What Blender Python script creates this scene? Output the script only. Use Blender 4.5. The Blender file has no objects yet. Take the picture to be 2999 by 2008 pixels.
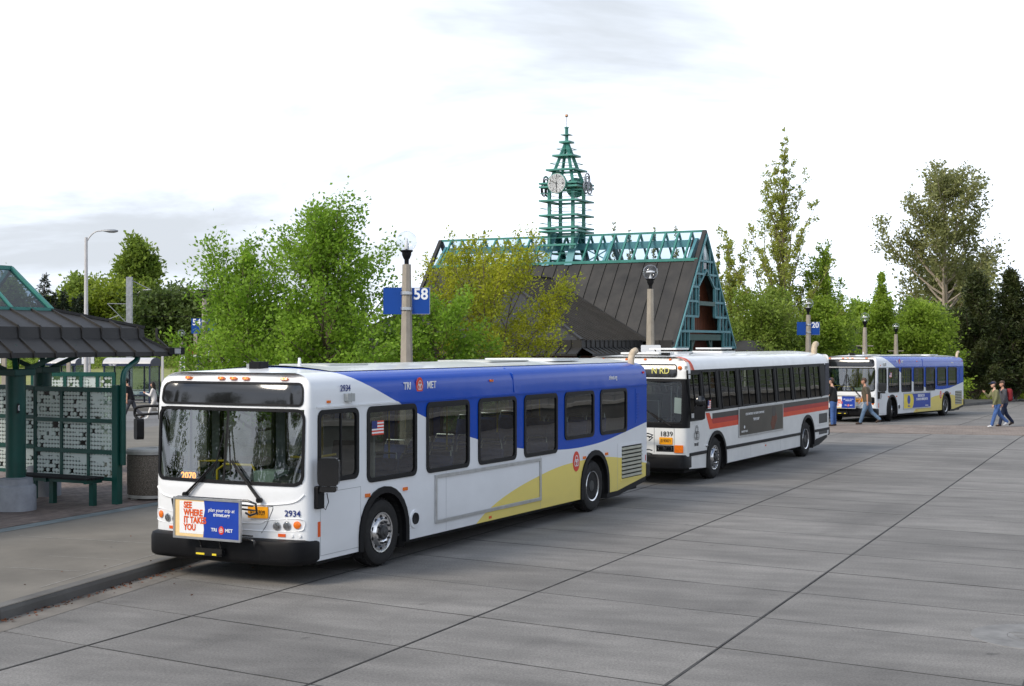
import bpy, bmesh, math, random
import numpy as np
from mathutils import Vector, Matrix
from mathutils.geometry import tessellate_polygon
R = math.radians
sc = bpy.context.scene
col = sc.collection
# ---------------------------------------------------------------- camera, sky, sun, exposure
F, CX, HOR, H = 4150.0, 1499.5, 1002.0, 3.19
cam = bpy.data.objects.new('camera', bpy.data.cameras.new('camera'))
col.objects.link(cam); sc.camera = cam
cam.location = (0, 0, H); cam.rotation_euler = (R(90), 0, 0)
cam.data.sensor_width = 36; cam.data.lens = 36*F/2999; cam.data.clip_end = 8000; cam.data.clip_start = .1
SUN_EL, SUN_AZ = 38.0, 235.0            # azimuth clockwise from +Y: behind the camera, to the left
sd = Vector((math.sin(R(SUN_AZ))*math.cos(R(SUN_EL)), math.cos(R(SUN_AZ))*math.cos(R(SUN_EL)), math.sin(R(SUN_EL))))
sun = bpy.data.objects.new('sun', bpy.data.lights.new('sun', 'SUN'))
col.objects.link(sun); sun.data.energy = 1.9; sun.data.angle = R(20); sun.data.color = (1, .90, .76)
sun.rotation_euler = (-sd).to_track_quat('-Z', 'Y').to_euler(); sun.location = (0, 0, 60)
sc.view_settings.view_transform = 'Standard'; sc.view_settings.look = 'None'
sc.view_settings.gamma = 1; sc.view_settings.use_curve_mapping = False; sc.view_settings.exposure = 0.60
sc.cycles.use_denoising = True
sc.cycles.max_bounces = 8; sc.cycles.transparent_max_bounces = 24; sc.cycles.caustics_reflective = False; sc.cycles.caustics_refractive = False
w = bpy.data.worlds.new('World'); sc.world = w; w.use_nodes = True
nt = w.node_tree; N = nt.nodes; L = nt.links; N.clear()
def nn(t, **k):
    n = N.new(t)
    for a, b in k.items(): setattr(n, a, b)
    return n
def wmath(op, a, b=None, c=None):
    n = nn('ShaderNodeMath', operation=op)
    for i, v in enumerate((a, b, c)):
        if v is None: continue
        if isinstance(v, (int, float)): n.inputs[i].default_value = v
        else: L.new(v, n.inputs[i])
    return n.outputs[0]
sky = nn('ShaderNodeTexSky', sky_type='NISHITA', sun_disc=False)
sky.sun_elevation = R(SUN_EL); sky.sun_rotation = R(SUN_AZ); sky.air_density = 1.0; sky.dust_density = .4; sky.ozone_density = 2.0
tc = nn('ShaderNodeTexCoord'); sp = nn('ShaderNodeSeparateXYZ'); L.new(tc.outputs['Generated'], sp.inputs[0])
zz = wmath('ADD', wmath('MAXIMUM', sp.outputs[2], 0.0), .16)       # flattens the cloud layer towards the horizon
cb = nn('ShaderNodeCombineXYZ'); L.new(wmath('DIVIDE', sp.outputs[0], zz), cb.inputs[0]); L.new(wmath('DIVIDE', sp.outputs[1], zz), cb.inputs[1])
def wnoise(scale, det, dist, off):
    m = nn('ShaderNodeMapping'); L.new(cb.outputs[0], m.inputs[0]); m.inputs['Location'].default_value = off
    t = nn('ShaderNodeTexNoise'); L.new(m.outputs[0], t.inputs['Vector'])
    t.inputs['Scale'].default_value = scale; t.inputs['Detail'].default_value = det; t.inputs['Distortion'].default_value = dist; t.inputs['Roughness'].default_value = .58
    return t.outputs[0]
n1 = wnoise(.55, 7, .4, (14.2, 7.6, 0)); n2 = wnoise(.5, 4, .2, (10.4, 2.7, 3))
def ramp(v, a, b, x=0.0, y=1.0):
    m = nn('ShaderNodeMapRange', interpolation_type='SMOOTHSTEP'); L.new(v, m.inputs[0])
    for i, q in enumerate((a, b, x, y)): m.inputs[i+1].default_value = q
    return m.outputs[0]
dark = ramp(n1, .44, .68)                                            # grey bellies of the clouds
open_ = ramp(n2, .44, .60, .06, 1.0)                                 # thin places overhead let some blue through
low = ramp(sp.outputs[2], .20, .50, 1.0, 0.0)                         # towards the horizon the gaps close up
cover = wmath('MAXIMUM', open_, low)
def mixc(fac, a, b):
    m = nn('ShaderNodeMix', data_type='RGBA')
    if isinstance(fac, (int, float)): m.inputs[0].default_value = fac
    else: L.new(fac, m.inputs[0])
    for i, v in ((6, a), (7, b)):
        if isinstance(v, tuple): m.inputs[i].default_value = v
        else: L.new(v, m.inputs[i])
    return m.outputs[2]
cloud = mixc(dark, (9.3, 10.1, 11.5, 1), (4.8, 5.15, 5.6, 1))
bg = nn('ShaderNodeBackground'); bg.inputs[1].default_value = .1
L.new(mixc(cover, sky.outputs[0], cloud), bg.inputs[0])
wo = nn('ShaderNodeOutputWorld'); L.new(bg.outputs[0], wo.inputs[0])

# ---------------------------------------------------------------- helpers
def g(y):                                                             # the yard falls gently away beyond 47 m
    return -.0125*(min(max(y, 47), 100)-47)
def at(px, py, Y):                                                    # a direction in the view and a distance give a place
    return Vector(((px-CX)/F*Y, Y, H-(py-HOR)/F*Y))
def tag(o, label=None, cat=None, group=None, kind=None):
    if label: o['label'] = label
    if cat: o['category'] = cat
    if group: o['group'] = group
    if kind: o['kind'] = kind
    return o
def empty(name, loc=(0, 0, 0), rz=0, parent=None):
    o = bpy.data.objects.new(name, None); col.objects.link(o); o.location = loc; o.rotation_euler = (0, 0, rz)
    o.empty_display_size = .1
    if parent: o.parent = parent
    return o
def thing(name, label, cat, loc=(0, 0, 0), rz=0, group=None):
    return tag(empty(name, loc, rz), label, cat, group)
def obj(name, me, parent=None, loc=(0, 0, 0), rot=(0, 0, 0)):
    o = bpy.data.objects.new(name, me); col.objects.link(o); o.location = loc; o.rotation_euler = rot
    if parent: o.parent = parent
    return o
def copy_tree(o, parent=None):
    c = o.copy(); col.objects.link(c); c.parent = parent
    for ch in list(o.children): copy_tree(ch, c)
    return c
def rr(x0, x1, z0, z1, r, n=5):
    p = []
    for cx, cz, a in ((x1-r, z1-r, 0), (x0+r, z1-r, 90), (x0+r, z0+r, 180), (x1-r, z0+r, 270)):
        for i in range(n+1):
            t = R(a+90*i/n); p.append((cx+r*math.cos(t), cz+r*math.sin(t)))
    return p
def circ(cx, cz, r, n=24, rz=None):
    return [(cx+r*math.cos(2*math.pi*i/n), cz+(rz or r)*math.sin(2*math.pi*i/n)) for i in range(n)]
class MB:
    def __init__(s): s.v = []; s.f = []; s.m = []
    def add(s, vs, fs, mi=0):
        b = len(s.v); s.v += [tuple(v) for v in vs]
        for f in fs: s.f.append(tuple(b+i for i in f)); s.m.append(mi)
        return s
    def box(s, x0, x1, y0, y1, z0, z1, mi=0):
        x0, x1 = min(x0, x1), max(x0, x1); y0, y1 = min(y0, y1), max(y0, y1); z0, z1 = min(z0, z1), max(z0, z1)
        return s.add([(x0,y0,z0),(x1,y0,z0),(x1,y1,z0),(x0,y1,z0),(x0,y0,z1),(x1,y0,z1),(x1,y1,z1),(x0,y1,z1)],
                     [(0,3,2,1),(4,5,6,7),(0,1,5,4),(1,2,6,5),(2,3,7,6),(3,0,4,7)], mi)
    def hexa(s, b, t, mi=0):                                          # bottom quad, top quad
        return s.add(list(b)+list(t), [(0,3,2,1),(4,5,6,7),(0,1,5,4),(1,2,6,5),(2,3,7,6),(3,0,4,7)], mi)
    def bar(s, p, q, wd, ht, mi=0, up=(0, 0, 1)):
        p, q, up = Vector(p), Vector(q), Vector(up); d = (q-p).normalized()
        a = d.cross(up)
        if a.length < 1e-4: a = d.cross(Vector((0, 1, 0)))
        a.normalize(); b = a.cross(d).normalized(); a = a*wd/2; b = b*ht/2
        return s.hexa([p-a-b, p+a-b, p+a+b, p-a+b], [q-a-b, q+a-b, q+a+b, q-a+b], mi)
    def tube(s, pts, r, n=8, mi=0, caps=True):
        pts = [Vector(p) for p in pts]; k = len(pts)
        rs = r if isinstance(r, (list, tuple)) else [r]*k
        vs = []; a = None
        for i, p in enumerate(pts):
            d = (pts[min(i+1, k-1)]-pts[max(i-1, 0)]).normalized()
            if a is None:
                a = d.orthogonal().normalized()
            else:
                a = a-d*a.dot(d); a = a.normalized() if a.length > 1e-6 else d.orthogonal().normalized()
            b = d.cross(a)
            vs += [p+(a*math.cos(2*math.pi*j/n)+b*math.sin(2*math.pi*j/n))*rs[i] for j in range(n)]
        fs = [(i*n+j, i*n+(j+1) % n, (i+1)*n+(j+1) % n, (i+1)*n+j) for i in range(k-1) for j in range(n)]
        if caps: fs += [tuple(range(n-1, -1, -1)), tuple((k-1)*n+j for j in range(n))]
        return s.add(vs, fs, mi)
    def lathe(s, prof, n=24, c=(0, 0, 0), ax='z', mi=0, sx=1, sy=1):
        vs = []; k = len(prof)
        for r_, h_ in prof:
            for j in range(n):
                t = 2*math.pi*j/n; a, b = r_*math.cos(t)*sx, r_*math.sin(t)*sy
                v = (a, b, h_) if ax == 'z' else ((a, h_, -b) if ax == 'y' else (h_, a, b))
                vs.append((v[0]+c[0], v[1]+c[1], v[2]+c[2]))
        fs = [(i*n+j, i*n+(j+1) % n, (i+1)*n+(j+1) % n, (i+1)*n+j) for i in range(k-1) for j in range(n)]
        if prof[0][0] > 1e-6: fs.append(tuple(range(n-1, -1, -1)))
        if prof[-1][0] > 1e-6: fs.append(tuple((k-1)*n+j for j in range(n)))
        return s.add(vs, fs, mi)
    def _p3(s, ax, u, v, d):
        return (u, d, v) if ax == 'y' else ((d, u, v) if ax == 'x' else (u, v, d))
    def sheet(s, poly, ax, d, mi=0, holes=()):                         # filled 2D polygon, with holes
        loops = [poly]+list(holes)
        tr = tessellate_polygon([[Vector((p[0], p[1], 0)) for p in l] for l in loops])
        pts = [p for l in loops for p in l]
        return s.add([s._p3(ax, p[0], p[1], d) for p in pts], tr, mi)
    def prism(s, poly, ax, d0, d1, mi=0, holes=()):
        s.sheet(poly, ax, d0, mi, holes); s.sheet(poly, ax, d1, mi, holes)
        for l in [poly]+list(holes):
            n = len(l); vs = [s._p3(ax, p[0], p[1], d0) for p in l]+[s._p3(ax, p[0], p[1], d1) for p in l]
            s.add(vs, [(i, (i+1) % n, n+(i+1) % n, n+i) for i in range(n)], mi)
        return s
    def ring(s, o, i, ax, d0, d1, mi=0):                               # frame between two loops of equal length
        n = len(o); vs = [s._p3(ax, p[0], p[1], d1) for p in o]+[s._p3(ax, p[0], p[1], d1) for p in i]
        vs += [s._p3(ax, p[0], p[1], d0) for p in o]+[s._p3(ax, p[0], p[1], d0) for p in i]
        fs = []
        for a in range(n):
            b = (a+1) % n
            fs += [(a, b, n+b, n+a), (a, 2*n+a, 2*n+b, b), (n+a, n+b, 3*n+b, 3*n+a), (2*n+a, 3*n+a, 3*n+b, 2*n+b)]
        return s.add(vs, fs, mi)
    def grid(s, pts, mi=0, close=False):                               # rows of points
        k = len(pts); n = len(pts[0]); vs = [p for r_ in pts for p in r_]
        fs = [(i*n+j, i*n+(j+1) % n, (i+1)*n+(j+1) % n, (i+1)*n+j) for i in range(k-1) for j in range(n if close else n-1)]
        return s.add(vs, fs, mi)
    def mesh(s, name, mats, smooth=None, fix=True):
        me = bpy.data.meshes.new(name); me.from_pydata(s.v, [], s.f)
        for m in (mats if isinstance(mats, (list, tuple)) else [mats]): me.materials.append(m)
        if any(s.m): me.polygons.foreach_set('material_index', s.m)
        if fix:
            bm = bmesh.new(); bm.from_mesh(me); bmesh.ops.recalc_face_normals(bm, faces=bm.faces); bm.to_mesh(me); bm.free()
        if smooth:
            me.polygons.foreach_set('use_smooth', [True]*len(me.polygons)); me.set_sharp_from_angle(angle=R(smooth))
        me.update()
        return me
    def build(s, name, mats, parent=None, loc=(0, 0, 0), rot=(0, 0, 0), smooth=None, bevel=0):
        o = obj(name, s.mesh(name, mats, smooth), parent, loc, rot)
        if bevel:
            b = o.modifiers.new('bevel', 'BEVEL'); b.width = bevel; b.segments = 2; b.limit_method = 'ANGLE'; b.angle_limit = R(40)
        return o
_tx = {}
def text_mesh(s, size, mat, bold=0.0, depth=.002, width=1.0, shear=0.0, align='CENTER'):
    k = (s, size, mat.name, bold, depth, width, shear, align)
    if k in _tx: return _tx[k]
    c = bpy.data.curves.new('t', 'FONT'); c.body = s; c.size = size; c.align_x = align; c.align_y = 'CENTER'
    c.offset = bold*size; c.extrude = depth; c.shear = shear; c.resolution_u = 3
    o = bpy.data.objects.new('t', c); col.objects.link(o)
    dg = bpy.context.evaluated_depsgraph_get(); dg.update()
    me = bpy.data.meshes.new_from_object(o.evaluated_get(dg)); bpy.data.objects.remove(o)
    for v in me.vertices: v.co.x *= width
    me.materials.clear(); me.materials.append(mat); me.name = 'lettering'
    _tx[k] = me
    return me
def text(s, size, mat, parent, loc, facing, name='lettering', **k):
    """facing: 'y' reads from +y, 'x' reads from +x, '-y' reads from -y"""
    o = obj(name, text_mesh(s, size, mat, **k), parent, loc)
    o.rotation_euler = {'y': (R(90), 0, R(180)), '-y': (R(90), 0, 0), 'x': (R(90), 0, R(90)), '-x': (R(90), 0, R(-90))}[facing]
    return o

# ---------------------------------------------------------------- materials
def mat(name, c, rough=.5, metal=0.0, var=.12, vs=3.0, bump=0.0, bs=40.0, coat=0.0, emit=None, spec=.35, stretch=(1, 1, 1), c2=None, thr=None, rnd=0.0, world=False, island=0.0):
    m = bpy.data.materials.new(name); m.use_nodes = True; T = m.node_tree; n = T.nodes; l = T.links
    b = n['Principled BSDF']; b.inputs['Roughness'].default_value = rough; b.inputs['Metallic'].default_value = metal
    b.inputs['Specular IOR Level'].default_value = spec
    if coat: b.inputs['Coat Weight'].default_value = coat; b.inputs['Coat Roughness'].default_value = .03
    tc = n.new('ShaderNodeTexCoord'); mp = n.new('ShaderNodeMapping'); mp.inputs['Scale'].default_value = stretch
    if world:
        ge = n.new('ShaderNodeNewGeometry'); l.new(ge.outputs['Position'], mp.inputs[0])
    else: l.new(tc.outputs['Object'], mp.inputs[0])
    t = n.new('ShaderNodeTexNoise'); t.inputs['Scale'].default_value = vs; t.inputs['Detail'].default_value = 6; t.inputs['Roughness'].default_value = .62
    l.new(mp.outputs[0], t.inputs['Vector'])
    mr = n.new('ShaderNodeMapRange'); l.new(t.outputs[0], mr.inputs[0])
    a, z = thr or (.3, .7)
    mr.inputs[1].default_value = a; mr.inputs[2].default_value = z
    mx = n.new('ShaderNodeMix'); mx.data_type = 'RGBA'; l.new(mr.outputs[0], mx.inputs[0])
    lo = tuple(x*(1-var) for x in c); hi = c2 or tuple(min(1, x*(1+var)) for x in c)
    mx.inputs[6].default_value = (*lo, 1); mx.inputs[7].default_value = (*hi, 1)
    out = mx.outputs[2]
    if rnd or island:
        if island: oi = n.new('ShaderNodeNewGeometry'); ro = oi.outputs['Random Per Island']
        else: oi = n.new('ShaderNodeObjectInfo'); ro = oi.outputs['Random']
        q = rnd or island
        m2 = n.new('ShaderNodeMapRange'); l.new(ro, m2.inputs[0]); m2.inputs[3].default_value = 1-q; m2.inputs[4].default_value = 1+q
        hs = n.new('ShaderNodeHueSaturation'); l.new(m2.outputs[0], hs.inputs['Value']); l.new(out, hs.inputs['Color']); out = hs.outputs[0]
    l.new(out, b.inputs['Base Color'])
    if bump:
        t2 = n.new('ShaderNodeTexNoise'); t2.inputs['Scale'].default_value = bs; t2.inputs['Detail'].default_value = 4; l.new(mp.outputs[0], t2.inputs['Vector'])
        bp = n.new('ShaderNodeBump'); bp.inputs['Strength'].default_value = bump; bp.inputs['Distance'].default_value = .01
        l.new(t2.outputs[0], bp.inputs['Height']); l.new(bp.outputs[0], b.inputs['Normal'])
    if emit:
        b.inputs['Emission Color'].default_value = (*emit[:3], 1); b.inputs['Emission Strength'].default_value = emit[3]
    return m
def glass(name, tint, refl=1.0, rough=.0, wav=0.0, wscale=1.5, fr=1.5):
    m = bpy.data.materials.new(name); m.use_nodes = True; T = m.node_tree; n = T.nodes; l = T.links; n.clear()
    tr = n.new('ShaderNodeBsdfTransparent'); tr.inputs[0].default_value = (*tint, 1)
    gl = n.new('ShaderNodeBsdfGlossy'); gl.inputs['Roughness'].default_value = rough; gl.inputs[0].default_value = (refl, refl, refl, 1)
    f = n.new('ShaderNodeFresnel'); ge = n.new('ShaderNodeNewGeometry'); mi = n.new('ShaderNodeMix'); mi.inputs[2].default_value = fr; mi.inputs[3].default_value = 1/fr
    l.new(ge.outputs['Backfacing'], mi.inputs[0]); l.new(mi.outputs[0], f.inputs[0]); mx = n.new('ShaderNodeMixShader'); o = n.new('ShaderNodeOutputMaterial')
    l.new(f.outputs[0], mx.inputs[0]); l.new(tr.outputs[0], mx.inputs[1]); l.new(gl.outputs[0], mx.inputs[2]); l.new(mx.outputs[0], o.inputs[0])
    if wav:
        tc = n.new('ShaderNodeTexCoord'); t = n.new('ShaderNodeTexNoise'); t.inputs['Scale'].default_value = wscale; t.inputs['Detail'].default_value = 1.5
        l.new(tc.outputs['Object'], t.inputs['Vector']); bp = n.new('ShaderNodeBump'); bp.inputs['Strength'].default_value = wav; bp.inputs['Distance'].default_value = .1
        l.new(t.outputs[0], bp.inputs['Height']); l.new(bp.outputs[0], gl.inputs['Normal']); l.new(bp.outputs[0], f.inputs['Normal'])
    return m
def leafmat(name, c, c2, tr=.35, vs=.6):
    m = mat(name, c, rough=.55, var=.0, vs=vs, c2=c2, island=.28, spec=.35)
    T = m.node_tree; n = T.nodes; l = T.links; b = n['Principled BSDF']; o = n['Material Output']
    t = n.new('ShaderNodeBsdfTranslucent'); mx = n.new('ShaderNodeMixShader'); mx.inputs[0].default_value = tr
    src = b.inputs['Base Color'].links[0].from_socket
    l.new(src, t.inputs[0]); l.new(b.outputs[0], mx.inputs[1]); l.new(t.outputs[0], mx.inputs[2]); l.new(mx.outputs[0], o.inputs[0])
    return m
def yard_concrete(name, base):
    m = bpy.data.materials.new(name); m.use_nodes = True; T = m.node_tree; n = T.nodes; l = T.links; b = n['Principled BSDF']
    b.inputs['Roughness'].default_value = .82; b.inputs['Specular IOR Level'].default_value = .35
    ge = n.new('ShaderNodeNewGeometry')
    def nz(scale, st, rot, det, rough=.6):
        mp = n.new('ShaderNodeMapping'); mp.vector_type = 'TEXTURE'; mp.inputs['Rotation'].default_value = (0, 0, R(rot)); mp.inputs['Scale'].default_value = st; l.new(ge.outputs['Position'], mp.inputs[0])
        t = n.new('ShaderNodeTexNoise'); t.inputs['Scale'].default_value = scale; t.inputs['Detail'].default_value = det; t.inputs['Roughness'].default_value = rough; l.new(mp.outputs[0], t.inputs['Vector']); return t.outputs[0]
    def mt(op, a, c, d=None):
        k = n.new('ShaderNodeMath'); k.operation = op
        for i, v in enumerate((a, c, d)):
            if v is None: continue
            if isinstance(v, (int, float)): k.inputs[i].default_value = v
            else: l.new(v, k.inputs[i])
        return k.outputs[0]
    def mr(v, a, c, x, y):
        q = n.new('ShaderNodeMapRange'); q.interpolation_type = 'SMOOTHSTEP'; l.new(v, q.inputs[0])
        for i, z in enumerate((a, c, x, y)): q.inputs[i+1].default_value = z
        return q.outputs[0]
    streak = mr(nz(1.3, (5, 1, 1), -33, 7), .3, .7, .87, 1.11)             # brush and tyre marks along the cross joints
    drip = mr(nz(.9, (1, 7, 1), 65.6-90, 5), .50, .70, 1.0, .86)            # darker travel along the lane
    blot = mr(nz(.22, (1, 1, 1), 0, 4), .35, .65, .88, 1.10)
    speck = mr(nz(38, (1, 1, 1), 0, 3, .8), .30, .70, .72, 1.26)
    mott = mr(nz(2.6, (3, 1, 1), -14, 5), .34, .68, .88, 1.09)               # damp-looking mottling
    spot = mr(nz(3.2, (1.5, 1, 1), 20, 2), .70, .78, 1.0, .62)              # oil and gum spots
    oi = n.new('ShaderNodeObjectInfo'); rn_ = mr(oi.outputs['Random'], 0, 1, .93, 1.06)
    v = mt('MULTIPLY', mt('MULTIPLY', mt('MULTIPLY', streak, drip), mt('MULTIPLY', blot, speck)), mt('MULTIPLY', mt('MULTIPLY', spot, mott), rn_))
    mx = n.new('ShaderNodeVectorMath'); mx.operation = 'SCALE'; mx.inputs[0].default_value = base; l.new(v, mx.inputs['Scale']); l.new(mx.outputs[0], b.inputs['Base Color'])
    bp = n.new('ShaderNodeBump'); bp.inputs['Strength'].default_value = .4; bp.inputs['Distance'].default_value = .006; l.new(nz(70, (1, 1, 1), 0, 4, .7), bp.inputs['Height']); l.new(bp.outputs[0], b.inputs['Normal'])
    return m
M = {}
M['white'] = mat('white_paint', (.78, .79, .80), .22, var=.03, vs=1.2, coat=.3)
M['wroof'] = mat('roof_white', (.56, .57, .54), .30, var=.10, vs=2.5, stretch=(.4, 1, 1), coat=.25)
M['blue'] = mat('blue_paint', (.002, .06, .40), .25, var=.03, coat=.15, spec=.25)
M['blk'] = mat('black_rubber', (.007, .007, .008), .5, var=.25, vs=8, spec=.2)
M['blkg'] = mat('black_gloss', (.010, .010, .011), .12, var=.1, coat=.6)
M['trim'] = mat('black_trim', (.006, .006, .007), .5, var=.15, vs=4, spec=.18)
M['tyre'] = mat('tyre_rubber', (.018, .017, .016), .8, var=.35, vs=9, bump=.25, bs=60)
M['chrome'] = mat('rim_alloy', (.62, .62, .63), .2, metal=1, var=.15, vs=9)
M['rimdk'] = mat('rim_dark', (.07, .07, .07), .5, metal=.6, var=.3, vs=12)
M['alu'] = mat('aluminium', (.52, .53, .54), .38, metal=.9, var=.12, vs=6)
M['dark'] = mat('underbody', (.012, .012, .012), .85, var=.4, vs=4)
M['amber'] = mat('amber_lens', (.75, .16, .01), .25, var=.15, vs=20, coat=.4)
M['amberlit'] = mat('amber_lamp_lit', (.8, .2, .02), .3, var=.05, emit=(1, .42, .05, .9))
M['red'] = mat('red_lens', (.55, .02, .015), .25, var=.1, coat=.4)
M['lamp'] = mat('lamp_reflector', (.75, .76, .78), .08, metal=1, var=.05)
M['lens'] = glass('clear_lens', (.92, .93, .94), fr=1.5)
M['logored'] = mat('logo_red', (.66, .05, .02), .35, var=.05)
M['org'] = mat('poster_orange', (.70, .10, .012), .45, var=.04)
M['navy'] = mat('number_navy', (.015, .03, .17), .4, var=.04)
M['print'] = mat('white_print', (.80, .80, .80), .4, var=.03)
M['blackprint'] = mat('black_print', (.012, .012, .013), .4, var=.1)
M['plate'] = mat('plate_yellow', (.80, .33, .01), .4, var=.1, vs=14)
M['glassside'] = glass('side_glass', (.40, .44, .42), wav=.02, wscale=1.2, fr=1.8)
M['glassws'] = glass('windscreen', (.50, .56, .53), wav=.045, wscale=1.0, fr=2.2)
M['glassdk'] = glass('dark_glass', (.10, .11, .11), wav=.02, fr=1.55)
M['seat'] = mat('seat_blue', (.03, .07, .26), .8, var=.3, vs=18)
M['intgrey'] = mat('interior_grey', (.38, .39, .38), .6, var=.08)
M['intdark'] = mat('interior_dark', (.05, .052, .055), .7, var=.2)
M['pale'] = mat('farebox_green', (.36, .44, .40), .5, var=.08)
M['yelrail'] = mat('yellow_rail', (.72, .50, .02), .3, var=.05, coat=.3)
M['led'] = mat('led_orange', (.6, .15, .0), .5, var=.02, emit=(1, .30, .02, 3))
M['leddim'] = mat('dot_sign_lit', (.40, .38, .12), .6, var=.2, vs=60, emit=(.6, .55, .14, .35))
M['cream'] = mat('poster_cream', (.80, .58, .28), .5, var=.04)
M['stripe_blk'] = mat('stripe_black', (.03, .026, .024), .4, var=.1)
M['stripe_red'] = mat('stripe_red', (.42, .020, .010), .5, var=.08)
M['stripe_org'] = mat('stripe_orange', (.66, .058, .010), .5, var=.08)
M['stripe_pale'] = mat('stripe_faded', (.72, .30, .18), .4, var=.1)
M['posterdk'] = mat('poster_brown', (.045, .040, .030), .3, var=.35, vs=2.5)
M['posterbl'] = mat('poster_blue', (.008, .045, .33), .5, var=.08)
M['posteryl'] = mat('poster_yellow', (.80, .62, .04), .45, var=.06)
M['pipe'] = mat('exhaust_beige', (.50, .40, .28), .45, var=.3, vs=9)
M['white2'] = mat('old_white_paint', (.72, .72, .70), .3, var=.07, vs=2.2, coat=.3)
M['concrete'] = mat('slab_concrete', (.160, .155, .147), .85, var=.22, vs=.55, bump=.35, bs=55, world=True, rnd=.06, stretch=(.45, 1.6, 1))
M['concrete'] = yard_concrete('slab_concrete', (.190, .180, .166))
M['platform'] = mat('platform_concrete', (.165, .150, .126), .88, var=.2, vs=.7, bump=.3, bs=50, world=True)
M['kerb'] = mat('kerb_concrete', (.13, .124, .114), .85, var=.25, vs=1.1, bump=.3, bs=40, world=True, rnd=.05)
M['joint'] = mat('joint_filler', (.035, .033, .031), .95, var=.4, vs=6, world=True)
M['asph'] = mat('lane_concrete', (.155, .151, .146), .88, var=.22, vs=.5, bump=.3, bs=40, world=True, stretch=(.5, 1.5, 1))
M['brick'] = mat('paver_brick', (.165, .128, .108), .9, var=.25, vs=1.0, island=.22, world=True)
M['brickx'] = mat('crossing_brick', (.215, .178, .152), .9, var=.2, vs=.6, island=.18, world=True)
M['grass'] = mat('grass_ground', (.07, .095, .03), .95, var=.35, vs=.35, world=True)
M['drygrass'] = mat('verge_grass', (.22, .23, .075), .95, var=.25, vs=.5, world=True, bump=.6, bs=4)
M['conc_post'] = mat('post_concrete', (.33, .29, .235), .85, var=.22, vs=4, bump=.4, bs=90, stretch=(1, 1, .5))
M['ped'] = mat('pedestal_concrete', (.30, .31, .33), .85, var=.2, vs=3.5, bump=.3, bs=40)
M['agg'] = mat('exposed_aggregate', (.085, .07, .055), .9, var=.0, vs=75, c2=(.27, .23, .185), thr=(.42, .66), bump=1.0, bs=75)
M['conc_pale'] = mat('pale_concrete', (.40, .385, .35), .85, var=.18, vs=4, bump=.3, bs=40)
M['roofbr'] = mat('bronze_roof_sheet', (.030, .028, .026), .5, metal=.15, var=.30, vs=1.3, stretch=(1, 1, .6), rnd=.10, bump=.12, bs=3)
M['roofgb'] = mat('weathered_bronze_sheet', (.024, .023, .022), .5, metal=.1, var=.35, vs=1.1, rnd=.14, c2=(.046, .042, .037), bump=.12, bs=3)
M['green'] = mat('green_steel', (.006, .062, .048), .38, var=.18, vs=3)
M['teal'] = mat('teal_steel', (.045, .20, .165), .42, var=.16, vs=2.5)
M['tealblue'] = mat('teal_blue_frame', (.10, .26, .28), .45, var=.12, vs=2.5)
M['towergreen'] = mat('tower_green', (.065, .235, .19), .42, var=.18, vs=3)
M['wood'] = mat('red_brown_boards', (.14, .042, .018), .6, var=.3, vs=2, stretch=(6, 6, .6))
M['brickwall'] = mat('brick_wall', (.12, .045, .03), .9, var=.3, vs=6)
M['globe'] = glass('globe_acrylic', (.90, .91, .92), fr=1.5)
M['globein'] = mat('globe_lamp', (.7, .7, .7), .3, var=.05)
M['galv'] = mat('galvanised', (.30, .31, .32), .45, metal=.5, var=.2, vs=5)
M['signblue'] = mat('sign_blue', (.005, .055, .28), .5, var=.05, spec=.25)
M['signred'] = mat('sign_red', (.22, .02, .02), .4, var=.1)
M['signwhite'] = mat('sign_white', (.72, .73, .75), .4, var=.04)
M['navyframe'] = mat('shelter_navy', (.018, .026, .06), .4, var=.1)
M['bark'] = mat('bark_grey', (.13, .10, .075), .9, var=.35, vs=6, stretch=(1, 1, .25), bump=.8, bs=14)
M['barkpale'] = mat('bark_pale', (.36, .30, .24), .85, var=.25, vs=3, stretch=(1, 1, .3))
M['skyglass'] = glass('skylight_glass', (.80, .87, .90), refl=.9, fr=1.25)
M['lantern'] = glass('lantern_glass', (.42, .50, .56), refl=.9, fr=1.5)
M['clock'] = mat('clock_face', (.80, .80, .79), .4, var=.02)
M['gold'] = mat('finial_copper', (.55, .30, .16), .3, metal=.8, var=.1)
M['skin'] = mat('skin', (.52, .28, .19), .55, var=.08)
M['skin2'] = mat('skin_pale', (.60, .36, .26), .55, var=.08)
M['hair'] = mat('hair_dark', (.018, .014, .011), .6, var=.3, vs=30)
M['hairbr'] = mat('hair_brown', (.075, .045, .03), .6, var=.3, vs=30)
M['tblack'] = mat('cloth_black', (.012, .012, .013), .9, var=.3, vs=14)
M['olive'] = mat('cloth_olive', (.10, .085, .06), .9, var=.2, vs=9)
M['green2'] = mat('cloth_sage', (.17, .17, .085), .9, var=.15, vs=9)
M['jean'] = mat('denim_light', (.13, .20, .30), .9, var=.25, vs=10)
M['jeanb'] = mat('denim_blue', (.06, .12, .30), .9, var=.25, vs=10)
M['greycl'] = mat('cloth_grey', (.075, .075, .085), .9, var=.25, vs=10)
M['whitecl'] = mat('cloth_white', (.70, .66, .62), .9, var=.08, vs=8)
M['shoe'] = mat('shoe_brown', (.05, .03, .02), .6, var=.2)
M['shoew'] = mat('shoe_white', (.66, .66, .66), .6, var=.1)
M['packred'] = mat('pack_red', (.20, .015, .02), .8, var=.2)
M['packgr'] = mat('pack_teal', (.02, .07, .075), .8, var=.2)
M['capnavy'] = mat('cap_navy', (.02, .028, .06), .9, var=.2)
M['deadleaf'] = mat('dead_leaf', (.15, .055, .025), .9, var=.3, vs=5, island=.4)
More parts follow.
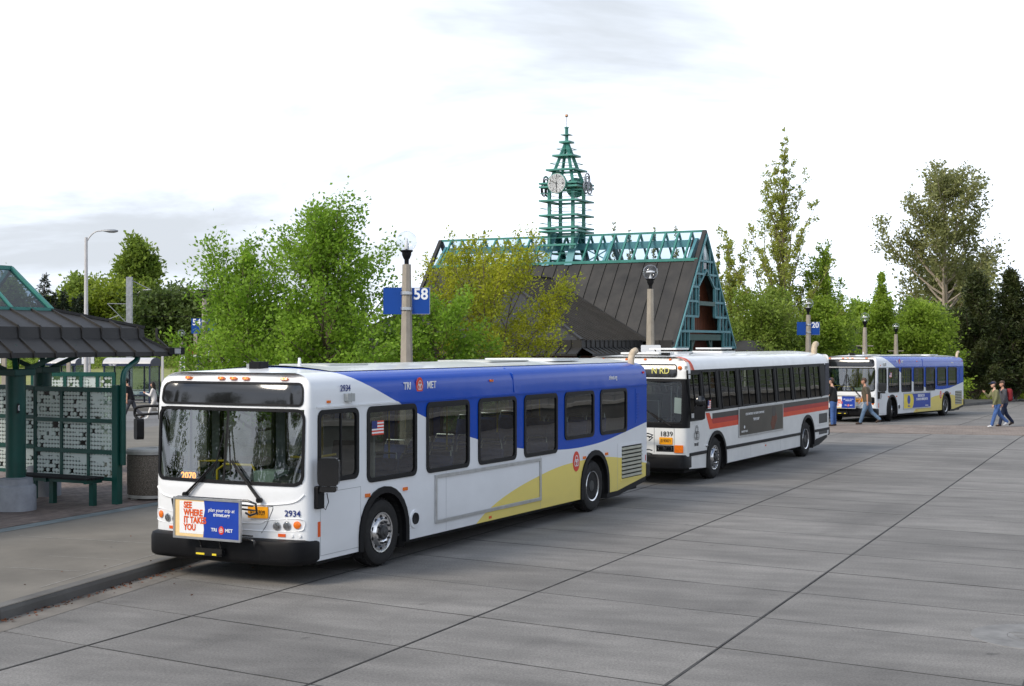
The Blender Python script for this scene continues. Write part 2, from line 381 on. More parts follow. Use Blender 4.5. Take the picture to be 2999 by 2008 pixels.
# ---------------------------------------------------------------- ground, yard slabs, platforms
def rows_sheet(name, xs, ys, dz, m, kind='structure'):
    b = MB(); b.grid([[(x, y, g(y)+dz) for x in xs] for y in ys])
    return tag(b.build(name, m), kind=kind)
rows_sheet('ground', [-3000, -200, 0, 200, 3000], [-600, -50, 47, 73, 100, 200, 900, 4000], -.35, M['grass'])
yard = rows_sheet('yard', [-16, 0, 20, 50, 80], [-6, 20, 47, 73, 100], -.03, M['joint'])
lane = tag(MB().grid([[(x, y, g(y)-.006) for x in (-90, -40, -12.5)] for y in (-10, 20, 47, 73, 100)]).build('bus_lane', M['asph']), kind='structure')
KERB = [(-13, -8), (-9.0, 5.5), (-5.88, 16.26), (-4.73, 20.24), (-2.6, 27.5), (-.6, 31.5), (1.3, 34.0), (4.6, 40.8), (7.2, 47), (10.4, 55), (12.2, 60.0), (13.0, 61.6), (18.3, 69.8), (23.5, 77.5), (32, 90)]
LEFT = [(-22, -8), (-18, 10), (-15, 25), (-13.2, 36), (-13.4, 47), (-13.5, 52), (-12, 75), (-8, 90)]
def kerbx(y):
    for (x0, y0), (x1, y1) in zip(KERB, KERB[1:]):
        if y0 <= y <= y1: return x0+(x1-x0)*(y-y0)/(y1-y0)
    return -13 if y < 0 else 32
def seen(x, y, m=1.0): return y > 10 and abs(x) < .362*y+m
# slabs: one shared mesh, the nearest in view are single pieces, the rest one mass
SA = Vector((.7395, 1.630, 0)); SB = Vector((2.587, -1.680, 0)); SQ = Vector((-1.158, 14.89, 0))
gap = .006
def slab_verts(a0, a1, b0, b1, z0, z1, e=.006, e2=.006):
    def P(i, j, d): # inset d metres
        return (SA*(i)+SB*(j))
    da, db = gap/1.79, gap/3.085; ea, eb = e2/1.79, e/3.085
    lo = [SA*i+SB*j for i, j in ((a0+da, b0+db), (a1-da, b0+db), (a1-da, b1-db), (a0+da, b1-db))]
    hi = [SA*i+SB*j for i, j in ((a0+da+ea, b0+db+eb), (a1-da-ea, b0+db+eb), (a1-da-ea, b1-db-eb), (a0+da+ea, b1-db-eb))]
    return ([v+Vector((0, 0, z0)) for v in lo]+[v+Vector((0, 0, z1-.005)) for v in lo]+[v+Vector((0, 0, z1)) for v in hi])
SF = [(0, 1, 5, 4), (1, 2, 6, 5), (2, 3, 7, 6), (3, 0, 4, 7), (4, 5, 9, 8), (5, 6, 10, 9), (6, 7, 11, 10), (7, 4, 8, 11), (8, 9, 10, 11)]
SMI = [1]*8+[0]                                                          # dirt clings to the arrises
M['arris'] = mat('dirty_arris', (.075, .072, .067), .9, var=.4, vs=5, world=True)
sb = MB(); sb.add(slab_verts(0, 1, 0, 1, -.03, 0, .016), SF); sb.m = SMI; slab_me = sb.mesh('slab', [M['concrete'], M['arris']])
cells = []
for i in range(-14, 60):
    for j in range(-9, 32):
        c = SQ+SA*(i+.5)+SB*(j+.5)
        cs = [SQ+SA*(i+p)+SB*(j+q) for p in (0, 1) for q in (0, 1)]
        if all(p.x < kerbx(p.y)-.05 for p in cs) or c.y > 99 or c.y < -4 or c.x > 75: continue
        cells.append((0 if seen(c.x, c.y, 1.5) else 1, c.y, i, j))
cells.sort(); rnd = random.Random(3); rest = MB()
for k, (_, cy, i, j) in enumerate(cells):
    q = SQ+SA*i+SB*j
    if k < 290 and _ == 0 and cy < 45:
        o = obj('slab', slab_me, yard, (q.x, q.y, rnd.uniform(-.002, .0015)))
    else:
        vs = slab_verts(0, 1, 0, 1, -.03, 0, .016)
        rest.add([(v.x+q.x, v.y+q.y, v.z+g(v.y+q.y)) for v in vs], SF); rest.m[-9:] = SMI
tag(rest.build('slab_field', [M['concrete'], M['arris']], yard), kind='stuff')
# ragged sealant squeezed along the joints
def sealant(P, d, n, L_, w0, w1, seed):
    rn_ = random.Random(seed); b = MB(); k = int(L_/.09); pr = Vector((-d.y, d.x, 0)); row = []; off = 0; wd = (w0+w1)/2
    for i in range(k+1):
        off = off*.8+rn_.gauss(0, .0025); wd = wd*.75+.25*rn_.uniform(w0, w1)
        c = P+d*(L_*i/k)+pr*off; row.append([(c.x-pr.x*wd/2, c.y-pr.y*wd/2, g(c.y)+.0025), (c.x+pr.x*wd/2, c.y+pr.y*wd/2, g(c.y)+.0025)])
    b.grid(row); return b.build('joint_sealant', M['seal'], yard)
M['seal'] = mat('joint_sealant', (.045, .043, .041), .75, var=.45, vs=4, world=True)
for j in range(-1, 6): sealant(SQ+SB*j+SA*(-3), SA.normalized(), 0, 52, .010, .024, 40+j)
for i in range(-4, 22): sealant(SQ+SA*i+SB*(-1), SB.normalized(), 0, 22, .004, .010, 80+i)
# platform with its kerb stones
pl = MB()
for lo, hi in ((-9, 47), (47, 91)):
    poly = [p for p in KERB if lo <= p[1] <= hi]+[p for p in reversed(LEFT) if lo <= p[1] <= hi]
    tr = tessellate_polygon([[Vector((x, y, 0)) for x, y in poly]])
    pl.add([(x, y, g(y)+.15) for x, y in poly], tr)
for (x0, y0), (x1, y1) in zip(LEFT, LEFT[1:]):
    pl.add([(x0, y0, g(y0)-.2), (x1, y1, g(y1)-.2), (x1, y1, g(y1)+.15), (x0, y0, g(y0)+.15)], [(0, 1, 2, 3)])
platform = tag(pl.build('platform', M['platform']), kind='structure')
def along(path, step):
    out = []
    for (x0, y0), (x1, y1) in zip(path, path[1:]):
        d = math.hypot(x1-x0, y1-y0); n = max(1, round(d/step))
        for k in range(n): out.append((Vector((x0+(x1-x0)*k/n, y0+(y1-y0)*k/n, 0)), Vector((x0+(x1-x0)*(k+1)/n, y0+(y1-y0)*(k+1)/n, 0))))
    return out
for p, q in along(KERB, 3.0):
    if p.y < 9: continue
    d = (q-p).normalized(); nrm = Vector((d.y, -d.x, 0)); e = d*.004
    sec = [(.0, -.15), (.012, .10), (.004, .135), (-.02, .154), (-.18, .154), (-.18, -.15)]
    b = MB(); A = [p+e+nrm*u+Vector((0, 0, z+g(p.y))) for u, z in sec]; B = [q-e+nrm*u+Vector((0, 0, z+g(q.y))) for u, z in sec]
    n = len(sec); b.add(A+B, [(k, (k+1) % n, n+(k+1) % n, n+k) for k in range(n)]+[tuple(range(n)), tuple(range(2*n-1, n-1, -1))])
    b.build('kerb_stone', M['kerb'], platform)
gu = MB()
for p, q in along([(-9.0, 5.5), (-5.88, 16.26), (-4.73, 20.24), (-3.2, 25.4)], 2):
    gu.add([(p.x, p.y, .004), (p.x+.4, p.y-.12, .004), (q.x+.4, q.y-.12, .004), (q.x, q.y, .004)], [(0, 1, 2, 3)])
M['gutter'] = mat('gutter_concrete', (.17, .155, .135), .9, var=.3, vs=1.4, bump=.3, bs=40, world=True)
tag(gu.build('gutter', M['gutter']), kind='structure')
# brick paving under the shelter, laid brick by brick
def inpoly(x, y, P):
    c = False
    for (x0, y0), (x1, y1) in zip(P, P[1:]+P[:1]):
        if (y0 > y) != (y1 > y) and x < (x1-x0)*(y-y0)/(y1-y0)+x0: c = not c
    return c
def bricks(name, P, ang, z0, th, m, parent, bl=.2, bw=.1, gp=.008, seed=1):
    rn = random.Random(seed); b = MB(); c, s = math.cos(ang), math.sin(ang)
    xs = [p[0] for p in P]; ys = [p[1] for p in P]; ox, oy = sum(xs)/len(xs), sum(ys)/len(ys); r = max(math.hypot(x-ox, y-oy) for x, y in P)
    nu, nv = int(r/bl)+1, int(r/bw)+1
    for v in range(-nv, nv):
        for u in range(-nu, nu):
            cu, cv = (u+(.5 if v % 2 else 0))*bl, v*bw
            x, y = ox+cu*c-cv*s, oy+cu*s+cv*c
            if not inpoly(x, y, P) or not seen(x, y, .4): continue
            hu, hv = bl/2-gp/2, bw/2-gp/2; z = g(y)+z0+th+rn.uniform(-.0015, .0015)
            q = [(x+a*c-d*s, y+a*s+d*c) for a, d in ((-hu, -hv), (hu, -hv), (hu, hv), (-hu, hv))]
            b.add([(px, py, z-th) for px, py in q]+[(px, py, z) for px, py in q], [(4, 5, 6, 7), (0, 1, 5, 4), (1, 2, 6, 5), (2, 3, 7, 6), (3, 0, 4, 7)])
    return tag(b.build(name, m, parent), kind='stuff')
BP = [(-9.3, 20.8), (-8.36, 23.15), (-6.72, 27.2), (-4.7, 32.2), (-6, 38), (-13.2, 38), (-13.6, 30), (-14, 20.8)]
bricks('brick_paving', BP, R(68), .153, .012, M['brick'], platform)
ed = MB()
for p, q in along([(-9.3, 20.8), (-8.36, 23.15), (-6.72, 27.2), (-5.2, 31)], 1.5):
    ed.add([(p.x, p.y, .155), (p.x+.3, p.y-.1, .155), (q.x+.3, q.y-.1, .155), (q.x, q.y, .155)], [(0, 1, 2, 3)])
M['edging'] = mat('teal_edging', (.15, .175, .175), .8, var=.25, vs=2, world=True)
ed.build('edging_strip', M['edging'], platform)
sl = MB()
for p, q, wd in (((-5.86, 17.6), (-4.75, 21.8), .012), ((-7.75, 22.3), (-5.1, 21.35), .014), ((-6.9, 19.2), (-5.75, 18.85), .012), ((-6.6, 20.2), (-5.5, 19.85), .010)):
    d = (Vector(q)-Vector(p)).normalized(); nx, ny = -d.y*wd/2, d.x*wd/2
    sl.add([(p[0]-nx, p[1]-ny, .1565), (p[0]+nx, p[1]+ny, .1565), (q[0]+nx, q[1]+ny, .1565), (q[0]-nx, q[1]-ny, .1565)], [(0, 1, 2, 3)])
M['score'] = mat('pale_score', (.32, .31, .29), .9, var=.4, vs=9, world=True)
sl.build('score_line', M['score'], platform)
xw = empty('crossing'); tag(xw, kind='structure')
bricks('brick_crossing', [(11.0, 51.6), (30, 45.2), (33, 51.8), (12.9, 58.2)], R(-18), .002, .012, M['brickx'], xw, bl=.24, bw=.12, gp=.012, seed=4)
# fallen leaves in the gutter
lf = MB(); rnd = random.Random(8)
for k in range(240):
    y = rnd.uniform(14.5, 20.2) if k < 200 else rnd.uniform(13, 24); off = abs(rnd.gauss(0, .10)) if k < 200 else rnd.uniform(-2.0, 1.6)
    x = kerbx(y)+.02+off; z = .156 if off < 0 else .006; a = rnd.uniform(0, 6.28); s = rnd.uniform(.012, .034); t = rnd.uniform(0, .022)
    lf.add([(x+s*math.cos(a), y+s*math.sin(a), z+t), (x-s*.5*math.sin(a), y+s*.5*math.cos(a), z), (x-s*math.cos(a), y-s*math.sin(a), z+t*.5), (x+s*.5*math.sin(a), y-s*.5*math.cos(a), z+t)], [(0, 1, 2, 3)])
tag(lf.build('fallen_leaves', M['deadleaf']), 'brown fallen leaves lying along the kerb and gutter', 'leaves', kind='stuff')
# manhole collar at the right edge
mh = thing('manhole', 'round manhole with pale concrete collar in the yard slabs, at right edge', 'manhole', (5.72, 15.35, 0))
M['collar'] = mat('collar_concrete', (.20, .196, .188), .85, var=.3, vs=3, bump=.3, bs=40)
b = MB(); b.lathe([(.72, .001), (.715, .007), (.34, .007), (.34, .001)], 48); b.build('collar', M['collar'], mh)
b = MB(); b.lathe([(.335, .001), (.335, .008), (.0, .008)], 40); cv = b.build('cover', M['collar'], mh)
b = MB()
for k in range(-3, 4): b = MB(); b.box(-.25, .25, k*.08-.012, k*.08+.012, .008, .012); b.build('rib', M['collar'], cv)
# ---------------------------------------------------------------- buses
M['galv2'] = mat('louvre_slat', (.30, .29, .21), .5, var=.2, vs=4)
def livery(name):
    """white body with a blue upper sweep and a yellow rear sweep, in the bus's own coordinates"""
    m = mat(name, (.78, .79, .80), .25, var=.03, vs=1.2, coat=.2, spec=.35)
    T = m.node_tree; n = T.nodes; l = T.links; b = n['Principled BSDF']
    base = b.inputs['Base Color'].links[0].from_socket
    tc = n.new('ShaderNodeTexCoord'); s = n.new('ShaderNodeSeparateXYZ'); l.new(tc.outputs['Object'], s.inputs[0])
    mr = n.new('ShaderNodeMapRange'); l.new(s.outputs[0], mr.inputs[0]); mr.inputs[1].default_value = -10.2; mr.inputs[2].default_value = 1.3
    zn = n.new('ShaderNodeMath'); zn.operation = 'DIVIDE'; l.new(s.outputs[2], zn.inputs[0]); zn.inputs[1].default_value = 3.0
    def curve(pts):
        c = n.new('ShaderNodeFloatCurve'); l.new(mr.outputs[0], c.inputs['Value']); cu = c.mapping.curves[0]
        pts = sorted(((x+10.2)/11.5, z/3.0) for x, z in pts)
        cu.points[0].location = pts[0]; cu.points[1].location = pts[-1]
        for p in pts[1:-1]: cu.points.new(*p)
        c.mapping.update(); return c.outputs[0]
    def mask(op, pts):
        k = n.new('ShaderNodeMath'); k.operation = op; l.new(zn.outputs[0], k.inputs[0]); l.new(curve(pts), k.inputs[1]); return k.outputs[0]
    bl = mask('GREATER_THAN', [(1.3, 2.95), (.70, 2.70), (.18, 2.52), (-.33, 2.34), (-.86, 2.16), (-1.12, 2.08), (-1.8, 1.88), (-2.51, 1.70), (-3.3, 1.55), (-4.14, 1.42), (-5.0, 1.33), (-5.75, 1.28), (-6.4, 1.26), (-7.07, 1.27), (-7.8, 1.31), (-8.52, 1.39), (-10.2, 1.60)])
    ye = mask('LESS_THAN', [(1.3, 0), (-2.3, .0), (-2.55, .2), (-2.78, .34), (-3.2, .51), (-3.98, .71), (-4.93, .87), (-5.75, .97), (-6.4, 1.005), (-6.94, 1.015), (-7.85, 1.0), (-8.64, .93), (-9.83, .75), (-10.2, .70)])
    prev = base
    for fac, c in ((bl, (.001, .062, .43)), (ye, (.84, .68, .17))):
        x = n.new('ShaderNodeMix'); x.data_type = 'RGBA'; l.new(fac, x.inputs[0]); l.new(prev, x.inputs[6]); x.inputs[7].default_value = (*c, 1); prev = x.outputs[2]
    # road grime thrown up over the skirt panels
    gn = n.new('ShaderNodeTexNoise'); gn.inputs['Scale'].default_value = 2.2; gn.inputs['Detail'].default_value = 7; gm = n.new('ShaderNodeMapping'); gm.inputs['Scale'].default_value = (.7, 1, 2.0); l.new(tc.outputs['Object'], gm.inputs[0]); l.new(gm.outputs[0], gn.inputs['Vector'])
    gz = n.new('ShaderNodeMapRange'); l.new(s.outputs[2], gz.inputs[0]); gz.inputs[1].default_value = .30; gz.inputs[2].default_value = 1.05; gz.inputs[3].default_value = .30; gz.inputs[4].default_value = .02
    gk = n.new('ShaderNodeMath'); gk.operation = 'MULTIPLY'; l.new(gz.outputs[0], gk.inputs[0]); l.new(gn.outputs[0], gk.inputs[1])
    x = n.new('ShaderNodeMix'); x.data_type = 'RGBA'; l.new(gk.outputs[0], x.inputs[0]); l.new(prev, x.inputs[6]); x.inputs[7].default_value = (.22, .20, .17, 1); prev = x.outputs[2]
    wv = n.new('ShaderNodeTexNoise'); wv.inputs['Scale'].default_value = 1.6; wv.inputs['Detail'].default_value = 2; l.new(tc.outputs['Object'], wv.inputs['Vector'])
    bp = n.new('ShaderNodeBump'); bp.inputs['Strength'].default_value = .12; bp.inputs['Distance'].default_value = .05; l.new(wv.outputs[0], bp.inputs['Height']); l.new(bp.outputs[0], b.inputs['Normal']); l.new(bp.outputs[0], b.inputs['Coat Normal'])
    b.inputs['Roughness'].default_value = .2; b.inputs['Coat Weight'].default_value = .08; b.inputs['Specular IOR Level'].default_value = .2
    l.new(prev, b.inputs['Base Color'])
    return m
M['livery'] = livery('sweep_livery')
def arch(cx, hw, top, bot, n=14):
    """wheel-arch outline from rear foot to front foot (x, z)"""
    zc = top-hw
    p = [(cx-hw, bot)]
    for i in range(n+1):
        t = math.pi*(1-i/n); p.append((cx+hw*math.cos(t), zc+hw*math.sin(t)))
    return p+[(cx+hw, bot)]
def catmull(P, k=6):
    out = []
    for i in range(len(P)-1):
        p0, p1, p2, p3 = P[max(i-1, 0)], P[i], P[i+1], P[min(i+2, len(P)-1)]
        for j in range(k):
            t = j/k
            out.append(tuple(.5*((2*b)+(-a+c)*t+(2*a-5*b+4*c-d)*t*t+(-a+3*b-3*c+d)*t**3) for a, b, c, d in zip(p0, p1, p2, p3)))
    return out+[P[-1]]
class Front:
    """the curved nose of a bus: a plan curve, arclength s (positive to the bus's left), leaning back with height"""
    def __init__(s, half, rake, inset):
        pts = catmull(half, 8); s.half = pts
        full = pts+[(x, -y) for x, y in reversed(pts[:-1])]
        full = full[::-1]                                              # from right (-y) to left (+y)
        s.p = full; a = [0]
        for (x0, y0), (x1, y1) in zip(full, full[1:]): a.append(a[-1]+math.hypot(x1-x0, y1-y0))
        s.len = a[-1]; s.a = [v-s.len/2 for v in a]; s.rake = rake; s.ins = inset
    def inset(s, z):
        I = s.ins
        if z <= I[0][0]: return 0
        for (z0, d0), (z1, d1) in zip(I, I[1:]):
            if z <= z1: return d0+(d1-d0)*(z-z0)/(z1-z0)
        return I[-1][1]
    def frame(s, t):
        t = max(s.a[0], min(s.a[-1], t))
        for i in range(len(s.a)-1):
            if t <= s.a[i+1]+1e-9:
                k = (t-s.a[i])/(s.a[i+1]-s.a[i]); (x0, y0), (x1, y1) = s.p[i], s.p[i+1]
                d = Vector((x1-x0, y1-y0)).normalized()
                return x0+(x1-x0)*k, y0+(y1-y0)*k, d.y, -d.x            # outward normal
    def __call__(s, t, z, off=0.0):
        x, y, nx, ny = s.frame(t); e = s.len/2-abs(t); wgt = min(1, max(0, e/.55)); wgt = wgt*wgt*(3-2*wgt)
        d = s.inset(z)
        return (x+nx*(off-d)-s.rake(z)*wgt, y*(1-d/1.295)+ny*off, z)
def front_ring(b, fr, o, i, d0, d1, mi=0):
    n = len(o); vs = [fr(*p, d1) for p in o]+[fr(*p, d1) for p in i]+[fr(*p, d0) for p in o]+[fr(*p, d0) for p in i]; fs = []
    for a in range(n):
        c = (a+1) % n; fs += [(a, c, n+c, n+a), (a, 2*n+a, 2*n+c, c), (n+a, n+c, 3*n+c, 3*n+a)]
    b.add(vs, fs, mi)
def dense(loop, step=.06):
    out = []
    for (x0, y0), (x1, y1) in zip(loop, loop[1:]+loop[:1]):
        n = max(1, int(math.hypot(x1-x0, y1-y0)/step))
        out += [(x0+(x1-x0)*k/n, y0+(y1-y0)*k/n) for k in range(n)]
    return out
def matched(s0, s1, z0, z1, r, w_):
    """outer and inner rounded rectangles with equal point counts and dense straight runs"""
    def run(a, b_, c, d, rad):
        q = rr(a, b_, c, d, rad, 5); out = []
        for k in range(len(q)):
            p0, p1 = q[k], q[(k+1) % len(q)]; n = 14 if k % 6 == 5 else 1
            out += [(p0[0]+(p1[0]-p0[0])*j/n, p0[1]+(p1[1]-p0[1])*j/n) for j in range(n)]
        return out
    return run(s0, s1, z0, z1, r), run(s0+w_, s1-w_, z0+w_, z1-w_, max(.02, r-w_))
def patch(b, fr, s0, s1, z0, z1, off, ns=20, nz=10, mi=0):
    b.grid([[fr(s0+(s1-s0)*i/ns, z0+(z1-z0)*k/nz, off) for i in range(ns+1)] for k in range(nz+1)], mi)
def skin_with_holes(b, fr, s0, s1, z0, z1, holes, step=.025, off=0.0):
    ns, nz = int((s1-s0)/step), int((z1-z0)/step)
    P = [[fr(s0+(s1-s0)*i/ns, z0+(z1-z0)*k/nz, off) for i in range(ns+1)] for k in range(nz+1)]
    vs = [p for r_ in P for p in r_]; fs = []
    for k in range(nz):
        for i in range(ns):
            cs, cz = s0+(s1-s0)*(i+.5)/ns, z0+(z1-z0)*(k+.5)/nz
            if any(h[0] < cs < h[1] and h[2] < cz < h[3] for h in holes): continue
            a = k*(ns+1)+i; fs.append((a, a+1, a+ns+2, a+ns+1))
    b.add(vs, fs)
_wm = {}
def wheel(root, x, side, deep=False, zc=.49, r=.485, yo=1.255, turn=0):
    w_ = empty('wheel', (x, side*yo, zc), turn, root)                    # local +y is outward
    if side < 0: w_.rotation_euler = (0, 0, math.pi)
    b = MB(); wd = .29
    prof = [(.285, -wd+.03), (.30, -wd), (.40, -wd-.005), (.455, -wd+.01), (r-.012, -wd+.05), (r, -wd+.09), (r, -.09), (r-.012, -.05), (.455, -.008), (.43, .004), (.36, .006), (.30, -.004), (.285, -.03)]
    b.lathe(prof, 40, ax='y'); b.build('tyre', M['tyre'], w_, smooth=35)
    b = MB()
    for k in range(40):                                                  # tread blocks on the shoulder
        t = 2*math.pi*k/40; c, s = math.cos(t), math.sin(t); tx, tz = -s, c
        b.bar(((r-.001)*c, -.05, (r-.001)*s), ((r-.001)*c, -.13, (r-.001)*s), .03, .012, up=(c, 0, s))
    tag(b.build('tread', M['tyre'], w_), kind='stuff')
    b = MB()
    if deep:
        b.lathe([(.292, -.012), (.285, .0), (.262, -.01), (.255, -.06), (.25, -.15)], 36, ax='y')
        b.f = [q for q in b.f if len(q) == 4]; b.m = [0]*len(b.f)
        rim = b.build('rim', M['chrome'], w_, smooth=30)
        b = MB(); b.lathe([(.25, -.14), (.20, -.165), (.17, -.17), (.0, -.17)], 36, ax='y'); b.build('disc', M['rimdk'], rim, smooth=30)
        b = MB(); b.lathe([(.16, -.17), (.15, -.10), (.11, -.07), (.10, -.02), (.0, -.015)], 20, ax='y'); b.build('hub', M['rimdk'], rim, smooth=30)
        q = .185; yy = -.165
    else:
        b.lathe([(.292, -.012), (.288, .002), (.268, -.002), (.258, -.03), (.235, -.028), (.205, .004), (.19, .03), (.165, .034), (.13, .03), (.115, .02), (.0, .02)], 36, ax='y')
        rim = b.build('rim', M['chrome'], w_, smooth=30)
        b = MB(); b.lathe([(.105, .02), (.10, .05), (.085, .06), (.05, .062), (.045, .075), (.0, .078)], 24, ax='y'); b.build('hub', M['rimdk'], rim, smooth=30)
        if 'hole' not in _wm: b = MB(); b.lathe([(.027, -.02), (.027, .0025), (.0, .0025)], 12, ax='y'); _wm['hole'] = b.mesh('hand_hole', M['blk'])
        for k in range(10):
            t = 2*math.pi*(k+.5)/10; obj('hand_hole', _wm['hole'], rim, ((.222)*math.cos(t), -.0105, .222*math.sin(t)))
        q = .150; yy = .03
    if 'nut' not in _wm: b = MB(); b.lathe([(.018, 0), (.018, .028), (.012, .036), (.0, .036)], 6, ax='y'); _wm['nut'] = b.mesh('wheel_nut', M['rimdk'])
    for k in range(10):
        t = 2*math.pi*k/10; obj('wheel_nut', _wm['nut'], rim, (q*math.cos(t), yy, q*math.sin(t)))
    return w_
def side_window(root, x0, x1, z0, z1, side, div=None, top=None, pane='glassside', W=1.295):
    y = side*W; o, i = rr(x1, x0, z0, z1, .11), rr(x1+.062, x0-.062, z0+.062, z1-.062, .07)
    b = MB(); b.ring(o, i, 'y', y-side*.03, y+side*.016)
    f = b.build('window', M['blk'], root, smooth=40)
    b = MB(); b.sheet(rr(x1+.05, x0-.05, z0+.05, z1-.05, .06), 'y', y-side*.004); b.build('pane', M[pane], f)
    b = MB()
    if top: b.box(x1+.06, x0-.06, y-side*.012, y+side*.008, z1-top-.012, z1-top+.012)
    if div: b.box(div-.014, div+.014, y-side*.012, y+side*.010, z0+.06, z1-.06)
    if top or div: b.build('glazing_bar', M['blk'], f)
    return f
def flag(root, x, z, w_, h_, side, W=1.295):
    y = side*(W+.002); b = MB(); n = 9
    for k in range(n):
        b.add([(x, y, z-h_*k/n), (x-w_, y, z-h_*k/n), (x-w_, y, z-h_*(k+1)/n), (x, y, z-h_*(k+1)/n)], [(0, 1, 2, 3)], k % 2)
    b.add([(x, y+side*.001, z), (x-w_*.45, y+side*.001, z), (x-w_*.45, y+side*.001, z-h_*.55), (x, y+side*.001, z-h_*.55)], [(0, 1, 2, 3)], 2)
    return b.build('flag_sticker', [M['logored'], M['print'], M['navy']], root)
def knot_logo(root, loc, r, facing, disc=True, ring=None, rot=0, name='emblem'):
    """three interlocked loops, on a disc or bare; loc is the centre, the face looks along `facing` (unit vector in x-y)"""
    fx, fy = facing; lx, ly = -fy, fx                                     # left-hand direction in the plane
    def Pt(u, v, d): return (loc[0]+lx*u+fx*d, loc[1]+ly*u+fy*d, loc[2]+v)
    o = None
    if disc:
        b = MB(); n = 32; b.add([Pt(r*.80*math.cos(2*math.pi*k/n), r*math.sin(2*math.pi*k/n), .004) for k in range(n)]+[Pt(r*.80*math.cos(2*math.pi*k/n), r*math.sin(2*math.pi*k/n), 0) for k in range(n)], [tuple(range(n))]+[(k, (k+1) % n, n+(k+1) % n, n+k) for k in range(n)])
        o = b.build(name, M['logored'], root)
    b = MB(); q = r*(.36 if disc else .5); t_ = r*(.085 if disc else .07); cc = r*(.26 if disc else .44)
    for j in range(3):
        a = math.pi/2+j*2*math.pi/3+rot; cu, cv = cc*.85*math.cos(a), cc*math.sin(a)
        rows = []
        for rr_ in ((q, q-t_) if ring is None else (q, q-t_)):
            rows.append([Pt(cu+rr_*math.cos(2*math.pi*k/24), cv+rr_*math.sin(2*math.pi*k/24), .008+.001*j) for k in range(25)])
        b.grid(rows)
        if not disc:
            b.grid([[Pt(cu+q*f*math.cos(2*math.pi*k/24), cv+q*f*math.sin(2*math.pi*k/24), .008+.001*j) for k in range(25)] for f in (.62, .50)])
    b.build('emblem_loop', ring or M['print'], o or root)
    return o
def new_bus(label, number, ad, root=None):
    root = thing('city_bus', label, 'bus', group='blue and white city buses')
    W = 1.295; BELT = 2.335
    fr = Front([(1.70, W), (1.76, W), (1.82, 1.285), (1.87, 1.25), (1.905, 1.18), (1.935, 1.06), (1.97, .80), (1.995, .5), (2.005, .25), (2.01, 0)],
               lambda z: .115*max(0, z-1.22)+.03*max(0, .9-z), [(BELT, 0), (2.45, .006), (2.56, .016), (2.64, .036), (2.70, .075), (2.745, .14), (2.775, .22), (2.79, .30)])
    XR = -9.98
    wins = [(1.665, .69, 1.32, 2.30), (.48, -.86, 1.23, 2.30), (-1.14, -2.47, 1.23, 2.30), (-2.76, -4.10, 1.23, 2.30), (-4.39, -5.71, 1.23, 2.30), (-6.01, -7.32, 1.43, 2.30), (-7.60, -8.92, 1.43, 2.30)]
    out = [(1.705, .30)]+arch(.03, .565, 1.06, .30)[::-1]+arch(-7.36, .565, 1.08, .30)[::-1]+[(-8.45, .30), (XR, .47), (XR, BELT), (1.705, BELT)]
    for side in (1, -1):
        b = MB(); b.sheet(out, 'y', side*W, 0, [rr(x1+.045, x0-.045, z0+.045, z1-.045, .07) for x0, x1, z0, z1 in wins])
        b.build('side_wall', M['livery'], root)
        for k, (x0, x1, z0, z1) in enumerate(wins):
            side_window(root, x0, x1, z0, z1, side, div=1.12 if k == 0 else None, top=.075 if k in (1, 2, 4) else None)
        for cx, top in ((.03, 1.06), (-7.36, 1.08)):
            b = MB(); o = arch(cx, .655, top+.09, .29); i = arch(cx, .562, top-.003, .29)
            n = len(o); y0, y1 = side*(W-.05), side*(W+.028)
            b.add([(p[0], y1, p[1]) for p in o]+[(p[0], y1, p[1]) for p in i]+[(p[0], y0, p[1]) for p in o]+[(p[0], y0, p[1]) for p in i],
                  [f for a in range(n-1) for f in ((a, a+1, n+a+1, n+a), (a, 2*n+a, 2*n+a+1, a+1), (n+a, n+a+1, 3*n+a+1, 3*n+a))])
            b.build('wheel_arch', M['trim'], root, smooth=40)
            b = MB(); q = arch(cx, .563, top, .2); n = len(q); b.grid([[(p[0], side*(W-.01), p[1]) for p in q], [(p[0], side*.75, p[1]) for p in q]])
            b.sheet(q, 'y', side*.76); b.build('wheel_well', M['dark'], root)
    # nose
    b = MB(); SW = (-1.245, 1.245, 1.30, 2.318)
    hl = fr.len/2
    skin_with_holes(b, fr, -hl, hl, .30, BELT, [(SW[0]+.02, SW[1]-.02, SW[2]+.02, SW[3]-.02)])
    nose = b.build('front_panel', M['white'], root, smooth=50)
    # roof shell with cove, nose dome included
    path = [(XR, W), (-8, W), (-6, W), (-4, W), (-2, W), (-.5, W), (.5, W), (1.1, W), (1.5, W)]
    lev = [2.335, 2.45, 2.56, 2.64, 2.70, 2.745, 2.775, 2.79]
    ns = 64; ring_rows = []
    for z in lev:
        d = fr.inset(z); row = [(x, y-d, z) for x, y in path]
        row += [fr(hl-2*hl*k/ns, z) for k in range(ns+1)]
        row += [(x, -(y-d), z) for x, y in reversed(path)]
        ring_rows.append(row)
    n = len(ring_rows[0])
    b = MB(); b.grid(ring_rows)
    top = ring_rows[-1]; half = n//2; XF = max(p[0] for p in top)
    cap = []
    for k in range(7):
        f = k/6; row = []
        for i in range(half+1):
            l_, r_ = Vector(top[i]), Vector(top[n-1-i]); p = l_.lerp(r_, f/2)
            p.z += .075*(1-(p.y/.995)**2)*(1-math.exp(-max(0, XF-p.x)/.45)); row.append(tuple(p))
        cap.append(row)
    b.grid(cap); b.grid([[(x, -y, z) for x, y, z in row] for row in cap])
    rf = b.build('roof', M['livery'], root, smooth=50)
    M_roofcap = M['wroof']
    b = MB()
    rowsx = [XR+.03, -8, -6, -4, -2, 0, .9]
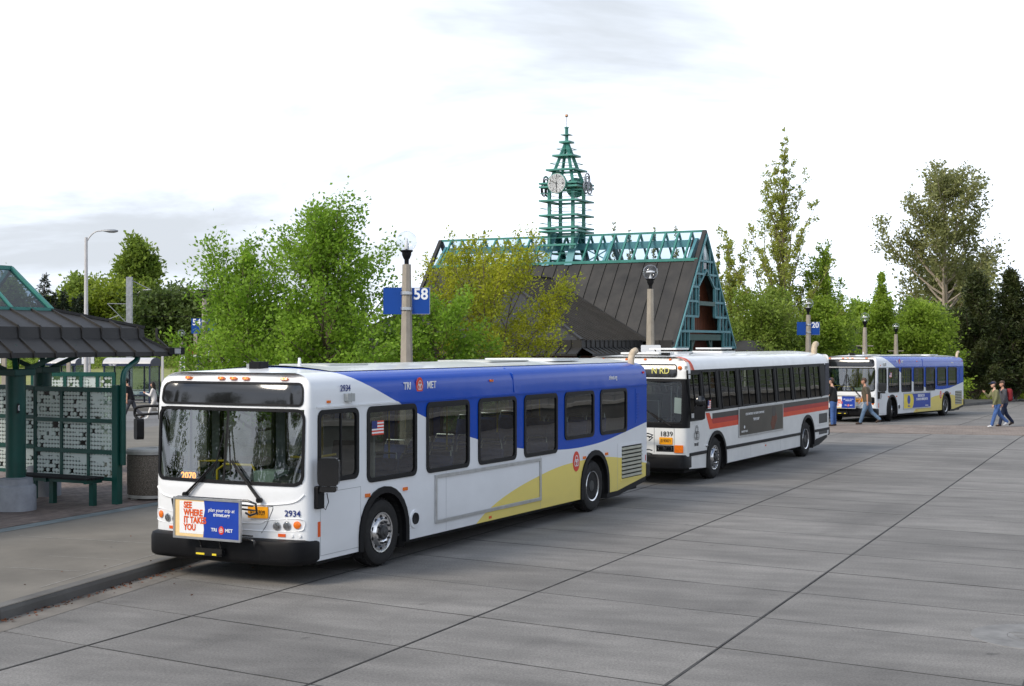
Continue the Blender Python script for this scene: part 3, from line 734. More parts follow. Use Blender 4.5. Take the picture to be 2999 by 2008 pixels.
    b.grid([[(x, y, 2.7925+.075*(1-(abs(y)/1.0)**2)+.006) for y in (-.99, -.8, -.5, -.2, 0, .2, .5, .8, .99)] for x in rowsx])
    b.build('roof_skin', M['wroof'], rf, smooth=40)
    b = MB(); b.bar((-4.03, 1.30, 2.36), (-4.03, 1.265, 2.66), .03, .02, up=(0, 1, 0)); b.bar((-4.03, 1.265, 2.66), (-4.03, 1.10, 2.765), .03, .02); b.build('roof_joint', M['livery'], rf)
    b = MB(); b.prism(rr(-6.1, -4.6, -.55, .55, .06), 'z', 2.86, 2.885); b.build('roof_hatch', M['wroof'], rf, bevel=.006); b = MB(); b.prism(rr(-.9, .2, -.45, .45, .06), 'z', 2.855, 2.88); b.build('roof_hatch', M['wroof'], rf, bevel=.006)
    b = MB(); b.prism(rr(-7.9, -6.7, -.75, .75, .1), 'z', 2.85, 2.90); b.build('roof_hatch', M['white'], rf, bevel=.01)
    b = MB(); b.tube([(.62, .25, 2.85), (.62, .25, 2.98)], [.03, .018], 10); b.build('antenna', M['white'], rf)
    b = MB(); b.prism(rr(1.12, 1.34, -.10, .10, .03), 'z', 2.82, 2.93); b.build('camera_box', M['blk'], rf, bevel=.012)
    b = MB(); b.box(1.16, 1.30, -.16, -.105, 2.80, 2.90); b.build('box_bracket', M['alu'], rf)
    b = MB()
    for sd in (1, -1): b = MB(); b.box(XR, 1.69, sd*(W+.001), sd*(W+.014), BELT-.012, BELT+.010); b.build('belt_moulding', M['livery'], root)
    # rear
    b = MB(); b.sheet([(-W, .47), (W, .47), (W, BELT), (-W, BELT)], 'x', XR)
    b.sheet([(W, BELT)]+[(W-fr.inset(z), z) for z in lev[1:]]+[(-(W-fr.inset(z)), z) for z in reversed(lev[1:])]+[(-W, BELT)], 'x', XR)
    b.build('rear_panel', M['white'], root); b = MB(); b.box(XR-.012, XR-.002, -1.0, 1.0, .9, 1.6); b.build('engine_door', M['galv2'], root)
    b = MB(); b.prism(rr(-W-.01, W+.01, .44, .74, .05), 'x', XR-.16, XR+.04); b.build('rear_bumper', M['trim'], root, bevel=.02)
    b = MB(); b.box(XR+.2, 1.5, -1.15, 1.15, .22, .36); b.build('chassis', M['dark'], root)
    b = MB(); b.prism([(-7.95, .20), (-8.5, .20), (XR+.02, .36), (XR+.02, .465), (-8.45, .296), (-7.95, .296)], 'y', 1.16, 1.285); b.build('rear_skirt', M['trim'], root)
    b = MB(); b.tube([(-9.66, 1.08, 2.70), (-9.66, 1.08, 2.86), (-9.70, 1.08, 2.95), (-9.79, 1.08, 3.01), (-9.90, 1.08, 3.03)], .068, 14); b.build('exhaust_pipe', M['pipe'], root, smooth=50)
    # floor, ceiling lining, seats, rails
    b = MB(); b.box(XR+.1, 1.70, -1.2, 1.2, .37, .40); b.box(XR+.1, -5.9, -1.2, 1.2, .40, .72); b.build('floor', M['intdark'], root)
    b = MB(); b.grid([[(x, y, 2.40+.28*(1-(y/1.2)**2)**.5) for y in (-1.2, -1.1, -.9, -.5, 0, .5, .9, 1.1, 1.2)] for x in (XR+.1, -4, 1.2)]); b.build('ceiling_lining', M['intgrey'], root, smooth=60)
    b = MB()
    for sd in (1, -1):
        for xa, xb in ((.70, 1.6), (-6.7, -.65), (XR+.1, -8.05)): b = MB(); b.box(xa, xb, sd*1.22, sd*1.255, .40, 1.20); b.build('inner_lining', M['intgrey'], root)
    b = MB(); b.box(XR+.1, XR+.3, -1.2, 1.2, .7, 2.5); b.build('rear_lining', M['intgrey'], root)
    sm = MB(); sm.prism(rr(-.22, .22, .40, .50, .03), 'y', -.22, .22); sm.hexa([(-.24, -.22, .46), (-.16, -.22, .46), (-.16, .22, .46), (-.24, .22, .46)], [(-.33, -.21, 1.02), (-.27, -.21, 1.02), (-.27, .21, 1.02), (-.33, .21, 1.02)]); sm.box(-.05, .05, -.03, .03, 0, .4)
    sm.tube([(-.28, -.2, 1.0), (-.31, -.18, 1.10), (-.31, .18, 1.10), (-.28, .2, 1.0)], .014, 6, 1)
    sme = sm.mesh('seat', [M['seat'], M['alu']])
    for k in range(9):
        x = -1.0-k*.86; z = .40 if x > -5.6 else .72
        for y in (.95, .48, -.95, -.48):
            if y < 0 and -3.4 < x < -1.6: continue
            obj('seat', sme, root, (x, y, z))
    pole = MB(); pole.tube([(0, 0, .42), (0, 0, 2.6)], .017, 8); pme = pole.mesh('hand_rail', M['yelrail'])
    for x in (-.7, -2.6, -4.5, -6.4, -8.2):
        for y in (.28, -.28): obj('hand_rail', pme, root, (x, y, 0))
    for y in (.3, -.3): b = MB(); b.tube([(-8.5, y, 2.25), (.4, y, 2.25)], .016, 8); b.build('hand_rail', M['yelrail'], root)
    b = MB(); b.tube([(1.45, -.55, .45), (1.45, -.55, 1.42), (1.40, -.45, 1.50), (1.38, .0, 1.50), (1.38, .05, 1.42), (1.36, .10, .45)], .019, 8)
    b.tube([(1.30, -1.0, .45), (1.32, -.98, 1.52), (1.36, -.5, 1.54)], .019, 8); b.tube([(.55, .42, .45), (.6, .40, 1.62), (.75, .45, 2.35)], .019, 8)
    b.tube([(.95, .35, 1.60), (1.02, .75, 1.60), (.95, 1.1, 1.66)], .019, 8); b.build('hand_rail', M['yelrail'], root, smooth=60)
    b = MB(); b.hexa([(1.45, .28, .9), (1.68, .28, .9), (1.68, .58, .9), (1.45, .58, .9)], [(1.38, .26, 1.46), (1.70, .26, 1.46), (1.70, .62, 1.46), (1.38, .62, 1.46)]); b.build('fare_box', M['pale'], root, bevel=.01)
    b = MB(); b.box(1.40, 1.72, -1.1, 1.15, 1.02, 1.26); b.hexa([(1.2, .55, 1.0), (1.78, .55, 1.0), (1.70, 1.2, 1.0), (1.2, 1.2, 1.0)], [(1.3, .6, 1.42), (1.72, .6, 1.36), (1.66, 1.16, 1.36), (1.3, 1.16, 1.42)]); b.build('dashboard', M['intdark'], root, bevel=.02)
    b = MB(); b.lathe([(.235, -.014), (.235, .014), (.20, .012), (.20, -.012), (.235, -.014)], 28, (0, 0, 0)); b.box(-.2, .2, -.015, .015, -.01, .01); sw = b.build('steering_wheel', M['blk'], root, (1.18, .82, 1.50), (0, R(-28), 0))
    b = MB(); b.prism(rr(-.25, .25, .0, .12, .03), 'y', -.24, .24); b.hexa([(-.28, -.24, .1), (-.2, -.24, .1), (-.2, .24, .1), (-.28, .24, .1)], [(-.40, -.2, .85), (-.33, -.2, .85), (-.33, .2, .85), (-.40, .2, .85)]); b.build('driver_seat', M['intdark'], root, (.62, .80, .95), bevel=.02)
    b = MB(); b.box(.12, .16, .35, 1.2, .4, 2.1); b.build('driver_screen', M['intgrey'], root)
    b = MB(); b.box(1.66, 1.76, -1.02, -.58, 1.28, 1.42); dsp = b.build('run_display', M['blkg'], root, bevel=.01)
    text('2070', .13, M['led'], dsp, (1.762, -.80, 1.35), 'x', bold=.02)
    # windscreen
    o, i = matched(*SW, .14, .045); b = MB(); front_ring(b, fr, o, i, -.02, .012); ws = b.build('windscreen', M['blk'], root, smooth=40)
    for a0, a1 in ((-1.20, -.012), (.012, 1.20)):
        b = MB(); patch(b, fr, a0, a1, 1.335, 2.285, -.004, 18, 10); b.build('pane', M['glassws'], ws, smooth=80)
    b = MB(); b.grid([[fr(s_, z, .006) for s_ in (-.018, .018)] for z in (1.33, 1.6, 1.9, 2.29)]); b.build('centre_bar', M['blk'], ws)
    # head sign
    o, i = matched(-1.21, 1.21, 2.348, 2.665, .09, .03); b = MB(); front_ring(b, fr, o, i, -.01, .014); hs = b.build('head_sign', M['blk'], root, smooth=40)
    b = MB(); patch(b, fr, -1.19, 1.19, 2.37, 2.645, .006, 30, 6); b.build('pane', M['blkg'], hs, smooth=80)
    for s_ in (-.86, -.22, 0.0, .22, .86):
        p = Vector(fr(s_, 2.70, .0)); b = MB(); b.prism(rr(-.05, .05, -.018, .018, .008), 'x', -.02, .045); ml = b.build('marker_lamp', M['amber'], root, p, (0, R(-18), math.atan2(p.y, 4.5)), bevel=.004)
        b = MB(); b.lathe([(.014, .043), (.010, .050), (.0, .052)], 10, ax='x'); b.build('bulb', M['amberlit'], ml)
    # bumper
    bf = Front([(1.62, W+.005), (1.75, W+.015), (1.93, W-.01), (2.06, 1.20), (2.12, 1.02), (2.155, .6), (2.17, 0)], lambda z: 0, [(9, 0)])
    prof = [(.275, -.05), (.30, -.012), (.34, .0), (.54, .0), (.585, -.015), (.602, -.06), (.604, -.22)]
    b = MB(); hb = bf.len/2; b.grid([[bf(-hb+2*hb*k/60, z, d) for k in range(61)] for z, d in prof]); b.build('front_bumper', M['trim'], root, smooth=40)
    b = MB()
    for s_, wd in ((-.62, .006), (.72, .006)): b.grid([[bf(s_-wd, z, d+.0015) for z, d in prof[:-1]], [bf(s_+wd, z, d+.0015) for z, d in prof[:-1]]])
    b.build('bumper_joint', M['blk'], root)
    # raised line across the nose and lamp pods
    b = MB(); pts = [fr(s_, z, .004) for s_, z in ((-1.25, 1.20), (-1.16, 1.12), (-1.0, 1.075), (-.6, 1.045), (0, 1.035), (.6, 1.045), (1.0, 1.075), (1.16, 1.12), (1.25, 1.20))]; b.tube(catmull(pts, 5), .012, 8); b.build('nose_moulding', M['white'], root, smooth=80)
    b = MB(); pts = [fr(s_, z, .002) for s_, z in ((.30, .70), (.72, .70), (1.18, .72), (1.25, .78), (1.25, .85), (1.16, .88), (.72, .845), (.62, .80), (.30, .79))]; b.tube(catmull(pts, 4), .008, 6); b.build('lamp_pod', M['white'], root, smooth=80); b = MB(); pts = [fr(-s_, z, .002) for s_, z in ((.72, .70), (1.18, .72), (1.25, .78), (1.25, .88), (1.16, .90), (.72, .845))]; b.tube(catmull(pts, 4), .008, 6); b.build('lamp_pod', M['white'], root, smooth=80)
    b = MB(); pts = [fr(s_, z, .004) for s_, z in ((.58, 1.00), (.80, 1.035), (.80, 1.0), (.70, .78), (.62, .67))]; b.tube(pts, .004, 5); b.build('panel_seam', M['rimdk'], root)
    def lamp_at(s_, z, r_, kind):
        p = fr(s_, z, .0); x, y, nx, ny = fr.frame(s_); b = MB()
        if kind == 'head':
            b.lathe([(r_+.012, 0), (r_+.012, .012), (r_, .014)], 20, ax='x'); o_ = b.build('headlight', M['chrome'], root, p, (0, 0, math.atan2(ny, nx)), smooth=40)
            b = MB(); b.lathe([(r_, .013), (r_*.7, .006), (r_*.3, .002), (.0, .0)], 20, ax='x'); b.build('reflector', M['lamp'], o_, smooth=60)
            b = MB(); b.lathe([(r_, .014), (r_*.6, .022), (.0, .025)], 20, ax='x'); b.build('lens', M['lens'], o_, smooth=60)
        else:
            b.lathe([(r_, 0), (r_, .014), (r_*.6, .022), (.0, .024)], 20, ax='x'); b.build('indicator', M['amber'], root, p, (0, 0, math.atan2(ny, nx)), smooth=40)
    lamp_at(.86, .775, .046, 'head'); lamp_at(1.01, .785, .046, 'head'); lamp_at(1.155, .80, .05, 'ind')
    lamp_at(-.86, .775, .046, 'head'); lamp_at(-1.01, .785, .046, 'head'); lamp_at(-1.155, .82, .05, 'ind')
    for s_ in (.93, -.93):
        p = fr(s_, .655, .003); b = MB(); b.box(0, .006, -.055, .055, -.02, .02); x, y, nx, ny = fr.frame(s_); b.build('reflector', M['org'], root, p, (0, 0, math.atan2(ny, nx)))
    for s_ in (1.08, 1.19):
        p = fr(s_, .655, .0); b = MB(); b.lathe([(.024, 0), (.024, .010), (.0, .012)], 12, ax='x'); b.build('tow_cap', M['white'], root, p)
    # numbers, plate, seen on the nose
    p = fr(1.09, .945, .006); x, y, nx, ny = fr.frame(1.09); 
    if number: t = text(number, .115, M['navy'], root, p, 'x', bold=.012); t.rotation_euler[2] = math.atan2(ny, nx)+R(90)
    p = Vector(fr(.58, .945, .02)); b = MB(); b.prism(rr(-.152, .152, -.077, .077, .015), 'x', -.006, .004); plt = b.build('number_plate', M['plate'], root, p, (0, 0, R(7)))
    if number: text('E235939', .088, M['blackprint'], plt, (.006, .0, -.006), 'x', bold=.012, width=.72)
    # wipers
    for base, tip, mid in (((-.62, 1.13), (-.03, 1.98), (-.10, 1.60)), ((.62, 1.11), (.05, 2.02), (.12, 1.62))):
        b = MB(); P0, P1, Mi = Vector(fr(*base, .05)), Vector(fr(*tip, .03)), Vector(fr(*mid, .05))
        b.tube([P0, Mi], [.018, .010], 6); b.tube([P0+Vector((.01, .05, 0)), Mi+Vector((0, .03, 0))], .007, 6)
        b.tube([Mi-(P1-Mi)*.55, P1], .011, 6); b.lathe([(.035, -.03), (.035, .03)], 10, P0, 'x')
        b.build('wiper', M['blk'], root)
    # folded bicycle rack with its advert board
    bx = 2.34
    b = MB(); b.box(bx-.012, bx+.004, -.545, .545, .605, 1.115); bd = b.build('advert_board', M['print'], root)
    b = MB(); b.ring(rr(-.565, .565, .585, 1.135, .008, 2), rr(-.535, .535, .615, 1.105, .006, 2), 'x', bx-.015, bx+.016); b.build('board_frame', M['alu'], bd)
    e = bx+.0055
    b = MB(); b.sheet([(-.535, .615), (-.06, .615), (-.045, .72), (-.06, .84), (-.03, .98), (-.045, 1.105), (-.535, 1.105)], 'x', e); b.build('poster', M['cream'], bd)
    b = MB(); b.sheet([(-.46, .655), (-.062, .655), (-.047, .73), (-.062, .84), (-.032, .98), (-.045, 1.085), (-.46, 1.085)], 'x', e+.0015); b.build('poster', M['print'], bd)
    b = MB(); b.sheet([(.535, .615), (.535, 1.105), (-.045, 1.105), (-.03, .98), (-.06, .84), (-.045, .72), (-.06, .615)], 'x', e+.003); b.build('poster', M['posterbl'], bd)
    for k, s_ in enumerate(('SEE', 'WHERE', 'IT TAKES', 'YOU')):
        text(s_, .118, M['org'], bd, (e+.006, -.385, 1.03-k*.098), 'x', bold=.035, width=.80, align='LEFT', depth=.001)
    text('plan your trip at', .066, M['print'], bd, (e+.006, .245, .985), 'x', shear=.2, bold=.006, depth=.001)
    text('trimet.org', .066, M['print'], bd, (e+.006, .245, .925), 'x', shear=.2, bold=.02, depth=.001)
    text('TRI', .062, M['print'], bd, (e+.006, .125, .725), 'x', bold=.015, width=1.1, depth=.001); text('MET', .062, M['print'], bd, (e+.006, .37, .725), 'x', bold=.015, width=1.1, depth=.001)
    knot_logo(bd, (e+.002, .245, .725), .055, (1, 0))
    b = MB(); rt = .016
    b.tube([(2.06, -.62, .60), (2.20, -.66, .86), (2.26, -.66, 1.09), (2.27, -.55, 1.125), (2.27, .62, 1.125), (2.26, .74, 1.09), (2.24, .74, .97), (2.22, .62, .93), (2.16, .50, .95)], rt, 8)
    b.tube([(2.27, -.5, 1.10), (2.27, .70, 1.06)], rt*.8, 8); b.tube([(2.24, .5, 1.01), (2.24, .70, 1.0)], rt*.8, 8)
    b.tube([(2.22, .35, .62), (2.26, .66, .62), (2.27, .72, .60), (2.26, .72, .54)], rt, 8); b.tube([(2.24, .4, .665), (2.25, .68, .665)], rt*.7, 8)
    b.tube([(2.2, -.2, .45), (2.26, -.22, .62), (2.28, -.22, 1.05)], rt, 8); b.tube([(2.2, .12, .45), (2.26, .12, .62), (2.28, .12, 1.05)], rt, 8)
    b.box(2.10, 2.26, -.26, .18, .36, .46); b.build('bike_rack', M['blkg'], root, smooth=50)
    b = MB(); b.box(2.2605, 2.264, -.25, -.11, .37, .395); b.box(2.2605, 2.264, .02, .09, .37, .395); b.build('rack_decal', M['posteryl'], root)
    # mirrors
    b = MB(); b.prism(rr(1.60, 1.75, 1.0, 1.30, .02), 'y', 1.30, 1.36); b.tube([(1.70, 1.34, 1.22), (1.74, 1.40, 1.24), (1.72, 1.50, 1.28), (1.70, 1.52, 1.36)], .022, 8)
    b.tube([(1.66, 1.34, 1.05), (1.60, 1.38, .98), (1.56, 1.40, 1.08), (1.60, 1.40, 1.20)], .006, 6); mr_ = b.build('mirror', M['blk'], root, smooth=40)
    b = MB(); b.prism(rr(-.14, .14, -.16, .21, .06), 'x', -.07, .06); b.prism(rr(-.11, .11, -.24, -.165, .03), 'x', -.06, .05); b.build('mirror_head', M['blkg'], mr_, (1.70, 1.50, 1.47), (0, 0, R(24)), bevel=.025)
    b = MB(); b.tube(catmull([(1.72, -1.28, 2.30), (1.80, -1.34, 2.31), (1.88, -1.54, 2.30), (1.90, -1.63, 2.27), (1.90, -1.645, 2.18), (1.90, -1.58, 2.12)], 4), .020, 8); b.tube([(1.72, -1.28, 2.20), (1.82, -1.36, 2.20), (1.90, -1.645, 2.18)], .018, 8); b.box(1.62, 1.76, -1.345, -1.28, 2.12, 2.34)
    mr2 = b.build('mirror', M['blk'], root, smooth=50)
    b = MB(); b.prism(rr(-.10, .10, -.15, .14, .045), 'x', -.05, .05); b.build('mirror_head', M['trim'], mr2, (1.90, -1.57, 1.99), (0, 0, R(-35)), bevel=.03)
    # details along the driver's side
    y = W
    b = MB(); o, i = rr(.63, 1.60, .36, 1.20, .004, 1), rr(.636, 1.594, .366, 1.194, .004, 1); b.ring(o, i, 'y', y-.002, y+.0015); b.build('panel_seam', M['galv'], root)
    for x in (-1.74, -5.03, -8.45): 
        b = MB(); b.box(x-.003, x+.003, y+.0006, y+.0012, .31, 1.22); b.build('panel_seam', M['galv'], root)
    for x in (.47, -.53, -6.87, -7.90):
        b = MB(); b.prism(rr(x-.055, x+.055, 1.035, 1.085, .008), 'y', y-.01, y+.022); b.build('side_lamp', M['amber'] if x > -3 else M['amber'], root, bevel=.004)
    b = MB(); b.box(1.60, 1.66, y+.001, y+.006, .62, .82); b.build('reflector', M['org'], root)
    b = MB(); b.box(-3.13, -3.22, y+.001, y+.006, .335, .375); b.build('reflector', M['org'], root)
    b = MB(); b.prism(rr(1.37, 1.45, 2.385, 2.42, .006), 'y', y-.03, y+.012); b.build('marker_lamp', M['amber'], root); b = MB(); b.prism(rr(-3.28, -3.18, 2.56, 2.595, .006), 'y', y-.05, y+.006); b.build('marker_lamp', M['amber'], root)
    b = MB(); b.box(-9.86, -9.80, y-.06, y, 2.57, 2.61); b.build('marker_lamp', M['red'], root); b = MB(); b.box(-9.93, -9.90, y+.001, y+.005, .78, .90); b.build('reflector', M['red'], root)
    b = MB(); b.prism(rr(.86, 1.04, 2.39, 2.50, .01), 'y', y-.03, y+.06); b.box(.94, .96, y+.06, y+.064, 2.38, 2.51); b.build('sensor_box', M['intgrey'], root, bevel=.008)
    b = MB(); b.lathe([(.14, 0), (.13, .02), (.10, .024)], 24, (-.79, y, .59), 'y', sx=.9); bz = b.build('speaker', M['white'], root, smooth=40); b = MB(); b.lathe([(.088, .018), (.085, .040), (.06, .036), (.0, .032)], 24, (-.79, y, .60), 'y'); b.build('grille', M['blk'], bz, smooth=40)
    b = MB(); o, i = rr(-5.04, -1.39, .45, 1.19, .006, 1), rr(-4.985, -1.445, .505, 1.135, .004, 1); b.ring(o, i, 'y', y-.002, y+.022); af = b.build('advert_frame', M['alu'], root, bevel=.006)
    if ad:
        b = MB(); b.box(-4.985, -1.445, y+.002, y+.008, .505, 1.135); b.build('poster', M['posterbl'], af)
        b = MB(); b.sheet([(-1.445, .505), (-2.55, .505), (-2.70, .66), (-2.74, .82), (-2.70, .98), (-2.55, 1.135), (-1.445, 1.135)], 'y', y+.0095); b.build('poster', M['posteryl'], af)
        b = MB(); b.sheet(circ(-2.1, .88, .20, 20), 'y', y+.011); b.build('poster_badge', M['posterbl'], af)
        text('RIDES BACK ON', .17, M['print'], af, (-3.75, y+.010, 1.03), 'y', bold=.03, width=.72); text('5TH AND 6TH AVENUES, MAY 24', .15, M['print'], af, (-3.85, y+.010, .87), 'y', bold=.03, width=.70); text('trimet.org', .10, M['print'], af, (-4.5, y+.010, .58), 'y', bold=.02); text('Alive', .16, M['posterbl'], af, (-2.1, y+.010, .60), 'y', bold=.02)
    # engine louvre
    b = MB(); o, i = rr(-9.74, -8.60, .46, 1.19, .01, 1), rr(-9.69, -8.65, .51, 1.15, .008, 1); b.ring(o, i, 'y', y-.01, y+.008); lv = b.build('engine_grille', M['livery'], root)
    b = MB(); b.box(-9.69, -8.65, y+.001, y+.0025, .51, 1.15); b.build('grille_back', M['dark'], lv)
    sm_ = MB(); sm_.hexa([(-9.69, y+.003, -.012), (-8.65, y+.003, -.012), (-8.65, y+.020, -.040), (-9.69, y+.020, -.040)], [(-9.69, y+.003, .012), (-8.65, y+.003, .012), (-8.65, y+.024, -.030), (-9.69, y+.024, -.030)])
    slm = sm_.mesh('slat', M['galv2'])
    for k in range(8): obj('slat', slm, lv, (0, 0, .565+k*.078))
    b = MB(); b.prism(rr(-9.60, -9.36, 1.58, 2.27, .02), 'y', y, y+.006); vp = b.build('vent_panel', M['livery'], root); vsl = MB(); vsl.box(-9.55, -9.42, y+.006, y+.016, -.014, .014); vme = vsl.mesh('slat', M['blue'])
    for k in range(9): obj('slat', vme, vp, (0, 0, 1.68+k*.06))
    # lettering
    ty = W-.010
    if number: text(number, .125, M['navy'], root, (1.0, W-.004, 2.57), 'y', bold=.01)
    text('TRI', .15, M['print'], root, (-.62, ty, 2.555), 'y', bold=.018, width=.95); text('MET', .15, M['print'], root, (-1.32, ty, 2.555), 'y', bold=.018, width=.95); knot_logo(root, (-.97, ty-.002, 2.555), .125, (0, 1))
    text('trimet.org', .12, M['print'], root, (-8.25, ty+.004, 2.52), 'y', bold=.012, width=.8)
    knot_logo(root, (-6.52, W+.001, 1.015), .185, (0, 1)); flag(root, .35, 2.09, .31, .20, 1)
    for sd in (1, -1):
        wheel(root, .03, sd); wheel(root, -7.36, sd, deep=True)
    return root
YAW1 = math.atan2(-.8886, -.4586)
bus1 = new_bus('nearest bus, white and blue with yellow sweep, empty silver advert frame on its side', '2934', False)
bus1.location = (-2.962, 20.829, 0); bus1.rotation_euler = (0, 0, YAW1)
bus3 = new_bus('farthest bus, white and blue, with yellow and blue advert poster on its side', None, True)
a3 = R(34.7); f3 = Vector((-math.sin(a3), -math.cos(a3), 0.0125*math.cos(a3))).normalized(); l3 = Vector((math.cos(a3), -math.sin(a3), 0)); l3 = (l3-f3*l3.dot(f3)); l3.z += .0125*math.sin(a3)*1; l3 = (l3-f3*l3.dot(f3)).normalized(); u3 = f3.cross(l3)
bus3.matrix_world = Matrix(((f3.x, l3.x, u3.x, 15.29), (f3.y, l3.y, u3.y, 61.69), (f3.z, l3.z, u3.z, g(61.69)), (0, 0, 0, 1)))
for ch in bus3.children:
    if ch.name.startswith('wheel') and 'arch' not in ch.name and 'well' not in ch.name and ch.location.x > -2: ch.rotation_euler[2] += R(22)
# ---- the older bus
def old_bus():
    root = thing('city_bus', 'older white bus with black window band and red, orange and black side stripe', 'bus')
    W = 1.295; XR = -9.50
    out = [(1.75, .40), (1.75, .36)]+arch(.0, .60, 1.06, .31)[::-1]+arch(-7.36, .60, 1.10, .33)[::-1]+[(-8.2, .44), (XR, .52), (XR, 1.66), (1.75, 1.60)]
    fr = Front([(1.70, W), (1.78, W), (1.86, 1.28), (1.92, 1.22), (1.955, 1.1), (1.98, .8), (2.0, .4), (2.005, 0)], lambda z: .10*max(0, z-1.35), [(2.56, 0), (2.70, .03), (2.78, .07), (2.84, .16), (2.88, .30)])
    hl = fr.len/2; sl = .25                                              # windows lean forward at the top
    for sd in (1, -1):
        y = sd*W
        b = MB(); b.sheet(out, 'y', y); b.build('side_wall', M['white2'], root)
        # window band: a sheet with slanted openings
        def sx(x, z): return x+sl*(z-1.62)/.92
        ws_ = [(.74, -.13), (-.42, -1.54), (-1.86, -3.0), (-3.28, -4.5), (-4.76, -5.96), (-6.22, -7.40), (-7.68, -8.72)]
        drv = (1.66, .93)
        holes = [[(sx(a, 1.64), 1.64), (sx(c, 1.64), 1.64), (sx(c, 2.54), 2.54), (sx(a, 2.54), 2.54)] for a, c in ws_]
        if sd == 1: holes.append([(1.66, 1.47), (.93, 1.47), (1.14, 2.50), (1.88, 2.50)])
        band = [(1.72, 1.60), (1.72, 1.42), (.88, 1.42), (.88, 1.60), (-9.25, 1.66), (-9.05, 2.60), (1.95, 2.58)]
        b = MB(); b.sheet(band, 'y', y+sd*.004, 0, holes); bd = b.build('window_band', M['trim'], root)
        for h in holes:
            q = [(p[0], p[1]) for p in h]; cx, cz = sum(p[0] for p in q)/4, sum(p[1] for p in q)/4
            i = [(cx+(p[0]-cx)*.93, cz+(p[1]-cz)*.95) for p in q]
            b = MB(); b.ring(q, i, 'y', y-sd*.02, y+sd*.018); w_ = b.build('window', M['blk'], bd)
            b = MB(); b.sheet(i, 'y', y-sd*.005); b.build('pane', M['glassdk2'], bd)
            b = MB(); mx_ = (q[0][0]+q[1][0])/2; b.bar((mx_-.0, y, q[0][1]+.03), (mx_+sl*.97, y, q[2][1]-.03), .02, .02); b.build('glazing_bar', M['blk'], bd)
            b = MB(); b.bar((q[1][0]-.07, y+sd*.008, q[1][1]), (q[2][0]-.07, y+sd*.008, q[2][1]), .10, .03, up=(0, 1, 0)); b.build('pillar', M['trim'], bd)
        b = MB(); 
        for xa, xb in ((XR, -8.04), (-6.68, -.68), (.68, 1.74)): b = MB(); b.box(xa, xb, y-sd*.01, y+sd*.022, .64, .715); b.build('rub_rail', M['blk'], root, bevel=.008)
        for cx, top in ((.0, 1.06), (-7.36, 1.10)):
            b = MB(); o = arch(cx, .675, top+.075, .30); i = arch(cx, .597, top-.003, .30); n = len(o); y0, y1 = sd*(W-.05), sd*(W+.03)
            b.add([(p[0], y1, p[1]) for p in o]+[(p[0], y1, p[1]) for p in i]+[(p[0], y0, p[1]) for p in o]+[(p[0], y0, p[1]) for p in i],
                  [f for a in range(n-1) for f in ((a, a+1, n+a+1, n+a), (a, 2*n+a, 2*n+a+1, a+1), (n+a, n+a+1, 3*n+a+1, 3*n+a))])
            b.build('wheel_arch', M['trim'], root, smooth=40)
            b = MB(); q = arch(cx, .598, top, .2); b.grid([[(p[0], sd*(W-.01), p[1]) for p in q], [(p[0], sd*.75, p[1]) for p in q]]); b.sheet(q, 'y', sd*.76); b.build('wheel_well', M['dark'], root)
        wheel(root, 0, sd, zc=.50, r=.50); wheel(root, -7.36, sd, deep=True, zc=.50, r=.50)
    # roof
    path = [(XR, W), (-6, W), (-3, W), (0, W), (1.3, W)]; lev = [2.56, 2.63, 2.70, 2.78, 2.84, 2.88]; ns = 40; rowz = []
    for z in lev:
        d = fr.inset(z); rowz.append([(x, y-d, z) for x, y in path]+[fr(hl-2*hl*k/ns, z) for k in range(ns+1)]+[(x, -(y-d), z) for x, y in reversed(path)])
    b = MB(); b.grid(rowz); n = len(rowz[0]); half = n//2; cap = []
    for k in range(6):
        f = k/5; row = []
        for i in range(half+1):
            l_, r_ = Vector(rowz[-1][i]), Vector(rowz[-1][n-1-i]); p = l_.lerp(r_, f/2); p.z += .075*(1-(p.y/.995)**2)*(1-math.exp(-max(0, max(q[0] for q in rowz[-1])-p.x)/.45)); row.append(tuple(p))
        cap.append(row)
    b.grid(cap); b.grid([[(x, -y, z) for x, y, z in r_] for r_ in cap]); rf = b.build('roof', M['white2'], root, smooth=50)
    for x in (-.25, -3.35):
        b = MB(); b.prism(rr(x-.5, x+.5, -.42, .42, .05), 'z', 2.93, 2.985); h = b.build('roof_hatch', M['white2'], rf, bevel=.008)
        b = MB(); b.prism(rr(x-.42, x+.42, -.36, .36, .05), 'z', 3.03, 3.07); b.build('hatch_lid', M['white2'], h, bevel=.006)
        for u in (-.3, .3):
            for v in (-.25, .25): b = MB(); b.bar((x+u*.6, v, 2.96), (x+u, v, 3.035), .02, .02); b.build('hatch_strut', M['blk'], h)
    b = MB(); b.prism(rr(.6, 1.55, -.5, .5, .08), 'z', 2.93, 2.975); b.build('roof_hatch', M['white2'], rf, bevel=.01)
    b = MB(); b.box(1.30, 1.46, .50, .66, 2.86, 2.97); b.build('camera_box', M['blk'], rf, bevel=.01)
    b = MB(); b.bar((.45, .8, 2.93), (.25, .8, 2.96), .03, .03); b.build('roof_hook', M['galv'], rf)
    b = MB(); pth = [(1.60, 2.60), (1.62, 2.66)]
    for k, (xa, xb, mm) in enumerate(((1.72, 1.58, 'stripe_pale'), (1.58, 1.42, 'stripe_org'))):
        b = MB(); b.grid([[(x-(z-2.58)*-.5, W-fr.inset(z)+.003, z+.001) for x in (xa, xb)] for z in lev]); b.build('roof_stripe', M[mm], rf)
    b = MB(); b.tube([(-9.2, .95, 2.78), (-9.2, .95, 3.02), (-9.24, .95, 3.10), (-9.32, .95, 3.15), (-9.42, .95, 3.16)], .085, 14); b.build('exhaust_pipe', M['pipe'], root, smooth=50)
    # front
    SW = (-1.22, 1.22, 1.37, 2.36)
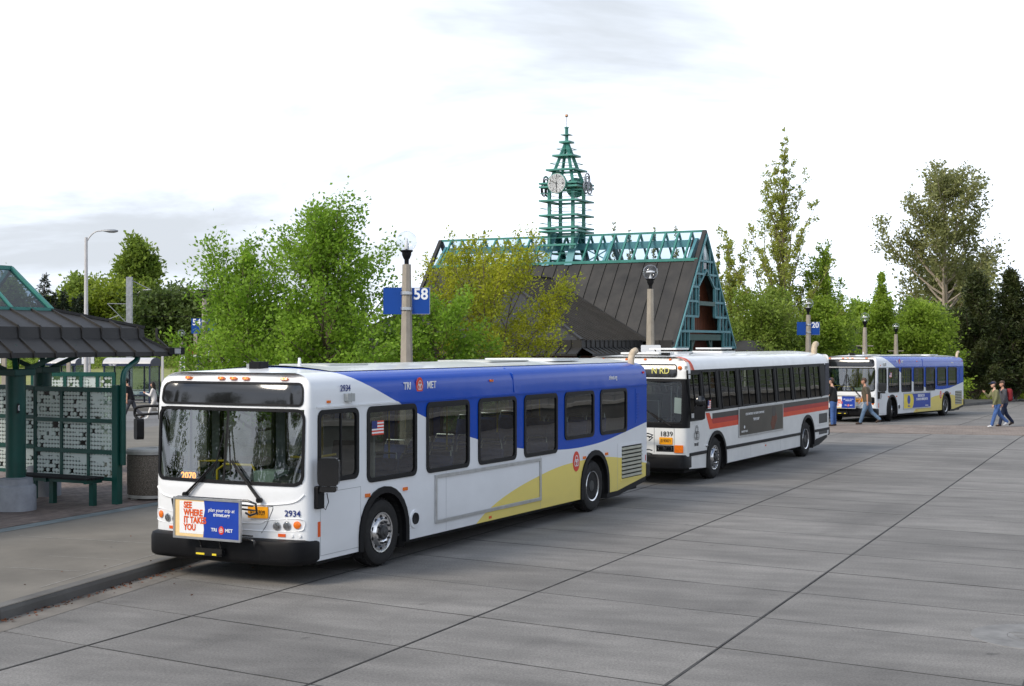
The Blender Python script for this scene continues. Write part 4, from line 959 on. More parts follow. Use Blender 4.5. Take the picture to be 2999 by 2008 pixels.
    b = MB(); skin_with_holes(b, fr, -hl, hl, .40, 1.33, []); b.build('front_panel', M['white2'], root, smooth=50)
    b = MB(); skin_with_holes(b, fr, -hl, hl, 1.28, 2.56, [(SW[0]+.02, SW[1]-.02, SW[2]+.02, SW[3]-.02)], off=.003); b.build('front_mask', M['trim'], root, smooth=50)
    o, i = matched(*SW, .12, .04); b = MB(); front_ring(b, fr, o, i, -.02, .016); ws = b.build('windscreen', M['blk'], root, smooth=40)
    for a0, a1 in ((-1.19, -.02), (.02, 1.19)):
        b = MB(); patch(b, fr, a0, a1, 1.40, 2.33, -.002, 12, 8); b.build('pane', M['glassws'], ws, smooth=80)
    b = MB(); b.grid([[fr(s_, z, .01) for s_ in (-.03, .03)] for z in (1.4, 1.8, 2.33)]); b.build('centre_bar', M['blk'], ws)
    b = MB(); skin_with_holes(b, fr, -hl, hl, 2.385, 2.76, [], off=.012); b.build('sign_surround', M['white2'], root, smooth=50)
    o, i = matched(-1.05, 1.05, 2.42, 2.715, .06, .025); b = MB(); front_ring(b, fr, o, i, .0, .030); hs = b.build('head_sign', M['blk'], root, smooth=40)
    b = MB(); patch(b, fr, -1.03, 1.03, 2.44, 2.70, .018, 20, 6); b.build('pane', M['blkg'], hs, smooth=80)
    t = text('N RD', .20, M['leddim'], hs, (fr(.62, 2.57, .026)[0]+.012, .66, 2.56), 'x', bold=.005, width=.92); 
    for s_ in (-.9, -.25, .25, .9):
        p = Vector(fr(s_, 2.80, .0)); b = MB(); b.lathe([(.035, 0), (.03, .03), (.0, .045)], 12); b.build('marker_lamp', M['amber'], root, p, smooth=50)
    p = Vector(fr(1.13, 2.63, .02)); b = MB(); b.lathe([(.05, 0), (.04, .04), (.0, .055)], 14, ax='x'); b.build('marker_lamp', M['amber'], root, p, (0, 0, R(30)), smooth=50)
    bf = Front([(1.62, W+.005), (1.80, W+.01), (1.98, W-.03), (2.06, 1.15), (2.10, .8), (2.12, 0)], lambda z: 0, [(9, 0)]); hb = bf.len/2
    b = MB(); b.grid([[bf(-hb+2*hb*k/50, z, d) for k in range(51)] for z, d in ((.36, -.05), (.39, 0), (.62, 0), (.68, -.03), (.69, -.2))]); b.build('front_bumper', M['trim'], root, smooth=40)
    for sgn in (1, -1):
        for s_ in (.72, .90):
            p = fr(sgn*s_, .815, .004); b = MB(); b.prism(rr(-.08, .08, -.05, .05, .012), 'x', 0, .012); h = b.build('headlight', M['chrome'], root, p); b = MB(); b.prism(rr(-.068, .068, -.04, .04, .01), 'x', .011, .016); b.build('lens', M['lamp'], h)
        p = fr(sgn*1.13, .815, .002); x, y, nx, ny = fr.frame(sgn*1.13); b = MB(); b.prism(rr(-.10, .10, -.085, .085, .012), 'x', 0, .02); b.build('indicator', M['amber'], root, p, (0, 0, math.atan2(ny, nx)))
        b = MB(); z0 = .745; b.add([fr(sgn*s_, z, .0025) for s_, z in ((.60, .745), (1.01, .745), (1.01, .89), (.60, .89))], [(0, 1, 2, 3)]); b.build('lamp_panel', M['trim'], root)
        for s_ in (.55, 1.02):
            b = MB(); b.add([fr(sgn*(s_+a), z, .003) for a, z in ((-.004, .72), (.004, .72), (.004, 1.28), (-.004, 1.28))], [(0, 1, 2, 3)]); b.build('panel_seam', M['rimdk'], root)
    p = fr(.84, 1.14, .006); t = text('1839', .155, M['blackprint'], root, p, 'x', bold=.015); t.rotation_euler[2] = R(96)
    p = Vector(fr(.83, .99, .012)); b = MB(); b.prism(rr(-.155, .155, -.08, .08, .015), 'x', -.006, .004); plt = b.build('number_plate', M['plate'], root, p, (0, 0, R(4))); text('E193071', .095, M['blackprint'], plt, (.006, 0, 0), 'x', bold=.012, width=.74)
    b = MB(); xr = 2.22
    for z in (1.10, 1.16): b.tube([(2.05, -.6, z), (xr, -.55, z), (xr, .50, z), (xr-.02, .60, z-.03), (xr-.04, .50, z-.10)], .016, 8)
    for z in (.72, .80): b.tube([(2.05, -.6, z), (xr, -.55, z), (xr, .52, z), (xr-.04, .58, z-.02)], .014, 8)
    for y_ in (-.3, .25): b.tube([(2.12, y_, .55), (xr, y_, .70), (xr, y_, 1.16)], .016, 8)
    b.build('bike_rack', M['blkg'], root, smooth=50)
    b = MB(); b.tube([fr(.95, 1.33, .05), fr(.45, 1.62, .04)], [.016, .010], 6); b.tube([fr(.70, 1.42, .045), fr(.15, 1.82, .03)], .010, 6); b.build('wiper', M['blk'], root)
    # interior
    b = MB(); b.box(XR+.1, 1.8, -1.22, 1.22, .80, .85); b.build('floor', M['intdark'], root)
    b = MB(); b.box(XR+.1, 1.3, -1.2, 1.2, 2.60, 2.62); b.build('ceiling_lining', M['intgrey'], root)
    b = MB(); b.box(XR+.1, XR+.14, -1.2, 1.2, .9, 2.6); b.build('rear_lining', M['intdark'], root)
    sm = MB(); sm.prism(rr(-.22, .22, .40, .50, .03), 'y', -.43, .43); sm.hexa([(-.24, -.43, .46), (-.16, -.43, .46), (-.16, .43, .46), (-.24, .43, .46)], [(-.33, -.42, 1.05), (-.27, -.42, 1.05), (-.27, .42, 1.05), (-.33, .42, 1.05)]); sme = sm.mesh('seat', M['intdark'])
    for k in range(10):
        for y_ in (.75, -.75): obj('seat', sme, root, (-.3-k*.85, y_, .85))
    b = MB()
    for k in range(5):
        for y_ in (.32, -.32): b.tube([(.4-k*2, y_, .85), (.4-k*2, y_, 2.6)], .017, 8)
    for y_ in (.4, -.4): b.tube([(-8, y_, 2.2), (1.0, y_, 2.2)], .016, 8)
    b.tube([(1.0, .25, .9), (1.0, .25, 1.85), (1.0, -.6, 1.85), (1.0, -.6, .9)], .018, 8); b.build('hand_rail', M['alu'], root)
    b = MB(); b.box(1.5, 1.85, -1.15, 1.15, 1.2, 1.36); b.build('dashboard', M['intdark'], root, bevel=.02)
    b = MB(); b.box(.15, .55, .45, 1.05, 1.0, 1.9); b.build('driver_seat', M['intdark'], root, bevel=.06)
    b = MB(); b.add([fr(1.0, 1.62, -.02), fr(1.17, 1.60, -.02), fr(1.17, 1.95, -.02), fr(1.0, 1.97, -.02)], [(0, 1, 2, 3)]); b.build('notice', M['print'], root)
    # paint stripes along the side (flat print, a few mm proud)
    y = W
    def stripe(z0f, z1f, z0r, z1r, x0, x1, m, e):
        b = MB(); b.add([(x0, y+e, z0f), (x1, y+e, z0r), (x1, y+e, z1r), (x0, y+e, z1f)], [(0, 1, 2, 3)]); b.build('stripe', M[m], root)
    stripe(1.42, 1.545, 1.475, 1.60, .27, XR, 'stripe_blk', .0015); stripe(1.30, 1.42, 1.355, 1.475, .40, XR, 'stripe_red', .0015); stripe(1.18, 1.30, 1.235, 1.355, .45, XR, 'stripe_org', .0015)
    b = MB(); b.add([(.72, y+.003, 1.575), (.46, y+.003, 1.565), (.24, y+.003, 1.30), (.45, y+.003, 1.18)], [(0, 1, 2, 3)]); b.build('stripe', M['stripe_org'], root)
    b = MB(); b.box(-5.10, -1.54, y+.003, y+.02, .87, 1.61); af = b.build('advert_frame', M['alu'], root, bevel=.006)
    b = MB(); b.box(-5.05, -1.59, y+.02, y+.0225, .915, 1.565); b.build('poster', M['posterdk'], af)
    text('COACH ANATOMIST  LUCY LUXEM  BETHANY HONE', .085, M['print'], af, (-2.75, y+.024, 1.42), 'y', width=.7); text('"HU BE ONE"', .10, M['print'], af, (-2.85, y+.024, 1.27), 'y', width=.8); text('UNIVERSITY PLACE', .07, M['print'], af, (-1.95, y+.024, 1.0), 'y', width=.8)
    b = MB(); b.prism([(-1.95, 1.06), (-2.0, 1.11), (-1.95, 1.16), (-1.90, 1.11)], 'y', y+.0225, y+.024); b.build('poster_badge', M['print'], af)
    b = MB(); b.sheet([(-4.1, .94), (-4.3, .94), (-4.55, 1.22), (-4.42, 1.42), (-4.15, 1.30), (-4.0, 1.1)], 'y', y+.0237); b.build('poster_figure', M['wood'], af); b = MB(); b.sheet(rr(-4.42, -4.12, 1.28, 1.54, .08), 'y', y+.0245); b.build('poster_figure', M['stripe_blk'], af)
    knot_logo(root, (1.30, W+.002, 1.13), .20, (0, 1), disc=False, ring=M['blackprint']); text('TRI-MET', .10, M['blackprint'], root, (1.30, W+.003, .88), 'y', width=.8, bold=.008)
    flag(root, .60, 1.86, .20, .22, 1, W+.012); text('1839', .11, M['blackprint'], root, (1.93, W-.01, 2.63), 'y', width=.8)
    b = MB(); b.box(-3.62, -3.70, y+.001, y+.006, .53, .57); b.build('reflector', M['org'], root)
    for x in (-2.47, -4.9): b = MB(); b.box(x-.003, x+.003, y+.0006, y+.0012, .34, .64); b.build('panel_seam', M['galv'], root)
    for z0, z1 in ((.82, 1.20), (.50, .76)):
        b = MB(); b.ring(rr(-9.40, -8.40, z0, z1, .02, 2), rr(-9.34, -8.46, z0+.05, z1-.05, .015, 2), 'y', y-.005, y+.014); gr = b.build('engine_grille', M['white2'], root); b = MB(); b.box(-9.34, -8.46, y+.001, y+.004, z0+.05, z1-.05); b.build('grille_mesh', M['rimdk'], gr)
    b = MB(); b.prism([(-7.98, .22), (-8.6, .26), (XR+.1, .42), (XR+.1, .53), (-8.2, .45), (-7.98, .40)], 'y', 1.1, 1.28); b.build('rear_skirt', M['trim'], root)
    b = MB(); b.prism(rr(-W, W, .5, 2.86, .12), 'x', XR-.03, XR+.02); b.build('rear_panel', M['white2'], root); b = MB(); b.box(XR-.05, XR+.35, W-.02, W+.006, 1.66, 2.60); b.build('corner_panel', M['greycl'], root)
    b = MB(); b.prism(rr(-W, W, .48, .72, .03), 'x', XR-.13, XR-.03); b.build('rear_bumper', M['trim'], root)
    b = MB(); b.box(XR+.2, 1.7, -1.15, 1.15, .26, .40); b.build('chassis', M['dark'], root)
    b = MB(); b.tube([(1.66, 1.33, 1.62), (1.68, 1.45, 1.66), (1.66, 1.50, 1.78)], .018, 8); mr_ = b.build('mirror', M['blk'], root); b = MB(); b.lathe([(.11, -.04), (.12, .0), (.08, .04), (0, .05)], 18, ax='x'); b.build('mirror_head', M['blkg'], mr_, (1.62, 1.50, 1.88), (0, 0, R(25)), smooth=50); b = MB(); b.prism(rr(-.12, .12, -.14, .14, .03), 'x', -.05, .05); b.build('mirror_head', M['blk'], mr_, (1.64, 1.50, 1.62), (0, 0, R(25)), bevel=.02)
    b = MB(); b.lathe([(.04, 0), (.03, .03), (.0, .04)], 12, (.66, y, .82), 'y'); b.build('door_valve', M['alu'], root)
    return root
M['glassdk2'] = glass('tinted_glass', (.16, .18, .17), wav=.02, fr=1.5)
bus2 = old_bus(); a2 = R(28.33)
bus2.location = (3.671, 33.979, 0); bus2.rotation_euler = (0, 0, math.atan2(-math.cos(a2), -math.sin(a2)))
# ---------------------------------------------------------------- concrete globe lamps
def globe_lamp(label, x, y, hg=5.42, s=1.0, sign=None, sign_z=4.1, rz=0.0, bar=None, z0=.15, group='concrete globe lamp posts', plate=False, ridged=False):
    root = thing('globe_lamp', label, 'lamp post', (x, y, g(y)+z0), rz, group); hg -= z0
    top = hg-.51*s; b = MB()
    b.lathe([(.17, 0), (.165, .3), (.135*1+.0, 2.6), (.095, top)], 8); b.build('post', M['conc_post'], root, smooth=20)
    b = MB(); b.lathe([(.05, top-.02), (.05, top+.10), (.075, top+.14), (.085, top+.17), (.10, top+.20), (.105, top+.26), (.135, top+.28), (.14, top+.31), (.10, top+.315)], 20); b.build('lamp_holder', M['blk'], root, smooth=35)
    r = .225*s; b = MB(); b.lathe([(.09, hg-math.sqrt(r*r-.0081))]+[(r*math.sin(R(t)), hg-r*math.cos(R(t))) for t in range(30, 180, 8)]+[(0, hg+r)], 32); gl = b.build('globe', M['globe'], root, smooth=80)
    b = MB()
    if ridged: b.lathe([(.14, hg-.01), (.12, hg+.03), (.02, hg+.05), (.02, hg-.10), (.05, hg-.19), (0, hg-.2)], 16)
    else: b.lathe([(.0, hg+.07), (.025, hg+.05), (.03, hg-.03), (.05, hg-.06), (.055, hg-.18), (.0, hg-.19)], 14)
    b.build('bulb', M['globein'], gl, smooth=50)
    if sign:
        zc = sign_z-z0
        for sx, txt in ((-.31, sign[0]), (.31, sign[1])):
            b = MB(); b.box(sx-.195, sx+.195, -.012, .012, zc-.285, zc+.285); p = b.build('sign_panel', M['signblue'], root, bevel=.003)
            b = MB(); b.ring(rr(sx-.202, sx+.202, zc-.292, zc+.292, .004, 1), rr(sx-.192, sx+.192, zc-.282, zc+.282, .004, 1), 'y', -.015, .015); b.build('sign_edge', M['signblue'] if sx < 0 else M['galv'], p)
            if txt: text(txt, .34, M['print'], p, (sx, -.0145, zc+.14), '-y', bold=.022, width=.95)
        for dz in (.17, -.17):
            b = MB(); b.lathe([(.128, zc+dz-.035), (.132, zc+dz-.03), (.132, zc+dz+.03), (.128, zc+dz+.035)], 16); b.build('strap', M['alu'], root)
    if bar:
        b = MB(); b.box(-.42, .42, -.02, .02, bar-.02, bar+.02); b.build('cross_arm', M['conc_post'], root)
    if plate:
        b = MB(); b.prism(rr(-.30, .30, 2.76, 2.98, .04), 'y', -.15, -.13); b.build('sign_plate', M['signwhite'], root)
    return root
globe_lamp('globe lamp post carrying blue sign 58, behind the nearest bus', -2.305, 31, sign=(None, '58'), sign_z=4.11)
globe_lamp('plain globe lamp post standing in front of the steep brown roof', 4.20, 43, hg=5.34, plate=True, ridged=True)
globe_lamp('globe lamp post carrying blue sign 20, by the right-hand trees', 13.3, 63.6, hg=5.17, sign=(None, '20'), sign_z=4.05, ridged=True)
globe_lamp('globe lamp post with short cross arm, behind the farthest bus', 17.68, 71, hg=4.78, bar=3.2, ridged=True)
globe_lamp('smallest globe lamp post among trees above the farthest bus', 21.27, 78.5, hg=4.5, s=.85, bar=3.0, ridged=True)
globe_lamp('globe lamp post carrying sign 54, half hidden by maple leaves at left', -11.93, 55, hg=5.55, sign=('54', None), sign_z=3.95)
lt = globe_lamp('short globe lamp post with narrow timetable panel, behind the nearest bus nose', -21.0, 90, hg=4.35, ridged=True)
b = MB(); b.box(-.02, .26, -.20, -.17, 1.55, 2.75); tp = b.build('timetable_panel', M['signwhite'], lt)
b = MB(); b.box(.02, .22, -.206, -.201, 1.65, 2.05); b.box(.04, .20, -.206, -.201, 2.15, 2.62); b.build('timetable_print', M['navyframe'], tp)
# ---------------------------------------------------------------- green platform shelter at left
E2 = Vector((.4586, .8886, 0)); LFT = Vector((.8886, -.4586, 0))
def UV(u, v, z=0): return E2*u+LFT*v+Vector((0, 0, z))
M['frit'] = None
def fritted(name):
    """clear pane printed with a grid of pale dots, dots missing here and there"""
    m = bpy.data.materials.new(name); m.use_nodes = True; T = m.node_tree; n = T.nodes; l = T.links; n.clear()
    tc = n.new('ShaderNodeTexCoord'); s = n.new('ShaderNodeSeparateXYZ'); l.new(tc.outputs['Object'], s.inputs[0])
    def mt(op, a, b_=None):
        k = n.new('ShaderNodeMath'); k.operation = op
        for i, v in enumerate((a, b_)):
            if v is None: continue
            if isinstance(v, (int, float)): k.inputs[i].default_value = v
            else: l.new(v, k.inputs[i])
        return k.outputs[0]
    u = mt('MULTIPLY', s.outputs[0], 1/.078); v = mt('MULTIPLY', s.outputs[2], 1/.078)
    fu, fv = mt('SUBTRACT', mt('FRACT', u), .5), mt('SUBTRACT', mt('FRACT', v), .5)
    d = mt('SQRT', mt('ADD', mt('MULTIPLY', fu, fu), mt('MULTIPLY', fv, fv)))
    cb = n.new('ShaderNodeCombineXYZ'); l.new(mt('FLOOR', u), cb.inputs[0]); l.new(mt('FLOOR', v), cb.inputs[1])
    wn = n.new('ShaderNodeTexWhiteNoise'); wn.noise_dimensions = '2D'; l.new(cb.outputs[0], wn.inputs['Vector'])
    no = n.new('ShaderNodeTexNoise'); no.inputs['Scale'].default_value = 2.6; l.new(tc.outputs['Object'], no.inputs['Vector'])
    big = mt('GREATER_THAN', no.outputs[0], .60)                           # patches where the print runs together
    dot = mt('LESS_THAN', d, .455); keep = mt('GREATER_THAN', wn.outputs[0], .11)
    holes = mt('GREATER_THAN', wn.outputs[0], .06)
    val = mt('MAXIMUM', mt('MULTIPLY', dot, keep), mt('MULTIPLY', big, holes))
    df = n.new('ShaderNodeBsdfDiffuse'); df.inputs[0].default_value = (.82, .86, .83, 1); tl = n.new('ShaderNodeBsdfTranslucent'); tl.inputs[0].default_value = (.80, .84, .80, 1)
    a = n.new('ShaderNodeMixShader'); a.inputs[0].default_value = .5; l.new(df.outputs[0], a.inputs[1]); l.new(tl.outputs[0], a.inputs[2])
    tr = n.new('ShaderNodeBsdfTransparent'); tr.inputs[0].default_value = (.72, .80, .76, 1); gl = n.new('ShaderNodeBsdfGlossy'); gl.inputs['Roughness'].default_value = .02
    fz = n.new('ShaderNodeFresnel'); fz.inputs[0].default_value = 1.45; c = n.new('ShaderNodeMixShader'); l.new(fz.outputs[0], c.inputs[0]); l.new(tr.outputs[0], c.inputs[1]); l.new(gl.outputs[0], c.inputs[2])
    e = n.new('ShaderNodeMixShader'); l.new(mt('MULTIPLY', val, .92), e.inputs[0]); l.new(c.outputs[0], e.inputs[1]); l.new(a.outputs[0], e.inputs[2])
    o = n.new('ShaderNodeOutputMaterial'); l.new(e.outputs[0], o.inputs[0])
    return m
M['frit'] = fritted('dotted_glass')
def flared_roof(root, u0, u1, v0, v1, ze, zt, lantern, m='roofbr', pitch=.51, eu=1.12):
    """hipped roof: low eave flare, short upright band, main slope, optional glazed lantern; u,v local"""
    def ringpts(i, z):
        j = eu if i == 1.12 else i
        return [(u0+j, v0+i, z), (u1-j, v0+i, z), (u1-j, v1-i, z), (u0+j, v1-i, z)]
    lv = [(0, ze-.09), (0, ze), (.36, ze+.25), (.38, ze+.46), (1.12, zt)]
    b = MB(); b.grid([ringpts(*q) for q in lv[:3]], close=True); rf = b.build('roof_eave', M[m], root)
    b = MB(); b.grid([ringpts(*q) for q in lv[2:4]], close=True); b.build('roof_band', M[m], root)
    b = MB(); b.grid([ringpts(*q) for q in lv[3:]], close=True); rs = b.build('roof_slope', M[m], root)
    b = MB(); b.add(ringpts(.02, ze-.085), [(0, 1, 2, 3)]); b.build('soffit', M['green'], root)
    E_u = eu-.38
    n = int((u1-u0)/pitch)
    for k in range(n+1):
        u = u1-.02-k*pitch
        if u < u0: break
        s0 = max(0, min(.38, (u1-u), u-u0)); b = MB()
        P = [(u, v1+.006, ze-.09), (u, v1+.006, ze+.01), (u, v1-.36+.004, ze+.26), (u, v1-.38+.012, ze+.28), (u, v1-.38+.012, ze+.47)]
        for p, q in zip(P, P[1:]): b.bar(p, q, .028, .04, up=(0, 1, .4))
        b.build('roof_seam', M[m], rf)
        t = min(1, (u1-u-.38)/E_u, (u-u0-.38)/E_u)
        if t > .08:
            b = MB(); b.bar((u, v1-.38, ze+.475), (u, v1-.38-.74*t, ze+.475+(zt-ze-.46)*t), .028, .04); b.build('roof_seam', M[m], rs)
    for v in [v1-.38-pitch*k for k in range(1, int((v1-v0-.7)/pitch))]:
        t = min(1, (v1-v-.38)/.74, (v-v0-.38)/.74)
        if t > .08: b = MB(); b.bar((u1-.38, v, ze+.475), (u1-.38-E_u*t, v, ze+.475+(zt-ze-.46)*t), .028, .04); b.build('roof_seam', M[m], rs)
    for sv in (v1, v0):
        d = -1 if sv == v1 else 1; b = MB(); b.bar((u1-.37, sv+d*.37, ze+.48), (u1-eu, sv+d*1.12, zt+.02), .06, .05); b.bar((u1+.004, sv, ze+.01), (u1-.37, sv+d*.37, ze+.27), .05, .04); b.build('hip_cap', M[m], rs)
    if lantern:
        a0, a1, zl = u0+eu+.03, u1-eu-.03, lantern; c0, c1 = v0+1.15, v1-1.15; vc = (c0+c1)/2; zb = zt+.01
        hip = .12
        A, B_, C, D = (a1, c1, zb), (a1, c0, zb), (a0, c0, zb), (a0, c1, zb); E_, F_ = (a1-hip, vc, zl), (a0+hip, vc, zl)
        L_ = MB()
        for p, q in ((A, B_), (B_, C), (C, D), (D, A), (E_, F_), (A, E_), (B_, E_), (C, F_), (D, F_)): L_.bar(p, q, .075, .085)
        n = max(2, round((a1-a0)/.95))
        for k in range(1, n):
            u = a0+(a1-a0)*k/n; uu = min(max(u, a0+hip), a1-hip)
            L_.bar((u, c1, zb), (uu, vc, zl), .055, .06); L_.bar((u, c0, zb), (uu, vc, zl), .055, .06)
        lt_ = L_.build('lantern_frame', M['teal'], root)
        b = MB(); b.add([A, B_, C, D, E_, F_], [(3, 0, 4, 5), (1, 2, 5, 4), (0, 1, 4), (2, 3, 5)]); b.build('lantern_glass', M['lantern'], lt_)
    else:
        b = MB(); b.add(ringpts(1.12, zt), [(0, 1, 2, 3)]); b.build('roof_top', M[m], root)
sh = thing('platform_shelter', 'green steel platform shelter with brown seamed roof and teal lantern, at left edge', 'shelter', (0, 0, 0), math.atan2(E2.y, E2.x))
# local x = along the lane (u), local y = to the left of it, so v (towards the lane) is -y
def S(u, v, z): return (u, -v, z)
shr = empty('roof', (0, 0, 0), 0, sh); shr.scale = (1, -1, 1)
flared_roof(shr, 11.0, 21.8, -23.0, -18.82, 3.02, 3.80, 4.62, eu=2.0)
def green_column(u, v, ped=True):
    b = MB(); b.lathe([(.175, .70), (.175, 2.62)], 24, S(u, v, 0)); c = b.build('column', M['green'], sh, smooth=40)
    b = MB(); b.box(u-.24, u+.24, -v-.24, -v+.24, 2.60, 2.72); b.build('capital', M['green'], c, bevel=.01)
    for du, dv in ((1, 1), (1, -1), (-1, 1), (-1, -1)):
        b = MB(); b.bar(S(u+du*.12, v+dv*.12, 2.70), S(u+du*.75, v+dv*.75, 3.12), .09, .09); b.build('brace', M['green'], c)
    b = MB(); b.lathe([(.36, .14), (.355, .58), (.33, .62), (.30, .63), (.295, .74), (.18, .76)], 28, S(u, v, 0)); b.build('pedestal', M['ped'], sh, smooth=40)
green_column(18.7, -19.77); green_column(20.74, -21.2)
b = MB(); cc = Vector(UV(18.7, -19.77)); b.prism(rr(-.07, .07, 1.93, 2.10, .02), 'x', -.004, .004); ns = b.build('notice_plate', M['blk'], sh, S(18.62, -19.61, 0), (0, 0, R(-70)))
b = MB(); b.lathe([(.050, .005), (.050, .007), (.036, .007), (.036, .005)], 18, (0, 0, 2.02), 'x'); b.build('no_smoking_ring', M['print'], ns)
def pane_wall(parent, u, v, du, dv, n, zr, width, frame='green', w_=.06, post_to=.15):
    """posts, rails and dotted panes in a straight run from (u,v) in direction (du,dv)"""
    L_ = n*width; d = Vector((du, dv)).normalized(); ang = math.atan2(-d.y, d.x)
    root = empty('glazed_screen', S(u, v, 0), ang, parent)
    for k in range(n+1):
        b = MB(); b.box(k*width-w_/2, k*width+w_/2, -w_/2, w_/2, post_to if k in (0, n) else zr[0][0]-.04, zr[-1][1]+.05); b.build('mullion', M[frame], root)
    for z0, z1 in [(zr[0][0]-.07, zr[0][0])]+[(a[1], c[0]) for a, c in zip(zr, zr[1:])]+[(zr[-1][1], zr[-1][1]+.09)]:
        b = MB(); b.box(-w_/2, L_+w_/2, -w_/2-.004, w_/2+.004, z0, z1); b.build('rail', M[frame], root)
    for k in range(n):
        for z0, z1 in zr:
            b = MB(); b.box(k*width+w_/2, (k+1)*width-w_/2, -.004, .004, z0, z1); b.build('pane', M['frit'], root)
    return root
Z3 = [(.66, 1.09), (1.17, 1.68), (1.755, 2.26)]
pane_wall(sh, 20.24, -18.80, 0, -1, 3, Z3, .69)
pane_wall(sh, 20.24, -20.87, .85, -.55, 1, Z3, .62)
pane_wall(sh, 20.76, -21.22, 0, -1, 2, Z3, .69)
b = MB(); b.box(20.17, 20.31, 18.72, 18.86, .15, 2.40); b.build('end_post', M['green'], sh, bevel=.006)
dp = MB(); dp.tube(catmull([S(20.26, -18.66, .9), S(20.26, -18.66, 2.2), S(20.26, -18.66, 2.5), S(20.4, -18.74, 2.66), S(20.75, -18.9, 2.78), S(20.95, -18.95, 2.86), S(20.98, -18.95, 2.98)], 4), .055, 12); dp.build('downpipe', M['green'], sh, smooth=50)
b = MB(); b.box(21.7, 22.15, 18.78, 18.90, 2.96, 3.10); sg = b.build('lamp_box', M['blk'], sh, bevel=.01); b = MB(); b.box(21.84, 22.0, 18.76, 18.7795, 2.98, 3.08); b.build('lamp_lens', M['intgrey'], sg)
bench = thing('bench', 'long dark bench on green legs in front of the dotted glass screen', 'bench', (0, 0, 0), math.atan2(E2.y, E2.x))
for k in range(4):
    b = MB(); b.box(19.60+k*.115, 19.70+k*.115, 18.92, 20.95, .655, .695); b.build('seat_slat', M['tblack'], bench, bevel=.006)
for y_ in (19.0, 20.0, 20.85):
    b = MB(); b.box(19.62, 20.04, y_-.03, y_+.03, .58, .653); b.build('bearer', M['green'], bench); b = MB(); b.box(19.78, 19.88, y_-.05, y_+.05, .15, .578); b.build('leg', M['green'], bench)
b = MB(); b.box(19.66, 19.70, 19.05, 20.80, .59, .65); b.build('front_rail', M['green'], bench)
scr = thing('glazed_wind_screen', 'tall green framed dotted glass screen standing behind the bench shelter', 'screen', (-9.27, 33, .15), R(180-8))
Z2 = [(.45, 1.0), (1.07, 1.62), (1.69, 2.24)]
for k in range(6):
    b = MB(); b.box(k*.40-.04, k*.40+.04, -.03, .03, 0, 2.36); b.build('mullion', M['green'], scr)
for z in (.40, 1.035, 1.655, 2.30):
    b = MB(); b.box(-.04, 2.04, -.035, .035, z-.04, z+.04 if z < 2 else z+.06); b.build('rail', M['green'], scr)
for k in range(5):
    for z0, z1 in Z2: b = MB(); b.box(k*.40+.04, k*.40+.36, -.004, .004, z0, z1+.02); b.build('pane', M['frit'], scr)
# litter bin
bn = thing('litter_bin', 'round exposed-aggregate litter bin with pale lid, right of the green shelter', 'litter bin', (-7.02, 27.65, .15))
b = MB(); b.lathe([(.46, .10), (.475, .12), (.48, .86), (.47, .88)], 40); b.build('drum', M['agg'], bn, smooth=40)
b = MB(); b.lathe([(.48, .90), (.50, .89), (.50, .95), (.47, .985), (.16, 1.0), (.14, .99), (.14, .90)], 40); b.build('lid', M['conc_pale'], bn, smooth=40)
b = MB(); b.lathe([(.465, .045), (.47, .06), (.47, .105), (.45, .11)], 40); b.build('base_ring', M['conc_pale'], bn, smooth=40)
for k in range(4):
    t = R(45+90*k); b = MB(); b.box(.38*math.cos(t)-.06, .38*math.cos(t)+.06, .38*math.sin(t)-.06, .38*math.sin(t)+.06, 0, .05); b.build('foot', M['conc_pale'], bn)
# ---------------------------------------------------------------- station house with glazed ridge and clock tower
st = thing('station_house', 'brown metal roofed station house with glazed teal ridge, behind the older bus', 'building', (8.08, 59.29, 0), R(-27.3))
RL, HW, ZE, ZR = 12.8, 3.70, 3.0, 7.85
k_ = (ZR-ZE)/HW
def slope(y): return ZE+(y+HW)*k_ if y <= 0 else ZE+(HW-y)*k_
def ray_l(px, py):
    d = Vector(((px-CX)/F, 1, -(py-HOR)/F)); o = Vector((0, 0, H)); m = st.matrix_basis.inverted(); o2 = m @ o; return o2, (m @ (o+d))-o2
def hit_near(px, py):
    o, d = ray_l(px, py); # z = ZE+(y+HW)*k
    t = (ZE+(o.y+HW)*k_-o.z)/(d.z-d.y*k_); return o+d*t
st.matrix_basis = Matrix.Translation(st.location) @ Matrix.Rotation(R(-27.3), 4, 'Z')
Q = hit_near(1611, 814); Rv = hit_near(1855, 968)
YS = -HW*(1-.745)                                                       # lower edge of the ridge glazing
PW = .58; nP = round(RL/PW); PW = RL/nP
